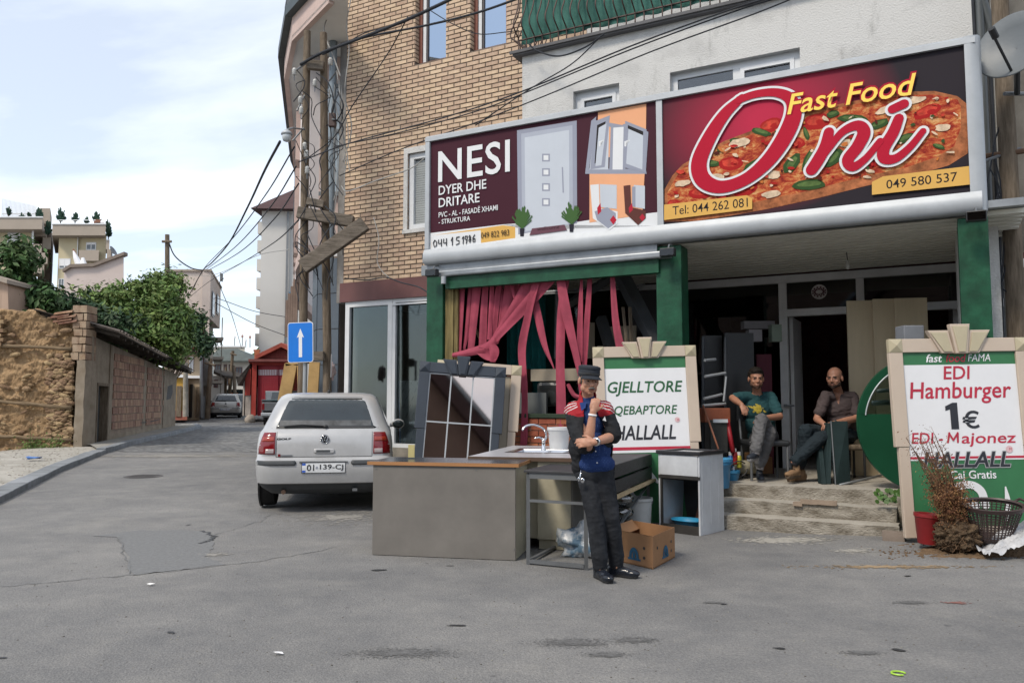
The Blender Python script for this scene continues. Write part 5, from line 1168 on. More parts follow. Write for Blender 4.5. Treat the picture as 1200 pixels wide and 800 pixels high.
# ================================================================== things on and beside the terrace
tbk=at(842,562,9.35);bk=bucket('blue_tub','blue plastic tub with lid standing at the left end of the terrace','tub',(tbk.x,tbk.y,.40),.12,.145,.30,mat('mid_blue_plastic',(.03,.17,.33),.4,var=.08,bump=.03),False)
part('lid',MB().lathe([(.15,.0),(.16,.005),(.165,.035),(.14,.045),(.05,.047)],(tbk.x,tbk.y,.70),28),mat('light_blue_lid',(.05,.26,.48),.4),bk,autos=40)
tb2=at(858,556,9.7);bucket('blue_tub','smaller blue tub partly hidden behind the lidded tub','tub',(tb2.x,tb2.y,.45),.07,.09,.12,mat('mid_blue_plastic',()),False)
PZs=PZ+.005
def tbox(name,lab,cat,x0,y0,x1,y1,Y_,th,m_,bevel=0,yaw=0,z0f=None,**k):
 a_,b_=at(x0,y1,Y_),at(x1,y0,Y_);z0=a_.z if z0f is None else z0f
 c=Vector(((a_.x+b_.x)/2,Y_,0));M_=Matrix.Translation(c)@Matrix.Rotation(R(yaw),4,'Z');h=(b_.x-a_.x)/2
 o=part(name,MB().box((-h,0,z0),(h,th,b_.z)),m_,None,M_,bevel=bevel);return tag(o,lab,cat,**k)
def ttube(name,lab,cat,pts,r,m_,n=8,group=None):
 o=part(name,MB().tube([at(*p)for p in pts],r,n),m_,smooth_=True);return tag(o,lab,cat,group)
for i,(x,y,c_)in enumerate(((856,536,(.05,.15,.4)),(861,532,(.45,.03,.03)),(866,536,(.45,.42,.05)),(859,553,(.04,.25,.5)))):
 p=at(x,y,9.75);z0=p.z-.12;t_=thing('spray_can',['blue spray can standing on the pile beside the blue tub','red spray can between a blue and a yellow one','yellow banded spray can at the right of the red one','bright blue can on the terrace beside the tub'][i],'spray can',(p.x,p.y,z0))
 part('can',MB().lathe([(.03,0),(.032,.005),(.032,.13),(.02,.15)],(p.x,p.y,z0),14),mat('can%d'%i,c_,.3,.3,bump=0),t_,smooth_=True);part('cap',MB().lathe([(.022,.15),(.022,.19)],(p.x,p.y,z0),12),M_white_pvc,t_)
ttube('pipe_roll','rolled cream foam tube lying on the terrace beside the spray cans','roll',[(862,547,9.9),(885,547,10.05)],.085,mat('cream_foam',(.33,.31,.24),.9))
ttube('black_hose','black looped hose lying on the terrace beside the cream roll','hose',[(866+10*math.cos(a*.5),549+9*math.sin(a*.5),9.7)for a in range(12)],.008,M_black)
tbox('carton','brown carton behind the cream roll under the chair','carton',874,530,893,548,10.3,.25,M_card)
tbox('carton','low wooden crate under the chair of the man in teal','crate',893,535,905,555,10.2,.2,M_card)
tbox('grey_slab','dark stone slab leaning behind the blue tub','slab',833,492,852,530,9.75,.04,mat('dark_slab',(.055,.055,.05),.8,var=.3,bump=.3))
ttube('red_bar','red plastic bar standing between the slab and the chair','bar',[(852,492,9.8),(859,530,9.7)],.03,mat('red_bar',(.33,.01,.02),.5))
ttube('copper_pipe','thin copper pipe leaning against the grill menu board','pipe',[(824,475,9.6),(842,526,9.3)],.012,mat('copper_brown',(.30,.12,.07),.5))
tbox('orange_case','brown orange toolbox on the shelf beside the man in teal','toolbox',826,478,856,495,9.8,.3,mat('orange_brown_case',(.22,.06,.025),.6,var=.25),bevel=.01)
tbox('white_board','narrow white board lying on the dark slab','board',836,491,853,495,9.72,.03,M_white_pvc)
rk=thing('shelf_rack','dark steel rack with pale rods beside the man in teal','rack',at(835,540,10.1)*1.0)
for x in(824,850):part('upright',MB().tube([at(x,395,10.1),at(x,545,10.1)],.02,6),M_drk_steel,rk)
for(x0_,y0_,x1_,y1_)in((826,422,838,421),(826,441,850,437),(825,467,846,462),(824,475,850,473)):part('rod',MB().tube([at(x0_,y0_,9.8),at(x1_,y1_,10.0)],.018,8),M_alu,rk)
part('rod',MB().tube([at(851,441,9.9),at(848,470,9.9)],.012,6),M_alu,rk)
for i,(x0_,x1_,y0_,y1_,d_)in enumerate(((852,883,390,520,10.35),(826,846,393,540,10.55),(888,904,415,470,10.5))):
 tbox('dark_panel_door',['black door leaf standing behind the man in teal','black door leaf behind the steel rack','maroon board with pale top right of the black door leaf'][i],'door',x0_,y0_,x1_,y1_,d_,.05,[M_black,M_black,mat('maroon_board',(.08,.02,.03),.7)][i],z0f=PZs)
tbox('shelf_boxes','pale cartons stacked on the black door shelf behind glass','carton',878,386,893,400,10.6,.15,mat('grey_cartons',(.22,.21,.22),.9));tbox('shelf_boxes','small greenish box on the shelf beside the pale cartons','box',905,380,916,400,10.6,.15,mat('greenish_box',(.18,.22,.18),.9))
tbox('shelf_boxes','long pale box lying on the top shelf behind the glass','box',872,376,908,385,10.9,.15,mat('grey_cartons',()))
for i,(x0_,x1_,yt)in enumerate(((1000,1030.5,352),(1031,1057,350),(1057.5,1085,349))):
 tbox('door_blank',['pale beige door blank standing beside the dark doorway','second pale beige door blank right of the doorway','third pale beige door blank behind the hamburger board'][i],'board',x0_,yt,x1_,560,10.2-.13*i,.045,mat('veneer_beige',(.52,.43,.29),.6,var=.12,scale=1.2,stretch=(3,3,.4)),yaw=-10,z0f=PZs,bevel=.003)
for q in([(1023,443),(1024,452),(1026,462)],[(1045,430),(1047,440),(1052,436)],[(1033,430),(1032,440)]):
 pass
M_dkgreen=mat('dark_green_shutter',(.016,.03,.032),.8,var=.2,bump=.08)
for i,(xa,xb,yt,yb,Y_)in enumerate(((963,972,524,568,9.2),(968,983,496,568,9.2),(979,1003,494,568,9.15))):
 a_,b_,=at(xa,yb,Y_),at(xb,yt,Y_);t_=thing('green_shutter',['short dark green shutter leaf leaning left of the others on the terrace edge','narrow dark green shutter leaf between the short one and the wide one','wide dark green shutter leaf leaning nearest the round green panel'][i],'shutter',(a_.x,Y_,PZ))
 w_=.05 if i<2 else.20;q0=Vector((a_.x,Y_,PZs));q1=Vector((b_.x-(w_ if i==2 else.04),Y_+.22,b_.z))
 mb=MB().prism([q0,q0+Vector((w_,-.02 if i<2 else.06,0)),q1+Vector((w_,0,0)),q1],(.0,.12 if i<2 else.04,0));part('leaf',mb,M_dkgreen,t_,bevel=.006)
 if i==2:
  part('leaf_edge',MB().tube([q0+Vector((.0,-.006,0)),q1+Vector((0,-.006,0))],.007,6),M_steel,t_)
  for z_ in(.3,.55,.8):part('slat_rib',MB().box((q0.x+.05+z_*.0,Y_+.06+z_*.28,PZ+.45*z_),(q0.x+.07,Y_+.08+z_*.28,PZ+.46*z_)),M_dkgreen,t_)
ttube('aluminium_angle','long aluminium angle lying on the terrace edge under the round panel','metal bar',[(984,568,9.1),(1035,556,9.6)],.014,M_alu_d)
RC=at(1084,496,8.75);RR=.735
rp_=thing('round_panel','round dark green door panel with glazed half-moon standing behind the hamburger board','panel',(RC.x,8.75,PZ))
def ring_sector(r0,r1,a0,a1,y,th,n=40):
 mb=MB()
 for i in range(n+1):
  a=R(a0+(a1-a0)*i/n)
  for r_ in(r0,r1):
   for yy in(y,y+th):mb.v.append((RC.x+r_*math.cos(a),yy,RC.z+r_*math.sin(a)))
 for i in range(n):
  o=i*4
  for q in((0,4,6,2),(1,3,7,5),(0,1,5,4),(2,6,7,3)):mb.f.append(tuple(o+k for k in q));mb.m.append(0)
 return mb
M_pgreen=mat('panel_green_paint',(.012,.075,.038),.35,var=.1,bump=.03)
part('rim',ring_sector(RR-.075,RR,8,172,8.75,.04),M_pgreen,rp_,autos=40);part('lower_half',MB().prism([(RC.x+RR*math.cos(R(172+i*4.9)),8.75,RC.z+RR*math.sin(R(172+i*4.9)))for i in range(41)],(0,.04,0)),M_pgreen,rp_)
part('pane',MB().prism([(RC.x+(RR-.07)*math.cos(R(8+i*4.1)),8.765,RC.z+(RR-.07)*math.sin(R(8+i*4.1)))for i in range(41)],(0,.008,0)),glass('greenish_pane',(.6,.66,.62),.10),rp_)
part('edge_strip',MB().tube([(RC.x+(RR-.08)*math.cos(R(172-i*4)),8.745,RC.z+(RR-.08)*math.sin(R(172-i*4)))for i in range(42)],.008,5),M_alu,rp_)
for(xa,ya,xb,yb,r_)in((1028,458,1062,456,.022),(1022,472,1062,471,.03)):ttube('alu_rail','short aluminium rail seen through the round panel' if r_<.03 else 'thicker aluminium rail seen low through the round panel','rail',[(xa,ya,8.9),(xb,yb,8.9)],r_,M_alu)
pr_=at(1088,634,7.58);bucket('red_pot','red plastic pot at the left foot of the hamburger board','pot',(pr_.x,pr_.y,.07),.095,.13,.28,mat('red_plastic',(.22,.012,.015),.45,var=.12),False,Matrix.Rotation(R(4),4,'Y'))
rbp=at(1126,640,7.35);ds=thing('dead_shrub','uprooted dried brown shrub with its soil root ball leaning on the board','shrub',(rbp.x,rbp.y,0))
o=lump('root_ball',None,None,(rbp.x+.0,rbp.y+.05,.19),(.19,.15,.15),mat('root_soil',(.06,.04,.026),.97,scale=22,bump=1,bscale=45,bdist=.03,col2=(.17,.12,.075)),5,.34,.0,60,40,9.0)
o.parent=ds;o.matrix_parent_inverse=WM[ds].inverted()
mbt,mbl=MB(),MB();base=Vector((rbp.x-.02,rbp.y+.06,.30))
for i in range(34):
 tip=Vector((base.x-random.uniform(.05,.52),base.y+random.uniform(-.22,.1),random.uniform(.45,1.12)+0));tip.x=base.x-(tip.z-.3)*random.uniform(.25,.55)+random.uniform(-.08,.16)
 m1=base.lerp(tip,.4)+Vector((random.uniform(-.04,.06),random.uniform(-.05,.05),.05));C=crom([base+Vector((random.uniform(-.06,.06),random.uniform(-.04,.04),-.05)),m1,tip],6)
 mbt.tube(C,[.007*(1-.8*k/len(C))+.001 for k in range(len(C))],5)
 for k,c in enumerate(C):
  if k<2:continue
  for q in range(6 if c.z<.62 else 3):
   e=c+Vector((random.gauss(0,.05),random.gauss(0,.04),random.gauss(.0,.05)));
   if q<2:mbt.tube([c,e],.0015,3)
   for w_ in range(7 if c.z<.62 else 2):
    p=e+Vector((random.gauss(0,.02),random.gauss(0,.02),random.gauss(0,.022)));s=random.uniform(.005,.013);n_=Vector((random.gauss(0,1),random.gauss(0,1),random.gauss(0,1))).normalized();x=n_.orthogonal().normalized();y=n_.cross(x)
    mbl.add([p+x*s,p+y*s*.5,p-x*s,p-y*s*.5],[(0,1,2,3)])
part('twigs',mbt,mat('twig_brown',(.16,.09,.055),.9,var=.3,bump=0),ds,kind='stuff');part('dry_leaves',mbl,mat('dry_leaf',(.20,.10,.05),.9,rnd=.4,bump=0),ds,kind='stuff')
mb=MB()
for i in range(420):
 v=Vector((random.gauss(0,1),random.gauss(0,1),random.gauss(0,1))).normalized();c_=Vector((rbp.x,rbp.y+.05,.19))+Vector((v.x*.185,v.y*.145,v.z*.145));
 if c_.z>.03:mb.tube([c_,c_+Vector((random.gauss(0,.025),random.gauss(0,.02),random.gauss(-.01,.025))),c_+v*.008+Vector((random.gauss(0,.03),random.gauss(0,.02),random.gauss(-.02,.025)))],.0018,3)
part('root_hairs',mb,mat('root_fibre',(.16,.10,.06),.9,bump=0),ds,kind='stuff')
bc=at(1160,634,7.42);bs=thing('laundry_basket','dark brown plastic mesh basket standing before the hamburger board','basket',(bc.x,bc.y,0));hB2=.33
M_bask=mat('brown_basket_plastic',(.045,.028,.026),.45,var=.15,bump=.03);Mb_=Matrix.Translation((bc.x+.0,bc.y-.02,.14))@Matrix.Rotation(R(-2),4,'Y')@Matrix.Rotation(R(9),4,'X')
def br_(z):return.165+.10*z/hB2
mb=MB();n_=40
for k in range(n_):
 a=2*math.pi*k/n_;a2=a+.0;mb.tube([(br_(z)*math.cos(a2),br_(z)*.82*math.sin(a2),z)for z in(.02,.1,.2,.3,hB2-.03)],.0058,4)
part('mesh_ribs',mb,M_bask,bs,Mb_);mb=MB()
for j in range(1,12):
 z=.02+j*(hB2-.05)/12;mb.tube([(br_(z)*math.cos(a*.157),br_(z)*.82*math.sin(a*.157),z)for a in range(41)],.005,4)
part('mesh_hoops',mb,M_bask,bs,Mb_)
part('rim',MB().lathe([(.256,hB2-.04),(.272,hB2-.035),(.282,hB2),(.264,hB2+.004),(.25,hB2-.01)],(0,0,0),40,sy=.82,cap=False),M_bask,bs,Mb_,autos=50);part('base',MB().lathe([(.15,0),(.17,.03)],(0,0,0),30,sy=.82),M_bask,bs,Mb_)
for s in(-1,1):part('handle',MB().tube([(s*.26,-.07,hB2),(s*.29,-.05,hB2+.025),(s*.29,.05,hB2+.025),(s*.26,.07,hB2)],.012,6),M_bask,bs,Mb_)
sp=at(1176,640,7.12);M_sack=mat('white_woven_sack',(.46,.47,.49),.6,var=.2,scale=8,bump=.8,bscale=15,bdist=.03)
mb=MB();n_=34
cx_,cy_=sp.x+.02,sp.y+.1
for j in range(n_):
 for i in range(n_):
  x,y=i/(n_-1),j/(n_-1);z=.02+.30*max(0,x-.15)*(.6+.6*math.sin(y*3))+.10*abs(noise.noise(Vector((x*5,y*5,1))))+.05*abs(noise.noise(Vector((x*13,y*13,3))))
  mb.v.append((cx_-.16+.60*x+.05*noise.noise(Vector((y*4,1,1))),cy_-.12+.42*y+.06*noise.noise(Vector((x*4,5,1))),.03+z))
for j in range(n_-1):
 for i in range(n_-1):a=j*n_+i;mb.f.append((a,a+1,a+n_+1,a+n_));mb.m.append(0)
tag(part('white_sack',mb,M_sack,smooth_=True),'crumpled white woven sack lying on the soil at the right edge','sack')
M_soil=mat('brown_soil',(.15,.10,.06),.97,var=.3,scale=9,bump=1,bscale=40,bdist=.02)
gs=gp(1192,650);mb=MB();nx_,ny_=70,34
for j in range(ny_):
 for i in range(nx_):
  x,y=-1+2*i/(nx_-1),-1+2*j/(ny_-1);X_,Y_=gs.x+.15+x*1.15,gs.y+.12+y*.42;r_=max(0,1-(x*x+y*y*1.0)**.5*(1+.5*noise.noise(Vector((x*3,y*3,0)))))
  mb.v.append((X_,Y_,gh(X_,Y_)-.012+.15*r_**1.5+.035*noise.fractal(Vector((x*6,y*4,2)),.8,2,4)*min(1,r_*5)))
for j in range(ny_-1):
 for i in range(nx_-1):a=j*nx_+i;mb.f.append((a,a+1,a+nx_+1,a+nx_));mb.m.append(0)
tag(part('soil_heap',mb,M_soil,kind='stuff',smooth_=True),'low heap of spilled brown soil at the right edge','soil')
scatter_dust('soil_crumbs',gs.x-.35,gs.y+.0,.6,.12,900,M_soil,.006,.03)
mb=MB()
for i in range(700):
 x,y=gs.x-.3+random.gauss(0,.4),gs.y+.05+random.gauss(0,.12);s=random.uniform(.004,.016);mb.ell((x,y,gh(x,y)+s*.4),(s,s,s*.7),seg=5,rings=3)
part('soil_clods',mb,M_soil,kind='stuff')
tbox('grey_bin','small grey plastic bin behind the top left corner of the hamburger board','bin',1060,381,1083,402,8.3,.2,mat('grey_bin',(.17,.18,.20),.6),bevel=.01)
# ================================================================== VEHICLES
def car_paint(name,c,metal=0.0):return mat(name,c,.34,metal,var=.10,scale=2.5,bump=.02,coat=.6)
M_glasscar=mat('car_glass',(.02,.028,.032),.06,var=.2,bump=0,spec=.8)
M_lamp=mat('tail_lamp_red',(.17,.005,.008),.15,bump=0,coat=.5);M_lampo=mat('tail_lamp_amber',(.30,.03,.012),.15,bump=0,coat=.5);M_lampw=mat('tail_lamp_clear',(.35,.30,.30),.15,bump=0)
M_bumper=mat('grey_bumper_trim',(.045,.05,.055),.6,var=.1,bump=.05)
LV=[
 (.20,.22,3.95,.70,.22),(.28,.10,4.02,.80,.24),(.335,.06,4.08,.835,.24),(.345,.035,4.10,.85,.24),(.46,.0,4.14,.862,.24),(.56,.0,4.15,.868,.24),(.62,.015,4.14,.868,.22),
 (.645,.065,4.12,.865,.20),(.66,.09,4.1,.864,.19),(.80,.105,4.05,.862,.18),(.90,.13,3.98,.85,.18),(.955,.16,3.6,.838,.18),(.985,.20,3.05,.815,.19),
 (1.10,.275,2.85,.765,.20),(1.25,.375,2.55,.705,.20),(1.35,.455,2.32,.66,.21),(1.40,.52,2.2,.625,.22),(1.435,.62,2.05,.57,.25),(1.452,.80,1.85,.45,.28)]
def lv(z):
 for a,b in zip(LV[:-1],LV[1:]):
  if a[0]<=z<=b[0]:
   t=(z-a[0])/(b[0]-a[0]);return[a[k]+(b[k]-a[k])*t for k in range(5)]
 return list(LV[-1]if z>1 else LV[0])
def rearx(y,z):
 _,rx,fx_,hw,cr=lv(z);x=rx+.035*(y/hw)**2;e=abs(y)-(hw-cr)
 if e>0:x+=cr-math.sqrt(max(0,cr*cr-min(e,cr)**2))
 return x
def outline(l,n=12):
 z,rx,fx_,hw,cr=l;P=[]
 ys=[hw-cr-(hw-cr)*2*i/10 for i in range(11)]
 P+=[(rx+.035*(y/hw)**2,y)for y in ys[::-1]]
 off=.035*((hw-cr)/hw)**2
 P+=[(rx+off+cr-cr*math.cos(a),hw-cr+cr*math.sin(a))for a in[math.pi/2*k/6 for k in range(1,7)]]
 for k in range(1,12):x=rx+cr+off+(fx_-rx-2*cr-off)*k/12;P.append((x,hw-.05*max(0,(k-7)/5)**2*1.5))
 frw=hw-.08
 P+=[(fx_-cr+cr*math.sin(a),frw-cr+cr*math.cos(a))for a in[math.pi/2*k/6 for k in range(0,7)]]
 H=P[10:];M_=[(x,-y)for x,y in H[::-1]]
 return P[:10][::1]and[(x,y)for x,y in P]+[(x,-y)for x,y in P[11:][::-1]]
def body_mesh():
 mb=MB();rings=[outline(l)for l in LV];n=len(rings[0])
 for l,r_ in zip(LV,rings):mb.v+=[(x,y,l[0])for x,y in r_]
 for i in range(len(LV)-1):
  for j in range(n):
   mb.f.append((i*n+j,i*n+(j+1)%n,(i+1)*n+(j+1)%n,(i+1)*n+j));mb.m.append(1 if i<2 else 0)
 mb.f.append(tuple(range(n-1,-1,-1)));mb.m.append(1);o=(len(LV)-1)*n;mb.f.append(tuple(o+j for j in range(n)));mb.m.append(0);return mb
def rpanel(ylo,yhi,z0,z1,off,ny=14,nz=8,th=.012,rnd=0.0):
 """panel on the rear skin; ylo/yhi functions of z"""
 mb=MB()
 for lay in(off,off-th):
  for j in range(nz+1):
   z=z0+(z1-z0)*j/nz;a,b=ylo(z),yhi(z)
   if rnd:
    e=min(z-z0,z1-z);ins=rnd-math.sqrt(max(0,rnd*rnd-(rnd-min(e,rnd))**2));a+=ins;b-=ins
   for i in range(ny+1):y=a+(b-a)*i/ny;mb.v.append((rearx(y,z)-lay,y,z))
 N=(ny+1)*(nz+1)
 for j in range(nz):
  for i in range(ny):a=j*(ny+1)+i;mb.f.append((a,a+ny+1,a+ny+2,a+1));mb.m.append(0)
 ed=[i for i in range(ny+1)]+[j*(ny+1)+ny for j in range(1,nz+1)]+[nz*(ny+1)+i for i in range(ny-1,-1,-1)]+[j*(ny+1)for j in range(nz-1,0,-1)]
 for k in range(len(ed)):a,b=ed[k],ed[(k+1)%len(ed)];mb.f.append((a,b,b+N,a+N));mb.m.append(0)
 return mb
def spanel(x0,x1,z0,z1,s,off=.004,sl0=0,sl1=0,m=0):
 mb=MB();nx,nz=6,5
 for j in range(nz+1):
  z=z0+(z1-z0)*j/nz
  for i in range(nx+1):t=i/nx;a,b=x0+sl0*j/nz,x1+sl1*j/nz;mb.v.append((a+(b-a)*t,s*(lv(z)[3]+off),z))
 for j in range(nz):
  for i in range(nx):a=j*(nx+1)+i;mb.f.append((a,a+1,a+nx+2,a+nx+1)if s<0 else(a,a+nx+1,a+nx+2,a+1));mb.m.append(0)
 return mb
def make_car(name,label,paint,loc,rot,detail=True):
 t=thing(name,label,'car',(0,0,0),0)
 part('body',body_mesh(),[paint,M_bumper],t,autos=38)
 part('rear_window',rpanel(lambda z:-(lv(z)[3]-.105),lambda z:lv(z)[3]-.105,1.0,1.375,.004,nz=10,rnd=.03),M_glasscar,t,smooth_=True)
 for s in(-1,1):
  f0=(lambda z:.62+(1-(z-.70)/.25)*.0);outer=lambda z:lv(z)[3]-.012-.06*((z-.68)/.27)
  lo,hi=((lambda z:.615),outer)if s>0 else((lambda z:-outer(z)),(lambda z:-.615))
  lampo=part('tail_lamp',rpanel(lo,hi,.69,.955,.010,nz=8),M_lamp,t,smooth_=True)
  part('amber_lens',rpanel((lambda z:.63)if s>0 else(lambda z:-outer(z)+.02),(lambda z:outer(z)-.02)if s>0 else(lambda z:-.63),.845,.90,.0125,nz=3),M_lampo,lampo,smooth_=True)
  part('clear_lens',rpanel((lambda z:.63)if s>0 else(lambda z:-.735),(lambda z:.735)if s>0 else(lambda z:-.63),.70,.755,.0127,nz=3),M_lampw,lampo,smooth_=True)
  part('bumper_strip',rpanel((lambda z:.34)if s>0 else(lambda z:-lv(z)[3]+.02),(lambda z:lv(z)[3]-.02)if s>0 else(lambda z:-.34),.565,.62,.016,nz=3,rnd=.015),M_bumper,t,smooth_=True)
  w1=part('side_window',spanel(.78,1.62,1.0,1.35,s,sl0=.10,sl1=0),M_glasscar,t);w2=part('side_window',spanel(1.70,2.75,1.0,1.35,s,sl0=0,sl1=-.48),M_glasscar,t)
  part('quarter_window',spanel(.52,.72,1.02,1.33,s,sl0=.14,sl1=.1),M_glasscar,t)
  part('side_moulding',spanel(.75,3.3,.52,.57,s,off=.010),M_bumper,t)
  mir_=part('mirror',MB().ell((2.62,s*.97,.99),(.06,.105,.075),seg=14,rings=10).tube([(2.64,s*.84,.97),(2.63,s*.92,.975)],.03,8),paint,t,smooth_=True)
  part('mirror_glass',MB().ell((2.565,s*.97,.99),(.015,.088,.06),seg=14,rings=8),M_glasscar,mir_,smooth_=True)
  for x in(.82,3.30):
   wl=part('wheel',MB().lathe([(.28,-.095),(.305,-.088),(.312,-.05),(.312,.05),(.305,.088),(.28,.095),(.20,.085)],(x,s*.765,.312),30,M=Matrix.Rotation(R(90),4,'X')),M_rubber,t,autos=50)
   part('rim',MB().lathe([(.20,-.07),(.19,.02),(.05,.045),(.0005,.05)],(x,s*.765,.312),20,M=Matrix.Rotation(R(90*-s),4,'X')),M_alu,wl,autos=50)
   part('wheel_arch',MB().lathe([(.345,-.01),(.345,.012)],(x,s*(.862),.33),26,M=Matrix.Rotation(R(90),4,'X')),M_black,t)
 part('windscreen',MB().add([(2.98,-.68,1.0),(2.98,.68,1.0),(2.30,.58,1.38),(2.30,-.58,1.38)],[(0,1,2,3)]),M_glasscar,t)
 for s in(-1,1):part('headlight',MB().ell((4.03,s*.58,.68),(.08,.16,.08)),M_lampw,t,smooth_=True)
 pz0=.475
 pl_=part('number_plate',rpanel(lambda z:-.265,lambda z:.265,pz0,pz0+.115,.012,nz=2),M_white_pvc,t)
 if detail:
  def RT(s,y0,z0,y1,z1,m_,off,par,**k):
   M_=Matrix(((0,1,0,0),(-1,0,0,0),(0,0,1,0),(0,0,0,1)))
   return lettering(s,(-y1,z0,-y0,z1),rearx((y0+y1)/2,(z0+z1)/2)-off,m_,par,M_,**k)
  pb_=part('plate_border',rpanel(lambda z:-.272,lambda z:.272,pz0-.007,pz0+.122,.009,nz=2),M_black,pl_)
  part('blue_band',rpanel(lambda z:.22,lambda z:.264,pz0+.003,pz0+.112,.0135,ny=2,nz=1),mat('plate_blue',(.03,.10,.45),.4,bump=0),pl_)
  RT('01',.205,pz0+.022,.13,pz0+.095,M_black,.0150,pl_,bold=.03)if False else None
  for s_,ya,yb in(('01',.205,.115),('139-CJ',.045,-.245)):RT(s_,yb,pz0+.02,ya,pz0+.097,M_black,.0145,pl_,bold=.012)
  part('plate_crest',MB().lathe([(.016,0),(.016,.002)],(rearx(.08,.53)-.0135,.082,pz0+.058),12,M=Matrix.Rotation(R(90),4,'Y')),mat('crest_grey',(.3,.32,.38),.5,bump=0),pl_)
  part('plate_recess_lip',rpanel(lambda z:-.30,lambda z:.30,.595,.607,.018,nz=1),M_bumper,t)
  ez,ex=.87,rearx(0,.87)-.012
  em=part('emblem',MB().lathe([(.056,0),(.058,.006),(.05,.010)],(ex+.006,0,ez),26,M=Matrix.Rotation(R(-90),4,'Y')),M_black,t)
  mbr=MB();mbr.tube([(ex-.006,.052*math.cos(a*.2618),ez+.052*math.sin(a*.2618))for a in range(25)],.0045,6)
  for pts in([(.022,.046),(0,.006),(-.022,.046)],[(.044,.026),(.018,-.040),(0,-.004),(-.018,-.040),(-.044,.026)]):mbr.tube([(ex-.007,a,ez+b)for a,b in pts],.0048,5)
  part('emblem_relief',mbr,M_chrome,em,smooth_=True)
  RT('GOLF',.42,.865,.60,.888,M_black,.006,t,bold=.06);RT('VARIO',.46,.838,.60,.85,M_alu_d,.006,t)if False else None
  part('red_badge',MB().box((rearx(.56,.66)-.010,.545,.665),(rearx(.56,.66)+.01,.575,.695)),M_lamp,t);part('badge_mark',MB().box((rearx(.47,.66)-.010,.40,.673),(rearx(.47,.66)+.01,.535,.685)),M_alu_d,t)
  part('latch',rpanel(lambda z:-.13,lambda z:.13,.70,.755,.012,nz=4,rnd=.025),paint,t,smooth_=True);part('latch_grip',rpanel(lambda z:-.07,lambda z:.10,.715,.74,.016,nz=2),M_bumper,t)
  for s in(-1,1):part('shut_line',rpanel(lambda z:s*.60-.003,lambda z:s*.60+.003,.66,.96,.0035,ny=1,nz=6),M_black,t)
  part('shut_line',rpanel(lambda z:-.60,lambda z:.60,.655,.661,.0038,nz=1),M_black,t);part('shut_line',rpanel(lambda z:-.66,lambda z:.66,1.383,1.389,.0038,nz=1),M_black,t)
  part('wiper',MB().tube([(rearx(.0,1.03)-.03,.02,1.03),(rearx(.3,1.05)-.035,.30,1.045),(rearx(.46,1.04)-.02,.50,1.03)],.009,6).ell((rearx(0,1.02)-.02,.0,1.025),(.02,.03,.02)).box((rearx(.2,1.03)-.02,-.02,1.018),(rearx(.2,1.03)-.005,.52,1.03)),M_black,t)
  part('seam_blind',rpanel(lambda z:-.62,lambda z:.62,1.002,1.03,.0055,nz=1),M_black,t)
  part('aerial',MB().tube([(.72,0,1.45),(.74,0,1.475)],.02,8).tube([(.73,0,1.47),(.95,0,1.60)],.003,5),M_black,t)
  part('exhaust',MB().tube([(.10,.50,.235),(.5,.50,.25)],.028,12).ell((.45,.42,.26),(.25,.18,.08)),mat('rusty_steel',(.12,.08,.06),.7,.4,bump=.3),t,autos=50)
  part('tow_eye',MB().box((.05,-.42,.24),(.12,-.36,.27)),M_steel,t)
  part('rear_shelf',rpanel(lambda z:-.58,lambda z:.58,1.035,1.10,.0048,nz=3),mat('parcel_shelf',(.07,.075,.08),.5,var=.7,scale=4,bump=0),t)
 t.location=loc;t.rotation_euler=(0,0,rot);return t
def ground_at(x,y):return Vector((x,y,gh(x,y)))
M_silverwhite=car_paint('car_silver_white',(.42,.425,.43),.2)
golf_rear=gp(378,590);gr_l=at(380,500,10.02)
CARYAW=R(90+9.0)
wcar=make_car('parked_car','dusty white hatchback seen from behind, parked beside the one-way sign',M_silverwhite,(gr_l.x,10.02,.03),CARYAW)
wcar.scale=(1,.985,1.025)
p=at(264,488,47.5);sc1=make_car('parked_car','small silver hatchback parked far up the lane, nearest of the far cars',car_paint('car_silver',(.38,.37,.34),.3),(p.x,47.5,gh(p.x,47.5)),R(90+17),True)
p=at(278,488,53);sc2=make_car('parked_car','dark car parked just behind the far silver hatchback',car_paint('car_dark',(.03,.035,.05),.2),(p.x,53,gh(p.x,53)),R(90+20),False)
for c_ in(sc1,sc2):
 pass
pk=thing('pickup_truck','grey pickup truck seen from behind in front of the red garage','pickup',(0,0,0))
M_pk=car_paint('pickup_grey',(.16,.17,.18),.4);M_pk2=car_paint('pickup_dark_green',(.02,.05,.055),.1)
part('tailgate',MB().box((0,-.85,.68),(.06,.85,1.08)),M_pk,pk,bevel=.03);part('bed_side',MB().box((.061,-.88,.55),(1.5,-.80,1.12)).box((.061,.80,.55),(1.5,.88,1.12)),M_pk,pk,bevel=.02);part('bed_cover',MB().box((-.01,-.89,1.125),(1.5,.89,1.20)),M_pk2,pk,bevel=.03)
part('handle',MB().box((-.02,-.14,.98),(.0,.14,1.03)),M_black,pk)
part('lower_body',MB().box((.05,-.86,.38),(4.6,.86,.545)),M_pk,pk,bevel=.03);part('cab',MB().prism([(1.52,-.86,.55),(3.4,-.86,.55),(3.35,-.86,1.1),(2.9,-.78,1.62),(1.65,-.78,1.62),(1.54,-.86,1.1)],(0,1.72,0)),M_pk,pk,bevel=.04);part('bonnet',MB().box((3.4,-.84,.55),(4.7,.84,1.02)),M_pk,pk,bevel=.08)
part('rear_window',MB().prism([(1.545,-.65,1.14),(1.545,.65,1.14),(1.62,.6,1.55),(1.62,-.6,1.55)],(-.03,0,0)),M_glasscar,pk)
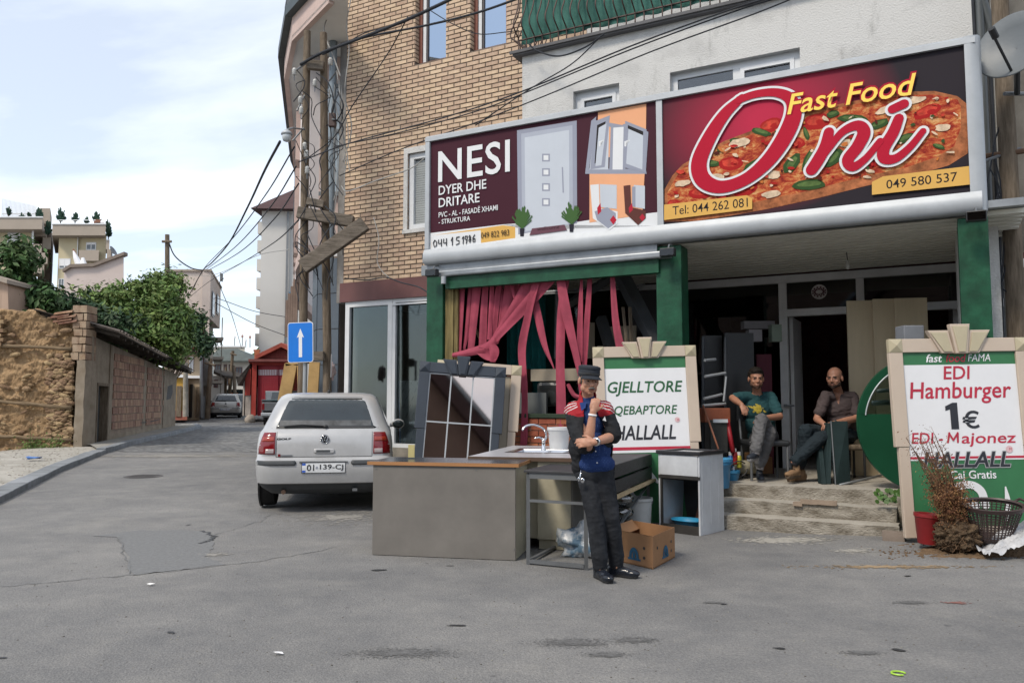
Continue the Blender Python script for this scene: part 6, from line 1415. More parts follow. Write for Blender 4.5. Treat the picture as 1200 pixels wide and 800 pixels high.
bpk=part('bumper',MB().box((-.16,-.88,.45),(-.02,.88,.60)),M_alu,pk,bevel=.03);part('number_plate',MB().box((-.175,-.26,.47),(-.161,.26,.58)),M_white_pvc,bpk)
for s in(-1,1):
 part('tail_lamp',MB().box((-.01,s*.80-.055,.72),(.05,s*.80+.055,1.02)),M_lamp,pk,bevel=.01)
 for x in(.95,3.9):
  part('wheel',MB().lathe([(.3,-.11),(.36,-.10),(.36,.10),(.3,.11)],(x,s*.76,.36),24,M=Matrix.Rotation(R(90),4,'X')),M_rubber,pk,autos=50)
p=at(328,488,37.0);pk.location=(p.x+.05,37.0,gh(p.x,37));pk.rotation_euler=(0,0,R(90+10))
# ================================================================== OLD WALLS ON THE LEFT
def cob_mat():
 return mat('mud_wall',(.185,.118,.063),.97,scale=2.2,bump=1.0,bscale=13,bdist=.05,col2=(.43,.295,.17),ramp=(.3,.72),detail=10)
ew=thing('earth_wall','crumbling brown mud brick wall with horizontal timber lacing and a ragged top','wall',(-13.5,21.7,0))
yE=21.7;xE0,xE1=at(-60,500,yE).x,at(85,500,yE).x
nx_,nz_=230,105;mb=MB();topz=lambda x:None
def etop(x):
 px=600+FOC*x/yE;base=np.interp(px,[-80,0,20,40,52,62,76,86],[362,361,364,362,372,374,372,376]);z=CAMH+(470-base)/FOC*yE
 return z+.10*noise.noise(Vector((x*2.1,1,1)))+.07*noise.noise(Vector((x*7,3,1)))
beams=[lambda px:405+.04*px,lambda px:470+.09*px,lambda px:511+.05*px]
for j in range(nz_+1):
 for i in range(nx_+1):
  x=xE0+(xE1-xE0)*i/nx_;zt_=etop(x);z=-.7+(zt_+.7)*j/nz_
  p=Vector((x,z*1.0,0));big=.10*noise.noise(p*.7);cell=noise.cell_vector if False else None
  wx=.35*noise.noise(Vector((x*2,z*2,5)));vd=noise.voronoi(Vector((x*2.6+wx*3,z*6.2+wx*2,3)),distance_metric='DISTANCE')[0];lump_=min(1,(vd[1]-vd[0])*2.2)
  v2=noise.voronoi(Vector((x*7+wx*6,z*13+wx*4,7)))[0];l2=min(1,(v2[1]-v2[0])*2)
  rugged=.5+.9*max(0,min(1,.5+noise.noise(Vector((x*.9+3,z*.9,8)))*1.6))
  lump_=min(lump_,.75);dep=big+rugged*(.035*lump_+.025*l2)+.07*noise.fractal(Vector((x*3.5,z*5,0)),.7,2,5)
  if j==nz_:dep-=.10
  y=yE-dep
  mb.v.append((x,y,z))
N0=len(mb.v)
for j in range(nz_):
 for i in range(nx_):a=j*(nx_+1)+i;mb.f.append((a,a+1,a+nx_+2,a+nx_+1));mb.m.append(0)
for r_,dy in enumerate((.18,.38,.5)):
 for i in range(nx_+1):
  x=xE0+(xE1-xE0)*i/nx_;mb.v.append((x,yE+dy,etop(x)+.05*noise.noise(Vector((x*5,dy*9,4)))-(.0 if r_<2 else.1)))
for i in range(nx_+1):x=xE0+(xE1-xE0)*i/nx_;mb.v.append((x,yE+.52,-.5))
rows=[nz_*(nx_+1),N0,N0+nx_+1,N0+2*(nx_+1),N0+3*(nx_+1)]
for a,b in zip(rows[:-1],rows[1:]):
 for i in range(nx_):mb.f.append((a+i,a+i+1,b+i+1,b+i));mb.m.append(0)
part('mud_body',mb,cob_mat(),ew,smooth_=True)
for k,f in enumerate(beams):
 pts=[]
 for q in range(12):
  px=-60+q*(144/11);p=at(px,f(px)+random.uniform(-.6,.6),yE-.16);pts.append(p)
 part('timber_lacing',MB().tube(pts,[.055*random.uniform(.75,1.15)for _ in pts],6),mat('bleached_beam',(.12,.085,.052),.9,scale=4,bump=.6,stretch=(.6,6,6),col2=(.26,.195,.125)),ew,smooth_=True)
mb=MB()
for i in range(900):
 px=random.uniform(-50,84);py=random.uniform(372,535)
 if 700>i>100:px=random.uniform(56,84);py=random.uniform(415,530)
 p=at(px,py,yE-.12);s=random.uniform(.02,.10)if i<400 else random.uniform(.012,.04);a=random.random()*3
 M_=Matrix.Rotation(random.uniform(-.5,.5),4,'Y')@Matrix.Rotation(random.uniform(-.4,.4),4,'X');mb.ell(p,(s*random.uniform(1,1.9),s*.8,s*random.uniform(.5,.8)),M=M_,seg=7,rings=5)
part('mud_lumps',mb,mat('mud_lump',(.17,.112,.065),.97,scale=4,bump=.9,bscale=22,bdist=.03,col2=(.40,.285,.175),rnd=.25),ew,kind='stuff')
for i in range(4):
 for j in range(7):
  p=at(-6+i*6.5+(3 if j%2 else 0),372+j*5.2,yE-.16)
  if i*6.5<10:part('adobe_brick',rough_block((p.x-.07,p.y-.10,p.z-.05),(p.x+.07,p.y+.08,p.z+.05),i*7+j,.012,.05),None,ew).data.materials.append(MATS['mud_lump'])
M_tile=mat('old_clay_tile',(.17,.085,.055),.9,scale=5,bump=.5,col2=(.30,.20,.14),rnd=.2)
for i,(px,py)in enumerate(((72,372),(76,368),(80,373),(75,377),(81,379))):
 p=at(px,py,21.6);mb=MB()
 for s_ in range(9):
  a=math.pi*s_/8
  for e in(-.25,.25):mb.v.append((p.x+e,p.y+.08*math.cos(a),p.z+.06*math.sin(a)+e*.15))
 mb.f=[(2*k,2*k+1,2*k+3,2*k+2)for k in range(8)];mb.m=[0]*8;o=part('roof_tile',mb,M_tile,ew);o.modifiers.new('solid','SOLIDIFY').thickness=.02
M_hollow=mat('hollow_brick',(.24,.135,.097),.93,scale=3.5,bump=.8,bscale=30,bdist=.015,col2=(.31,.215,.16),rnd=.22)
bp_=thing('brick_pier','tall weathered clay block pier between the mud wall and the block wall','pier',(WA.x,WA.y,0))
xL_,xR_=at(84,450,21.6).x,WA.x
zp=CAMH+(470-357)/FOC*21.7;zcut=CAMH+(470-422)/FOC*21.7
part('render_coat',rough_block((xL_+.13,21.55,-.3),(xR_,22.15,zcut),4,.02,.12),None,bp_).data.materials.append(mat('grey_brown_render',(.19,.155,.115),.95,scale=2,bump=.6,bscale=20,col2=(.29,.25,.20)))
z=zcut;row=0
while z<zp-.05:
 h_=.215
 for cx0,cx1 in(((xL_,xL_+.26),(xL_+.27,xR_-.02))if row%2 else((xL_-.02,xL_+.17),(xL_+.18,xR_-.02))):
  o=part('clay_block',rough_block((cx0+random.uniform(-.02,.02),21.55+random.uniform(-.02,.02),z),(cx1,22.1,z+h_-.015),row,.006,.1),None,bp_);o.data.materials.append(mat('pier_block',(.23,.15,.105),.93,scale=4,bump=.7,bscale=30,bdist=.01,col2=(.36,.28,.205),rnd=.18))
 z+=h_;row+=1
S8=Matrix.Translation((WA.x,WA.y,0))@Matrix.Rotation(math.atan2(wt.y,wt.x),4,'Z');LW=(WB-WA).length
bw_=thing('block_wall','long red clay block wall with rendered ends and a lean-to roof along the lane','wall',(WA.x,WA.y,0))
def ztop(x):return CAMH+(1.78+(-.62)*x/LW)
def zgr(x):q=WA+wt*x;return gh(q.x,q.y)
M_rend=MATS['grey_brown_render']
dr0,dr1=0.55,1.75
def wbox(x0,x1,z0f,z1f,y0,y1,m_,nm,par,n=1):
 mb=MB()
 mb.v=[(x,y,z)for x,zz in((x0,(z0f(x0),z1f(x0))),(x1,(z0f(x1),z1f(x1))))for y in(y0,y1)for z in zz]
 mb.f=[(0,1,3,2),(4,6,7,5),(0,4,5,1),(2,3,7,6),(1,5,7,3),(0,2,6,4)];mb.m=[0]*6
 return part(nm,mb,m_,par,S8)
zd=lambda x:CAMH+.52
wbox(.0,dr0,lambda x:-.2,ztop,-.0,.35,M_rend,'wall_section',bw_);wbox(dr1,LW,lambda x:-.2,ztop,0,.35,mat('wall_mortar',(.20,.155,.12),.95,scale=2,bump=.5,col2=(.28,.23,.18)),'wall_section',bw_);wbox(dr0,dr1,zd,ztop,.001,.349,M_rend,'lintel_section',bw_)
for x0_,x1_,y_o in((dr1+.001,dr1+.35,-.03),(6.3,6.75,-.015),(9.4,9.75,-.015),(LW-2.6,LW+.02,-.035)):wbox(x0_,x1_,lambda x:-.2,lambda x:ztop(x)-.01,y_o,.1,M_rend,'pilaster',bw_)
wbox(dr1+.35,LW-2.6,lambda x:-.2,lambda x:zgr(x)+.26,-.02,.1,M_rend,'render_base',bw_)
dd=part('door',MB().box((dr0+.08,.20,.05),(dr1-.08,.24,CAMH+.50)),mat('grey_door',(.07,.075,.075),.7,var=.3,bump=.2),bw_,S8)
part('door_frame',MB().box((dr0,-.02,.05),(dr0+.08,.25,CAMH+.52)).box((dr1-.08,-.02,.05),(dr1,.25,CAMH+.52)).box((dr0,-.021,CAMH+.44),(dr1,.25,CAMH+.521)),M_wood_old,dd,S8)
blk=[];z=.55
while z<3.4:
 x=dr1+.36-(.2 if int(z*100)%2 else 0)
 while x<LW-2.62:
  if x>dr1+.34 and z>zgr(x)+.26 and z+.2<ztop(x+.3)and not(6.25<x+.15<6.8 or 9.35<x+.15<9.8):blk.append((x,z))
  x+=.33
 z+=.232
um_=[MB().box((0,-.03,0),(.31,.05,.205)).mesh('clay_block',M_hollow)]
for x,z in blk[:300]:
 o=part('clay_block',um_[0],None,bw_,S8);o.matrix_basis=Matrix.Translation((x,random.uniform(-.006,.006),z))
part('scratched_slogan',stroke([(6.0,zgr(6)+.48,.03),(7.5,zgr(7)+.47,.04),(9.2,zgr(9)+.50,.03)],-.03),M_black,bw_,S8)
part('dark_patch',MB().add([(LW-1.9,-.037,2.0),(LW-.9,-.037,2.1),(LW-.8,-.037,1.75),(LW-1.2,-.037,1.5),(LW-2.1,-.037,1.45)],[(0,4,3,2,1)]),mat('soot_grey',(.10,.10,.10),.9),bw_,S8)
rf=thing('lean_to_roof','sagging lean-to roof of dark boards and tiles over the block wall','roof',(WA.x,WA.y,3.1))
def rz(x):return ztop(x)+.05
M_rafter=mat('dark_rafter',(.06,.05,.042),.9,var=.4,scale=4,bump=.5)
nr=17
for i in range(nr):
 x=.1+(LW-.2)*i/(nr-1);part('rafter',MB().prism([(x,-.62,rz(x)-.06),(x,-.62,rz(x)+.03),(x,1.4,rz(x)+.60),(x,1.4,rz(x)+.50)],(.09,0,0)),M_rafter,rf,S8)
mb=MB();mb.v=[(x,y,rz(x)+.035+(y+.66)*.283+dz)for dz in(0,.03)for x in(-.1,LW+.2)for y in(-.66,1.5)];mb.f=[(0,1,3,2),(4,6,7,5),(0,2,6,4),(1,5,7,3),(0,4,5,1),(2,3,7,6)];mb.m=[0]*6
part('roof_boards',mb,M_rafter,rf,S8)
x=-.08;mb0=MB()
for s_ in range(7):
 a=math.pi*s_/6
 for yy in(-.72,.1):mb0.v.append((.085*math.cos(a),yy,.05*math.sin(a)+(yy+.72)*.283))
mb0.f=[(2*k,2*k+1,2*k+3,2*k+2)for k in range(6)];mb0.m=[0]*6
for s_ in range(7):
 a=math.pi*s_/6
 for yy in(-.72,.1):mb0.v.append((.07*math.cos(a),yy,.038*math.sin(a)+(yy+.72)*.283))
mb0.f+=[(14+2*k,14+2*k+2,14+2*k+3,14+2*k+1)for k in range(6)]+[(2*k,2*k+2,14+2*k+2,14+2*k)for k in range(6)];mb0.m+=[0]*12
tm_=mb0.mesh('roof_tile',mat('grey_roof_tile',(.085,.072,.065),.9,scale=5,bump=.4,col2=(.17,.15,.135),rnd=.25))
while x<LW+.15:
 for row in range(2):
  o=part('roof_tile',tm_,None,rf,S8);o.matrix_basis=Matrix.Translation((x,row*.78+random.uniform(-.03,.03),rz(x)+.085+row*.78*.283))
 x+=.185
def leafmat(n,c,c2):return mat(n,c,.6,scale=1.6,col2=c2,rnd=.35,bump=0,spec=.3)
def tree(label,base,h,crown,clumps,leaf_n,leaf_s,lm,name='tree',trunk_r=.12,seed=1,spread=1.0,parent=None,S=None):
 """crown: list of (centre offset, radii); leaves spread through clump shells"""
 rnd=random.Random(seed);t=thing(name,label,'tree',base)if parent is None else parent
 base=Vector(base);mbt=MB();mbl=MB();top=base+Vector((0,0,h*.45))
 mbt.tube(crom([base+Vector((0,0,-.2)),base+Vector((.1,0,h*.2)),top],5),[trunk_r*(1-.06*i)for i in range(11)],8)
 cl=[]
 for i in range(clumps):
  c,r_=rnd.choice(crown);v=Vector((rnd.gauss(0,1),rnd.gauss(0,1),rnd.gauss(0,1))).normalized()*rnd.uniform(.45,1.0);p=base+Vector(c)+Vector((v.x*r_[0],v.y*r_[1],v.z*r_[2]));cl.append(p)
  if i%3==0:
   m1=top.lerp(p,.5)+Vector((rnd.uniform(-.3,.3),rnd.uniform(-.3,.3),rnd.uniform(-.1,.3)))*spread;mbt.tube(crom([top-Vector((0,0,rnd.uniform(0,h*.15))),m1,p],4),[trunk_r*.4*(1-.1*k)for k in range(9)],5)
 per=leaf_n//clumps
 for p in cl:
  cs=rnd.uniform(.7,1.3)*spread
  for k in range(per):
   d=Vector((rnd.gauss(0,1),rnd.gauss(0,1),rnd.gauss(0,.7)));d=d.normalized()*abs(rnd.gauss(.3,.17))*cs;q=p+d
   n_=(d.normalized()+Vector((rnd.gauss(0,.6),rnd.gauss(0,.6),rnd.gauss(.5,.6)))).normalized();x=n_.orthogonal().normalized();y=n_.cross(x);a=rnd.random()*6.28;x,y=x*math.cos(a)+y*math.sin(a),y*math.cos(a)-x*math.sin(a)
   s=leaf_s*rnd.uniform(.4,1.5);mbl.add([q+x*s,q+y*s*.42+n_*s*.1,q-x*s*.9,q-y*s*.42+n_*s*.1],[(0,1,2,3)])
 part('trunk',mbt,mat('bark',(.07,.055,.04),.9,var=.3,scale=6,bump=.6),t,smooth_=True);part('crown',mbl,lm,t,kind='stuff');return t
M_l1=leafmat('leaf_mid',(.06,.115,.03),(.165,.225,.055));M_l2=leafmat('leaf_dark',(.03,.07,.02),(.07,.125,.035));M_l3=leafmat('leaf_dark_bluish',(.02,.05,.022),(.045,.085,.03))
def cp(px,py,Y):return at(px,py,Y)
def crown_px(base,lst,Y):return[((lambda p:(p.x-base[0],dy,p.z-base[2]))(at(px,py,Y+dy)),(rx*Y/FOC,rz_*Y/FOC*.9,rz_*Y/FOC))for px,py,rx,rz_,dy in lst]
b1=at(150,470,30);b1=Vector((b1.x,30,0))
tree('large bushy green tree behind the block wall, the broadest of the trees',b1,5.2,crown_px(b1,[(120,365,40,35,0),(165,355,38,32,1),(195,372,26,38,0),(198,398,16,22,-.5),(150,390,55,25,-1),(95,385,30,26,0),(190,338,22,14,1)],30),330,46000,.095,M_l1,trunk_r=.2,seed=3)
b2=at(30,470,24.5);b2=Vector((b2.x,24.5,0))
tree('smaller upright leafy tree behind the mud wall at far left',b2,4.5,crown_px(b2,[(28,320,16,26,0),(30,350,26,16,0),(50,358,16,12,0),(14,350,14,18,0),(24,298,8,10,0)],24.5),60,9500,.12,M_l2,trunk_r=.08,seed=5)
b3=at(80,470,26);b3=Vector((b3.x,26,0))
tree('dark low shrub tree filling the gap behind the brick pier',b3,4.2,crown_px(b3,[(72,368,20,14,0),(95,372,20,16,0),(125,385,25,15,0)],26),45,7500,.11,M_l3,trunk_r=.08,seed=8)
b4=at(196,470,34.5);b4=Vector((b4.x,34.5,.2))
tree('hanging dark foliage at the far end of the block wall beside the yellow house',b4,4.5,crown_px(b4,[(207,378,15,15,2),(222,402,7,12,2),(200,392,18,14,2)],33),45,9000,.10,M_l3,trunk_r=.1,seed=11)
for i,(px,py,r_)in enumerate(((62,528,.35),(38,528,.26))):
 p=at(px,py,21.3);t=thing('weed',['larger green weed at the foot of the mud wall','smaller green weed left of the larger one at the foot of the mud wall'][i],'weed',(p.x,21.3,-.1));mb=MB();ms_=MB()
 for k in range(420):
  d=Vector((random.gauss(0,.5),random.gauss(0,.2),abs(random.gauss(0,.5))-.2))*r_*1.4;q=Vector((p.x,21.25,p.z))+d;s=random.uniform(.02,.045);n_=Vector((random.gauss(0,1),-1,random.gauss(0,1))).normalized();x=n_.orthogonal().normalized();y=n_.cross(x);mb.add([q+x*s,q+y*s*.5,q-x*s,q-y*s*.5],[(0,1,2,3)])
  if k%40==0:ms_.tube([(p.x,21.25,p.z-.3),q],.006,4)
 part('leaves',mb,M_l1,t,kind='stuff');part('stem',ms_,M_l2,t)
# ================================================================== BUILDINGS UP THE LANE
SK=[-.42]
def pb(mb,x0,y0,x1,y1,Y_,th,mi=0,zb=None):
 a_,b_=at(x0,y1,Y_),at(x1,y0,Y_);z0=a_.z if zb is None else zb
 return mb.prism([(a_.x,Y_,z0),(b_.x,Y_,z0),(b_.x,Y_,b_.z),(a_.x,Y_,b_.z)],(SK[0]*th,th,0),mi)
def pbp(nm,par,m_,*rects,Y_=10,th=1,zb=None,**k):
 mb=MB()
 for r_ in rects:pb(mb,*r_,Y_,th,0,zb)
 return part(nm,mb,m_,par,**k)
def pwin(par,x0,y0,x1,y1,Y_,fr=None,gl=None,blind=None):
 """real recessed-looking window: frame proud of wall with pane set in it"""
 a_,b_=at(x0,y1,Y_),at(x1,y0,Y_);w_=max(.05,(b_.x-a_.x)*.08);mb=MB()
 mb.box((a_.x,Y_-.05,a_.z),(a_.x+w_,Y_,b_.z)).box((b_.x-w_,Y_-.05,a_.z),(b_.x,Y_,b_.z)).box((a_.x+w_,Y_-.05,a_.z),(b_.x-w_,Y_,a_.z+w_)).box((a_.x+w_,Y_-.05,b_.z-w_),(b_.x-w_,Y_,b_.z))
 m_=(a_.x+b_.x)/2;mb.box((m_-w_/2,Y_-.048,a_.z+w_),(m_+w_/2,Y_,b_.z-w_))
 f=part('window',mb,fr or M_white_pvc,par);part('pane',MB().box((a_.x+w_,Y_-.02,a_.z+w_),(b_.x-w_,Y_-.003,b_.z-w_)),gl or M_glasscar,f)
 if blind:part('roller_blind',MB().box((a_.x+w_,Y_-.045,a_.z+w_+(b_.z-a_.z)*(1-blind)),(b_.x-w_,Y_-.021,b_.z-w_)),M_white_print,f)
M_cream2=mat('cream_render',(.50,.44,.30),.9,var=.06,scale=.2,bump=.05);M_taupe=mat('taupe_render',(.33,.285,.24),.9,var=.08,scale=.3,bump=.05);M_pinkw=mat('pinkish_render',(.50,.43,.40),.9,var=.08,scale=.3,bump=.05)
M_shadeglass=mat('far_glass',(.12,.14,.16),.2,bump=0)
YA=74;SK[0]=-.54
apt=thing('apartment_block','cream and taupe apartment block with plants on its roof terraces at far left','building',at(60,480,YA))
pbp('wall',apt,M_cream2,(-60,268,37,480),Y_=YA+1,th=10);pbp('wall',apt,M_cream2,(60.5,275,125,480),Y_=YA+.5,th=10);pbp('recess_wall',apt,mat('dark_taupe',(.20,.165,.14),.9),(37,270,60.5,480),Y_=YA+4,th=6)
pbp('parapet',apt,M_taupe,(-60,255,50,268.5),Y_=YA-.6,th=9);pbp('parapet',apt,M_taupe,(61,263,124,275.8),Y_=YA-.8,th=9)
pbp('parapet_cap',apt,M_white_pvc,(-60,253.6,50.3,255),Y_=YA-.7,th=.4);pbp('parapet_cap',apt,M_white_pvc,(61,261.6,124.3,263),Y_=YA-.9,th=.4)
for r_ in((37.5,286,49,303),(37.5,305,52,320),(46,296,56,309),(92,293,116,305.5),(124,281,128.5,292)):pbp('balcony',apt,M_taupe,r_,Y_=YA-.4,th=2.2)
pbp('balcony',apt,M_taupe,(37.5,270,54,277),(49.5,278,60.2,292),Y_=YA+1.5,th=2)
pbp('downpipe',apt,M_white_pvc,(36.2,270,37.4,350),(90,277,91.8,300),Y_=YA+.2,th=.3)
for(x0_,y0_,x1_,y1_,bl)in((8.5,273,24,292,.75),(69,303,83,315,.8),(101,284,113,293,.4),(68.5,326.5,75.5,338,0),(-30,273,-15,292,.6),(8.5,305,22,322,.5)):pwin(apt,x0_,y0_,x1_,y1_,YA+(.5 if x0_>60 else 1),None,M_shadeglass,bl)
part('air_conditioner',MB().box(at(8,293.5,YA+.3),at(14,288.5,YA+.9)),M_white_pvc,apt)
mb=MB()
for i in range(27):
 a_,b_=at(2+i*1.5,255,YA+2),at(3.3+i*1.5,233+i*.32,YA+2);mb.box((a_.x,YA+2,a_.z),(b_.x,YA+2.05,b_.z))
part('slatted_screen',mb,M_white_print,apt,kind='stuff');pbp('screen_rail',apt,M_white_pvc,(1.8,250,43,251),(1.8,234,2.8,255),Y_=YA+2.1,th=.1)
pbp('penthouse',apt,M_taupe,(43,244,59,262),Y_=YA+3,th=4);pbp('terrace_rail',apt,M_white_pvc,(61,257.5,112,258.3),Y_=YA-.3,th=.05);pbp('planter',apt,mat('terracotta_planter',(.2,.1,.07),.9),(110,257,118,262),(112,261,122,264),Y_=YA+.2,th=.6)
for i,(px,py,rr,bt_)in enumerate(((71,248,9,259),(88,252,6,259),(101,256,4,261),(113,252,8,260),(127,268,6,277),(10,244,3,252),(34,250,3,254),(46,248,7,256),(56,262,6,275),(25,252,5,255),(126,259,4,268))):
 p=at(px,bt_,YA+.6);t=thing('roof_plant',['spiky blue green shrub, tallest on the roof terrace','small thin shrub right of the tallest roof plant','tiny sprig in the middle of the roof terrace rail','bushy plant at the right end of the roof terrace','plant spilling over the right edge of the parapet','dark cone shrub before the white slatted screen','small cone shrub at the right of the white screen','dark bush beside the penthouse','dark bush in the gap between the two blocks','low hedge below the white screen','small plant on the far right planter'][i],'plant',p,group='plants on the roof terraces')
 mb=MB();rw=rr*YA/FOC;h_=(bt_-py+rr*.5)*YA/FOC
 for k in range(90 if rr>5 else 45):
  a=random.uniform(-1.35,1.35);L_=h_*random.uniform(.4,1.15)*(1-.2*abs(a));tip=p+Vector((math.sin(a)*L_*.75*(rw/h_ if rw<h_ else 1),random.uniform(-.3,.3),math.cos(a)*L_));q0=p+(tip-p)*random.uniform(.0,.4);n_=Vector((math.cos(a),0,-math.sin(a)))*.10;mb.add([q0-n_,q0+n_,tip+n_*.3+Vector((.04,0,.0)),tip-n_*.3],[(0,1,2,3)])
 part('foliage',mb,mat('terrace_plant',(.03,.065,.045),.7,rnd=.4,bump=0),t,kind='stuff');part('stem',MB().tube([p-Vector((0,0,.3)),p+Vector((0,0,h_*.3))],.05,5),MATS['bark'],t)
SK[0]=-.42
ph=thing('pink_house','pale pink house with a stepped roof edge in front of the cream apartment block','building',at(110,480,60))
mb=MB();q=[at(75,317,60),at(83,312,60),at(110,311,60),at(145,298,60),at(145,480,60),at(75,480,60)];mb.prism([(p.x,60,p.z)for p in q],(-4.2,8,0));part('wall',mb,M_pinkw,ph)
mb=MB()
for a_,b_ in(((74,317),(83,311.5)),((83,311.5),(110,310.5)),((110,310.5),(146,297))):p,q=at(*a_,59.8),at(*b_,59.8);mb.prism([(p.x,59.7,p.z-.12),(q.x,59.7,q.z-.12),(q.x,59.7,q.z+.12),(p.x,59.7,p.z+.12)],(0,.6,0))
part('coping',mb,MATS['dark_taupe'],ph)
t=thing('folded_parasol','folded striped parasol and washing on the pink house terrace','parasol',at(92,312,60.5));part('pole',MB().tube([at(96,312,60.5),at(86,292,60.5)],.07,6),mat('rust_pole',(.3,.15,.1),.8),t);part('cloth',MB().tube([at(93,311,60.4),at(89,302,60.4),at(86,294,60.4)],[.28,.2,.05],8).tube([at(98,311,60.4),at(97,302,60.4)],[.3,.1],8),M_white_print,t)
t=thing('satellite_dish','grey satellite dish on the pink house roof beside a chimney','satellite dish',at(131,300,60.5));part('dish',MB().lathe([(.0,0),(.25,.05),(.42,.16)],at(131,295,60.5),16,M=Matrix.Rotation(R(60),4,'Y'),cap=False),M_steel,t,smooth_=True);part('mast',MB().tube([at(131,303,60.5),at(131,295,60.5)],.05,6),M_steel,t);pbp('chimney',ph,M_taupe,(125,292,130,304),Y_=60.6,th=.6)
t=thing('pale_roof_corner','pale pinkish gabled shed end above the mud wall at the left edge','shed',at(3,470,23.2));q=[at(-12,330,23.2),at(5,327,23.2),at(9,333,23.2),at(10,366,23.2),at(-12,366,23.2)];part('wall',MB().prism([(p.x,23.2,p.z)for p in q],(0,1.5,0)),mat('pinkish_plaster',(.42,.31,.24),.9,var=.1,stretch=(6,1,.3),scale=2),t);a_,b_=at(-12,326,23),at(8,332,23);part('roof_edge',MB().prism([(a_.x,23,a_.z),(b_.x,23,b_.z),(b_.x,23,b_.z+.12),(a_.x,23,a_.z+.14)],(0,1.8,0)),M_taupe,t)
Yp=52;pt_=thing('pink_block','tall pale pink building with an overhanging corner above the colourful houses','building',at(225,480,Yp))
M_pk3=mat('pale_pink_wall',(.50,.43,.385),.9,var=.08,scale=.3,bump=.05)
A0,A1=at(200,318,Yp),at(247,318,Yp);A2=at(259,330,Yp+8)
def wallq(P,Q,z0p,z1p,z0q,z1q,th,m_,nm,par):
 d=(Vector((Q.x,Q.y,0))-Vector((P.x,P.y,0))).normalized();n_=Vector((-d.y,d.x,0))*th;return part(nm,MB().prism([(P.x,P.y,z0p),(Q.x,Q.y,z0q),(Q.x,Q.y,z1q),(P.x,P.y,z1p)],n_),m_,par)
part('wall',MB().prism([(A0.x,A0.y,0),(A1.x,A1.y,0),(A1.x,A1.y,A1.z),(A0.x,A0.y,A1.z)],(-3.6,8,0)),M_pk3,pt_)
zo=at(247,372,Yp).z;wallq(A1,A2,zo,A1.z,zo,A1.z,.5,M_pk3,'overhang_wall',pt_)
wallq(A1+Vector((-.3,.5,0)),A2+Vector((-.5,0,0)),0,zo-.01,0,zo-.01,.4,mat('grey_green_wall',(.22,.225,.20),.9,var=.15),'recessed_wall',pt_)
part('roof_edge',MB().prism([(A0.x-.1,A0.y-.15,A1.z),(A1.x+.1,A1.y-.15,A1.z),(A2.x+.1,A2.y,A1.z),(A0.x-3.6,A0.y+8,A1.z)],(0,0,.12)),M_taupe,pt_)
dW=(A2-A1);dW.z=0;dWn=Vector((dW.y,-dW.x,0)).normalized()
for(ta,tb_,z0_,z1_)in((.12,.3,at(250,368,Yp).z,at(250,338,Yp).z),(.55,.75,at(255,368,Yp+5).z,at(255,345,Yp+5).z),(.1,.35,at(250,408,Yp).z,at(250,388,Yp).z),(.1,.35,at(250,440,Yp).z,at(250,418,Yp).z)):
 P_,Q_=A1+dW*ta+dWn*.04,A1+dW*tb_+dWn*.04;f=part('window',MB().prism([(P_.x,P_.y,z0_),(Q_.x,Q_.y,z0_),(Q_.x,Q_.y,z1_),(P_.x,P_.y,z1_)],dWn*.03),M_steel,pt_);P_+=dWn*.035;Q_+=dWn*.035;part('pane',MB().prism([(P_.x+.0,P_.y,z0_+.15),(Q_.x,Q_.y,z0_+.15),(Q_.x,Q_.y,z1_-.15),(P_.x,P_.y,z1_-.15)],dWn*.02),M_shadeglass,f)
for k,(y0_,y1_)in enumerate(((395,398),(418,421),(446,449))):pbp('balcony_slab',pt_,M_taupe,(246,y0_,262,y1_),Y_=Yp+2,th=3)
pbp('corner_column',pt_,M_taupe,(258,372,260.5,492),Y_=Yp+4,th=.4)
t=thing('camera_box','small dark box fixed on the roof corner of the pale pink building','box',at(259,326,Yp+8));part('box',MB().box(at(257.5,329,Yp+7.9),at(261.5,321,Yp+8.4)),M_steel,t)
M_yel=mat('yellow_render',(.50,.30,.07),.9,var=.08,scale=.5);M_be2=mat('beige_render',(.40,.32,.23),.9,var=.12,scale=.6,bump=.1)
h1=thing('yellow_house','low yellow house with reddish base next to the end of the block wall','house',at(215,488,40))
pbp('wall',h1,M_yel,(196,442,219,481),Y_=40,th=4);pbp('base',h1,mat('red_brown_base',(.28,.10,.07),.9),(196,481,219.5,492),Y_=39.9,th=4);pbp('cornice',h1,M_white_print,(196,439,220,442),Y_=39.8,th=4.4);pbp('door',h1,M_wood_old,(206,452,213,488),Y_=39.85,th=.14);pwin(h1,198,450,204,466,40)
h2=thing('beige_house','beige two storey house with reddish roof behind the yellow house','house',at(228,488,43))
pbp('wall',h2,M_be2,(212,410,236,492),Y_=43,th=6);pbp('cornice',h2,M_white_print,(211,440,236.5,443),Y_=42.8,th=.5);pbp('door',h2,M_wood_old,(229,453,234.5,489),Y_=42.9,th=.12);pbp('door',h2,M_black,(221,450,226,489),Y_=42.9,th=.12)
pwin(h2,222,418,227,436,43);mb=MB();q=[at(190,412,42.5),at(208,388,42.5),at(238,411,42.5)];mb.prism([(p.x,42.4,p.z)for p in q],(-3,7,0));part('roof',mb,mat('red_tiles',(.28,.085,.055),.9,var=.2,scale=3,bump=.4,bscale=8),h2);pbp('gable_board',h2,M_white_print,(200,409,238,411),Y_=42.2,th=.2)
h3=thing('grey_gable_house','narrow grey house with steep red gable left of the parked silver car','house',at(240,488,45.5))
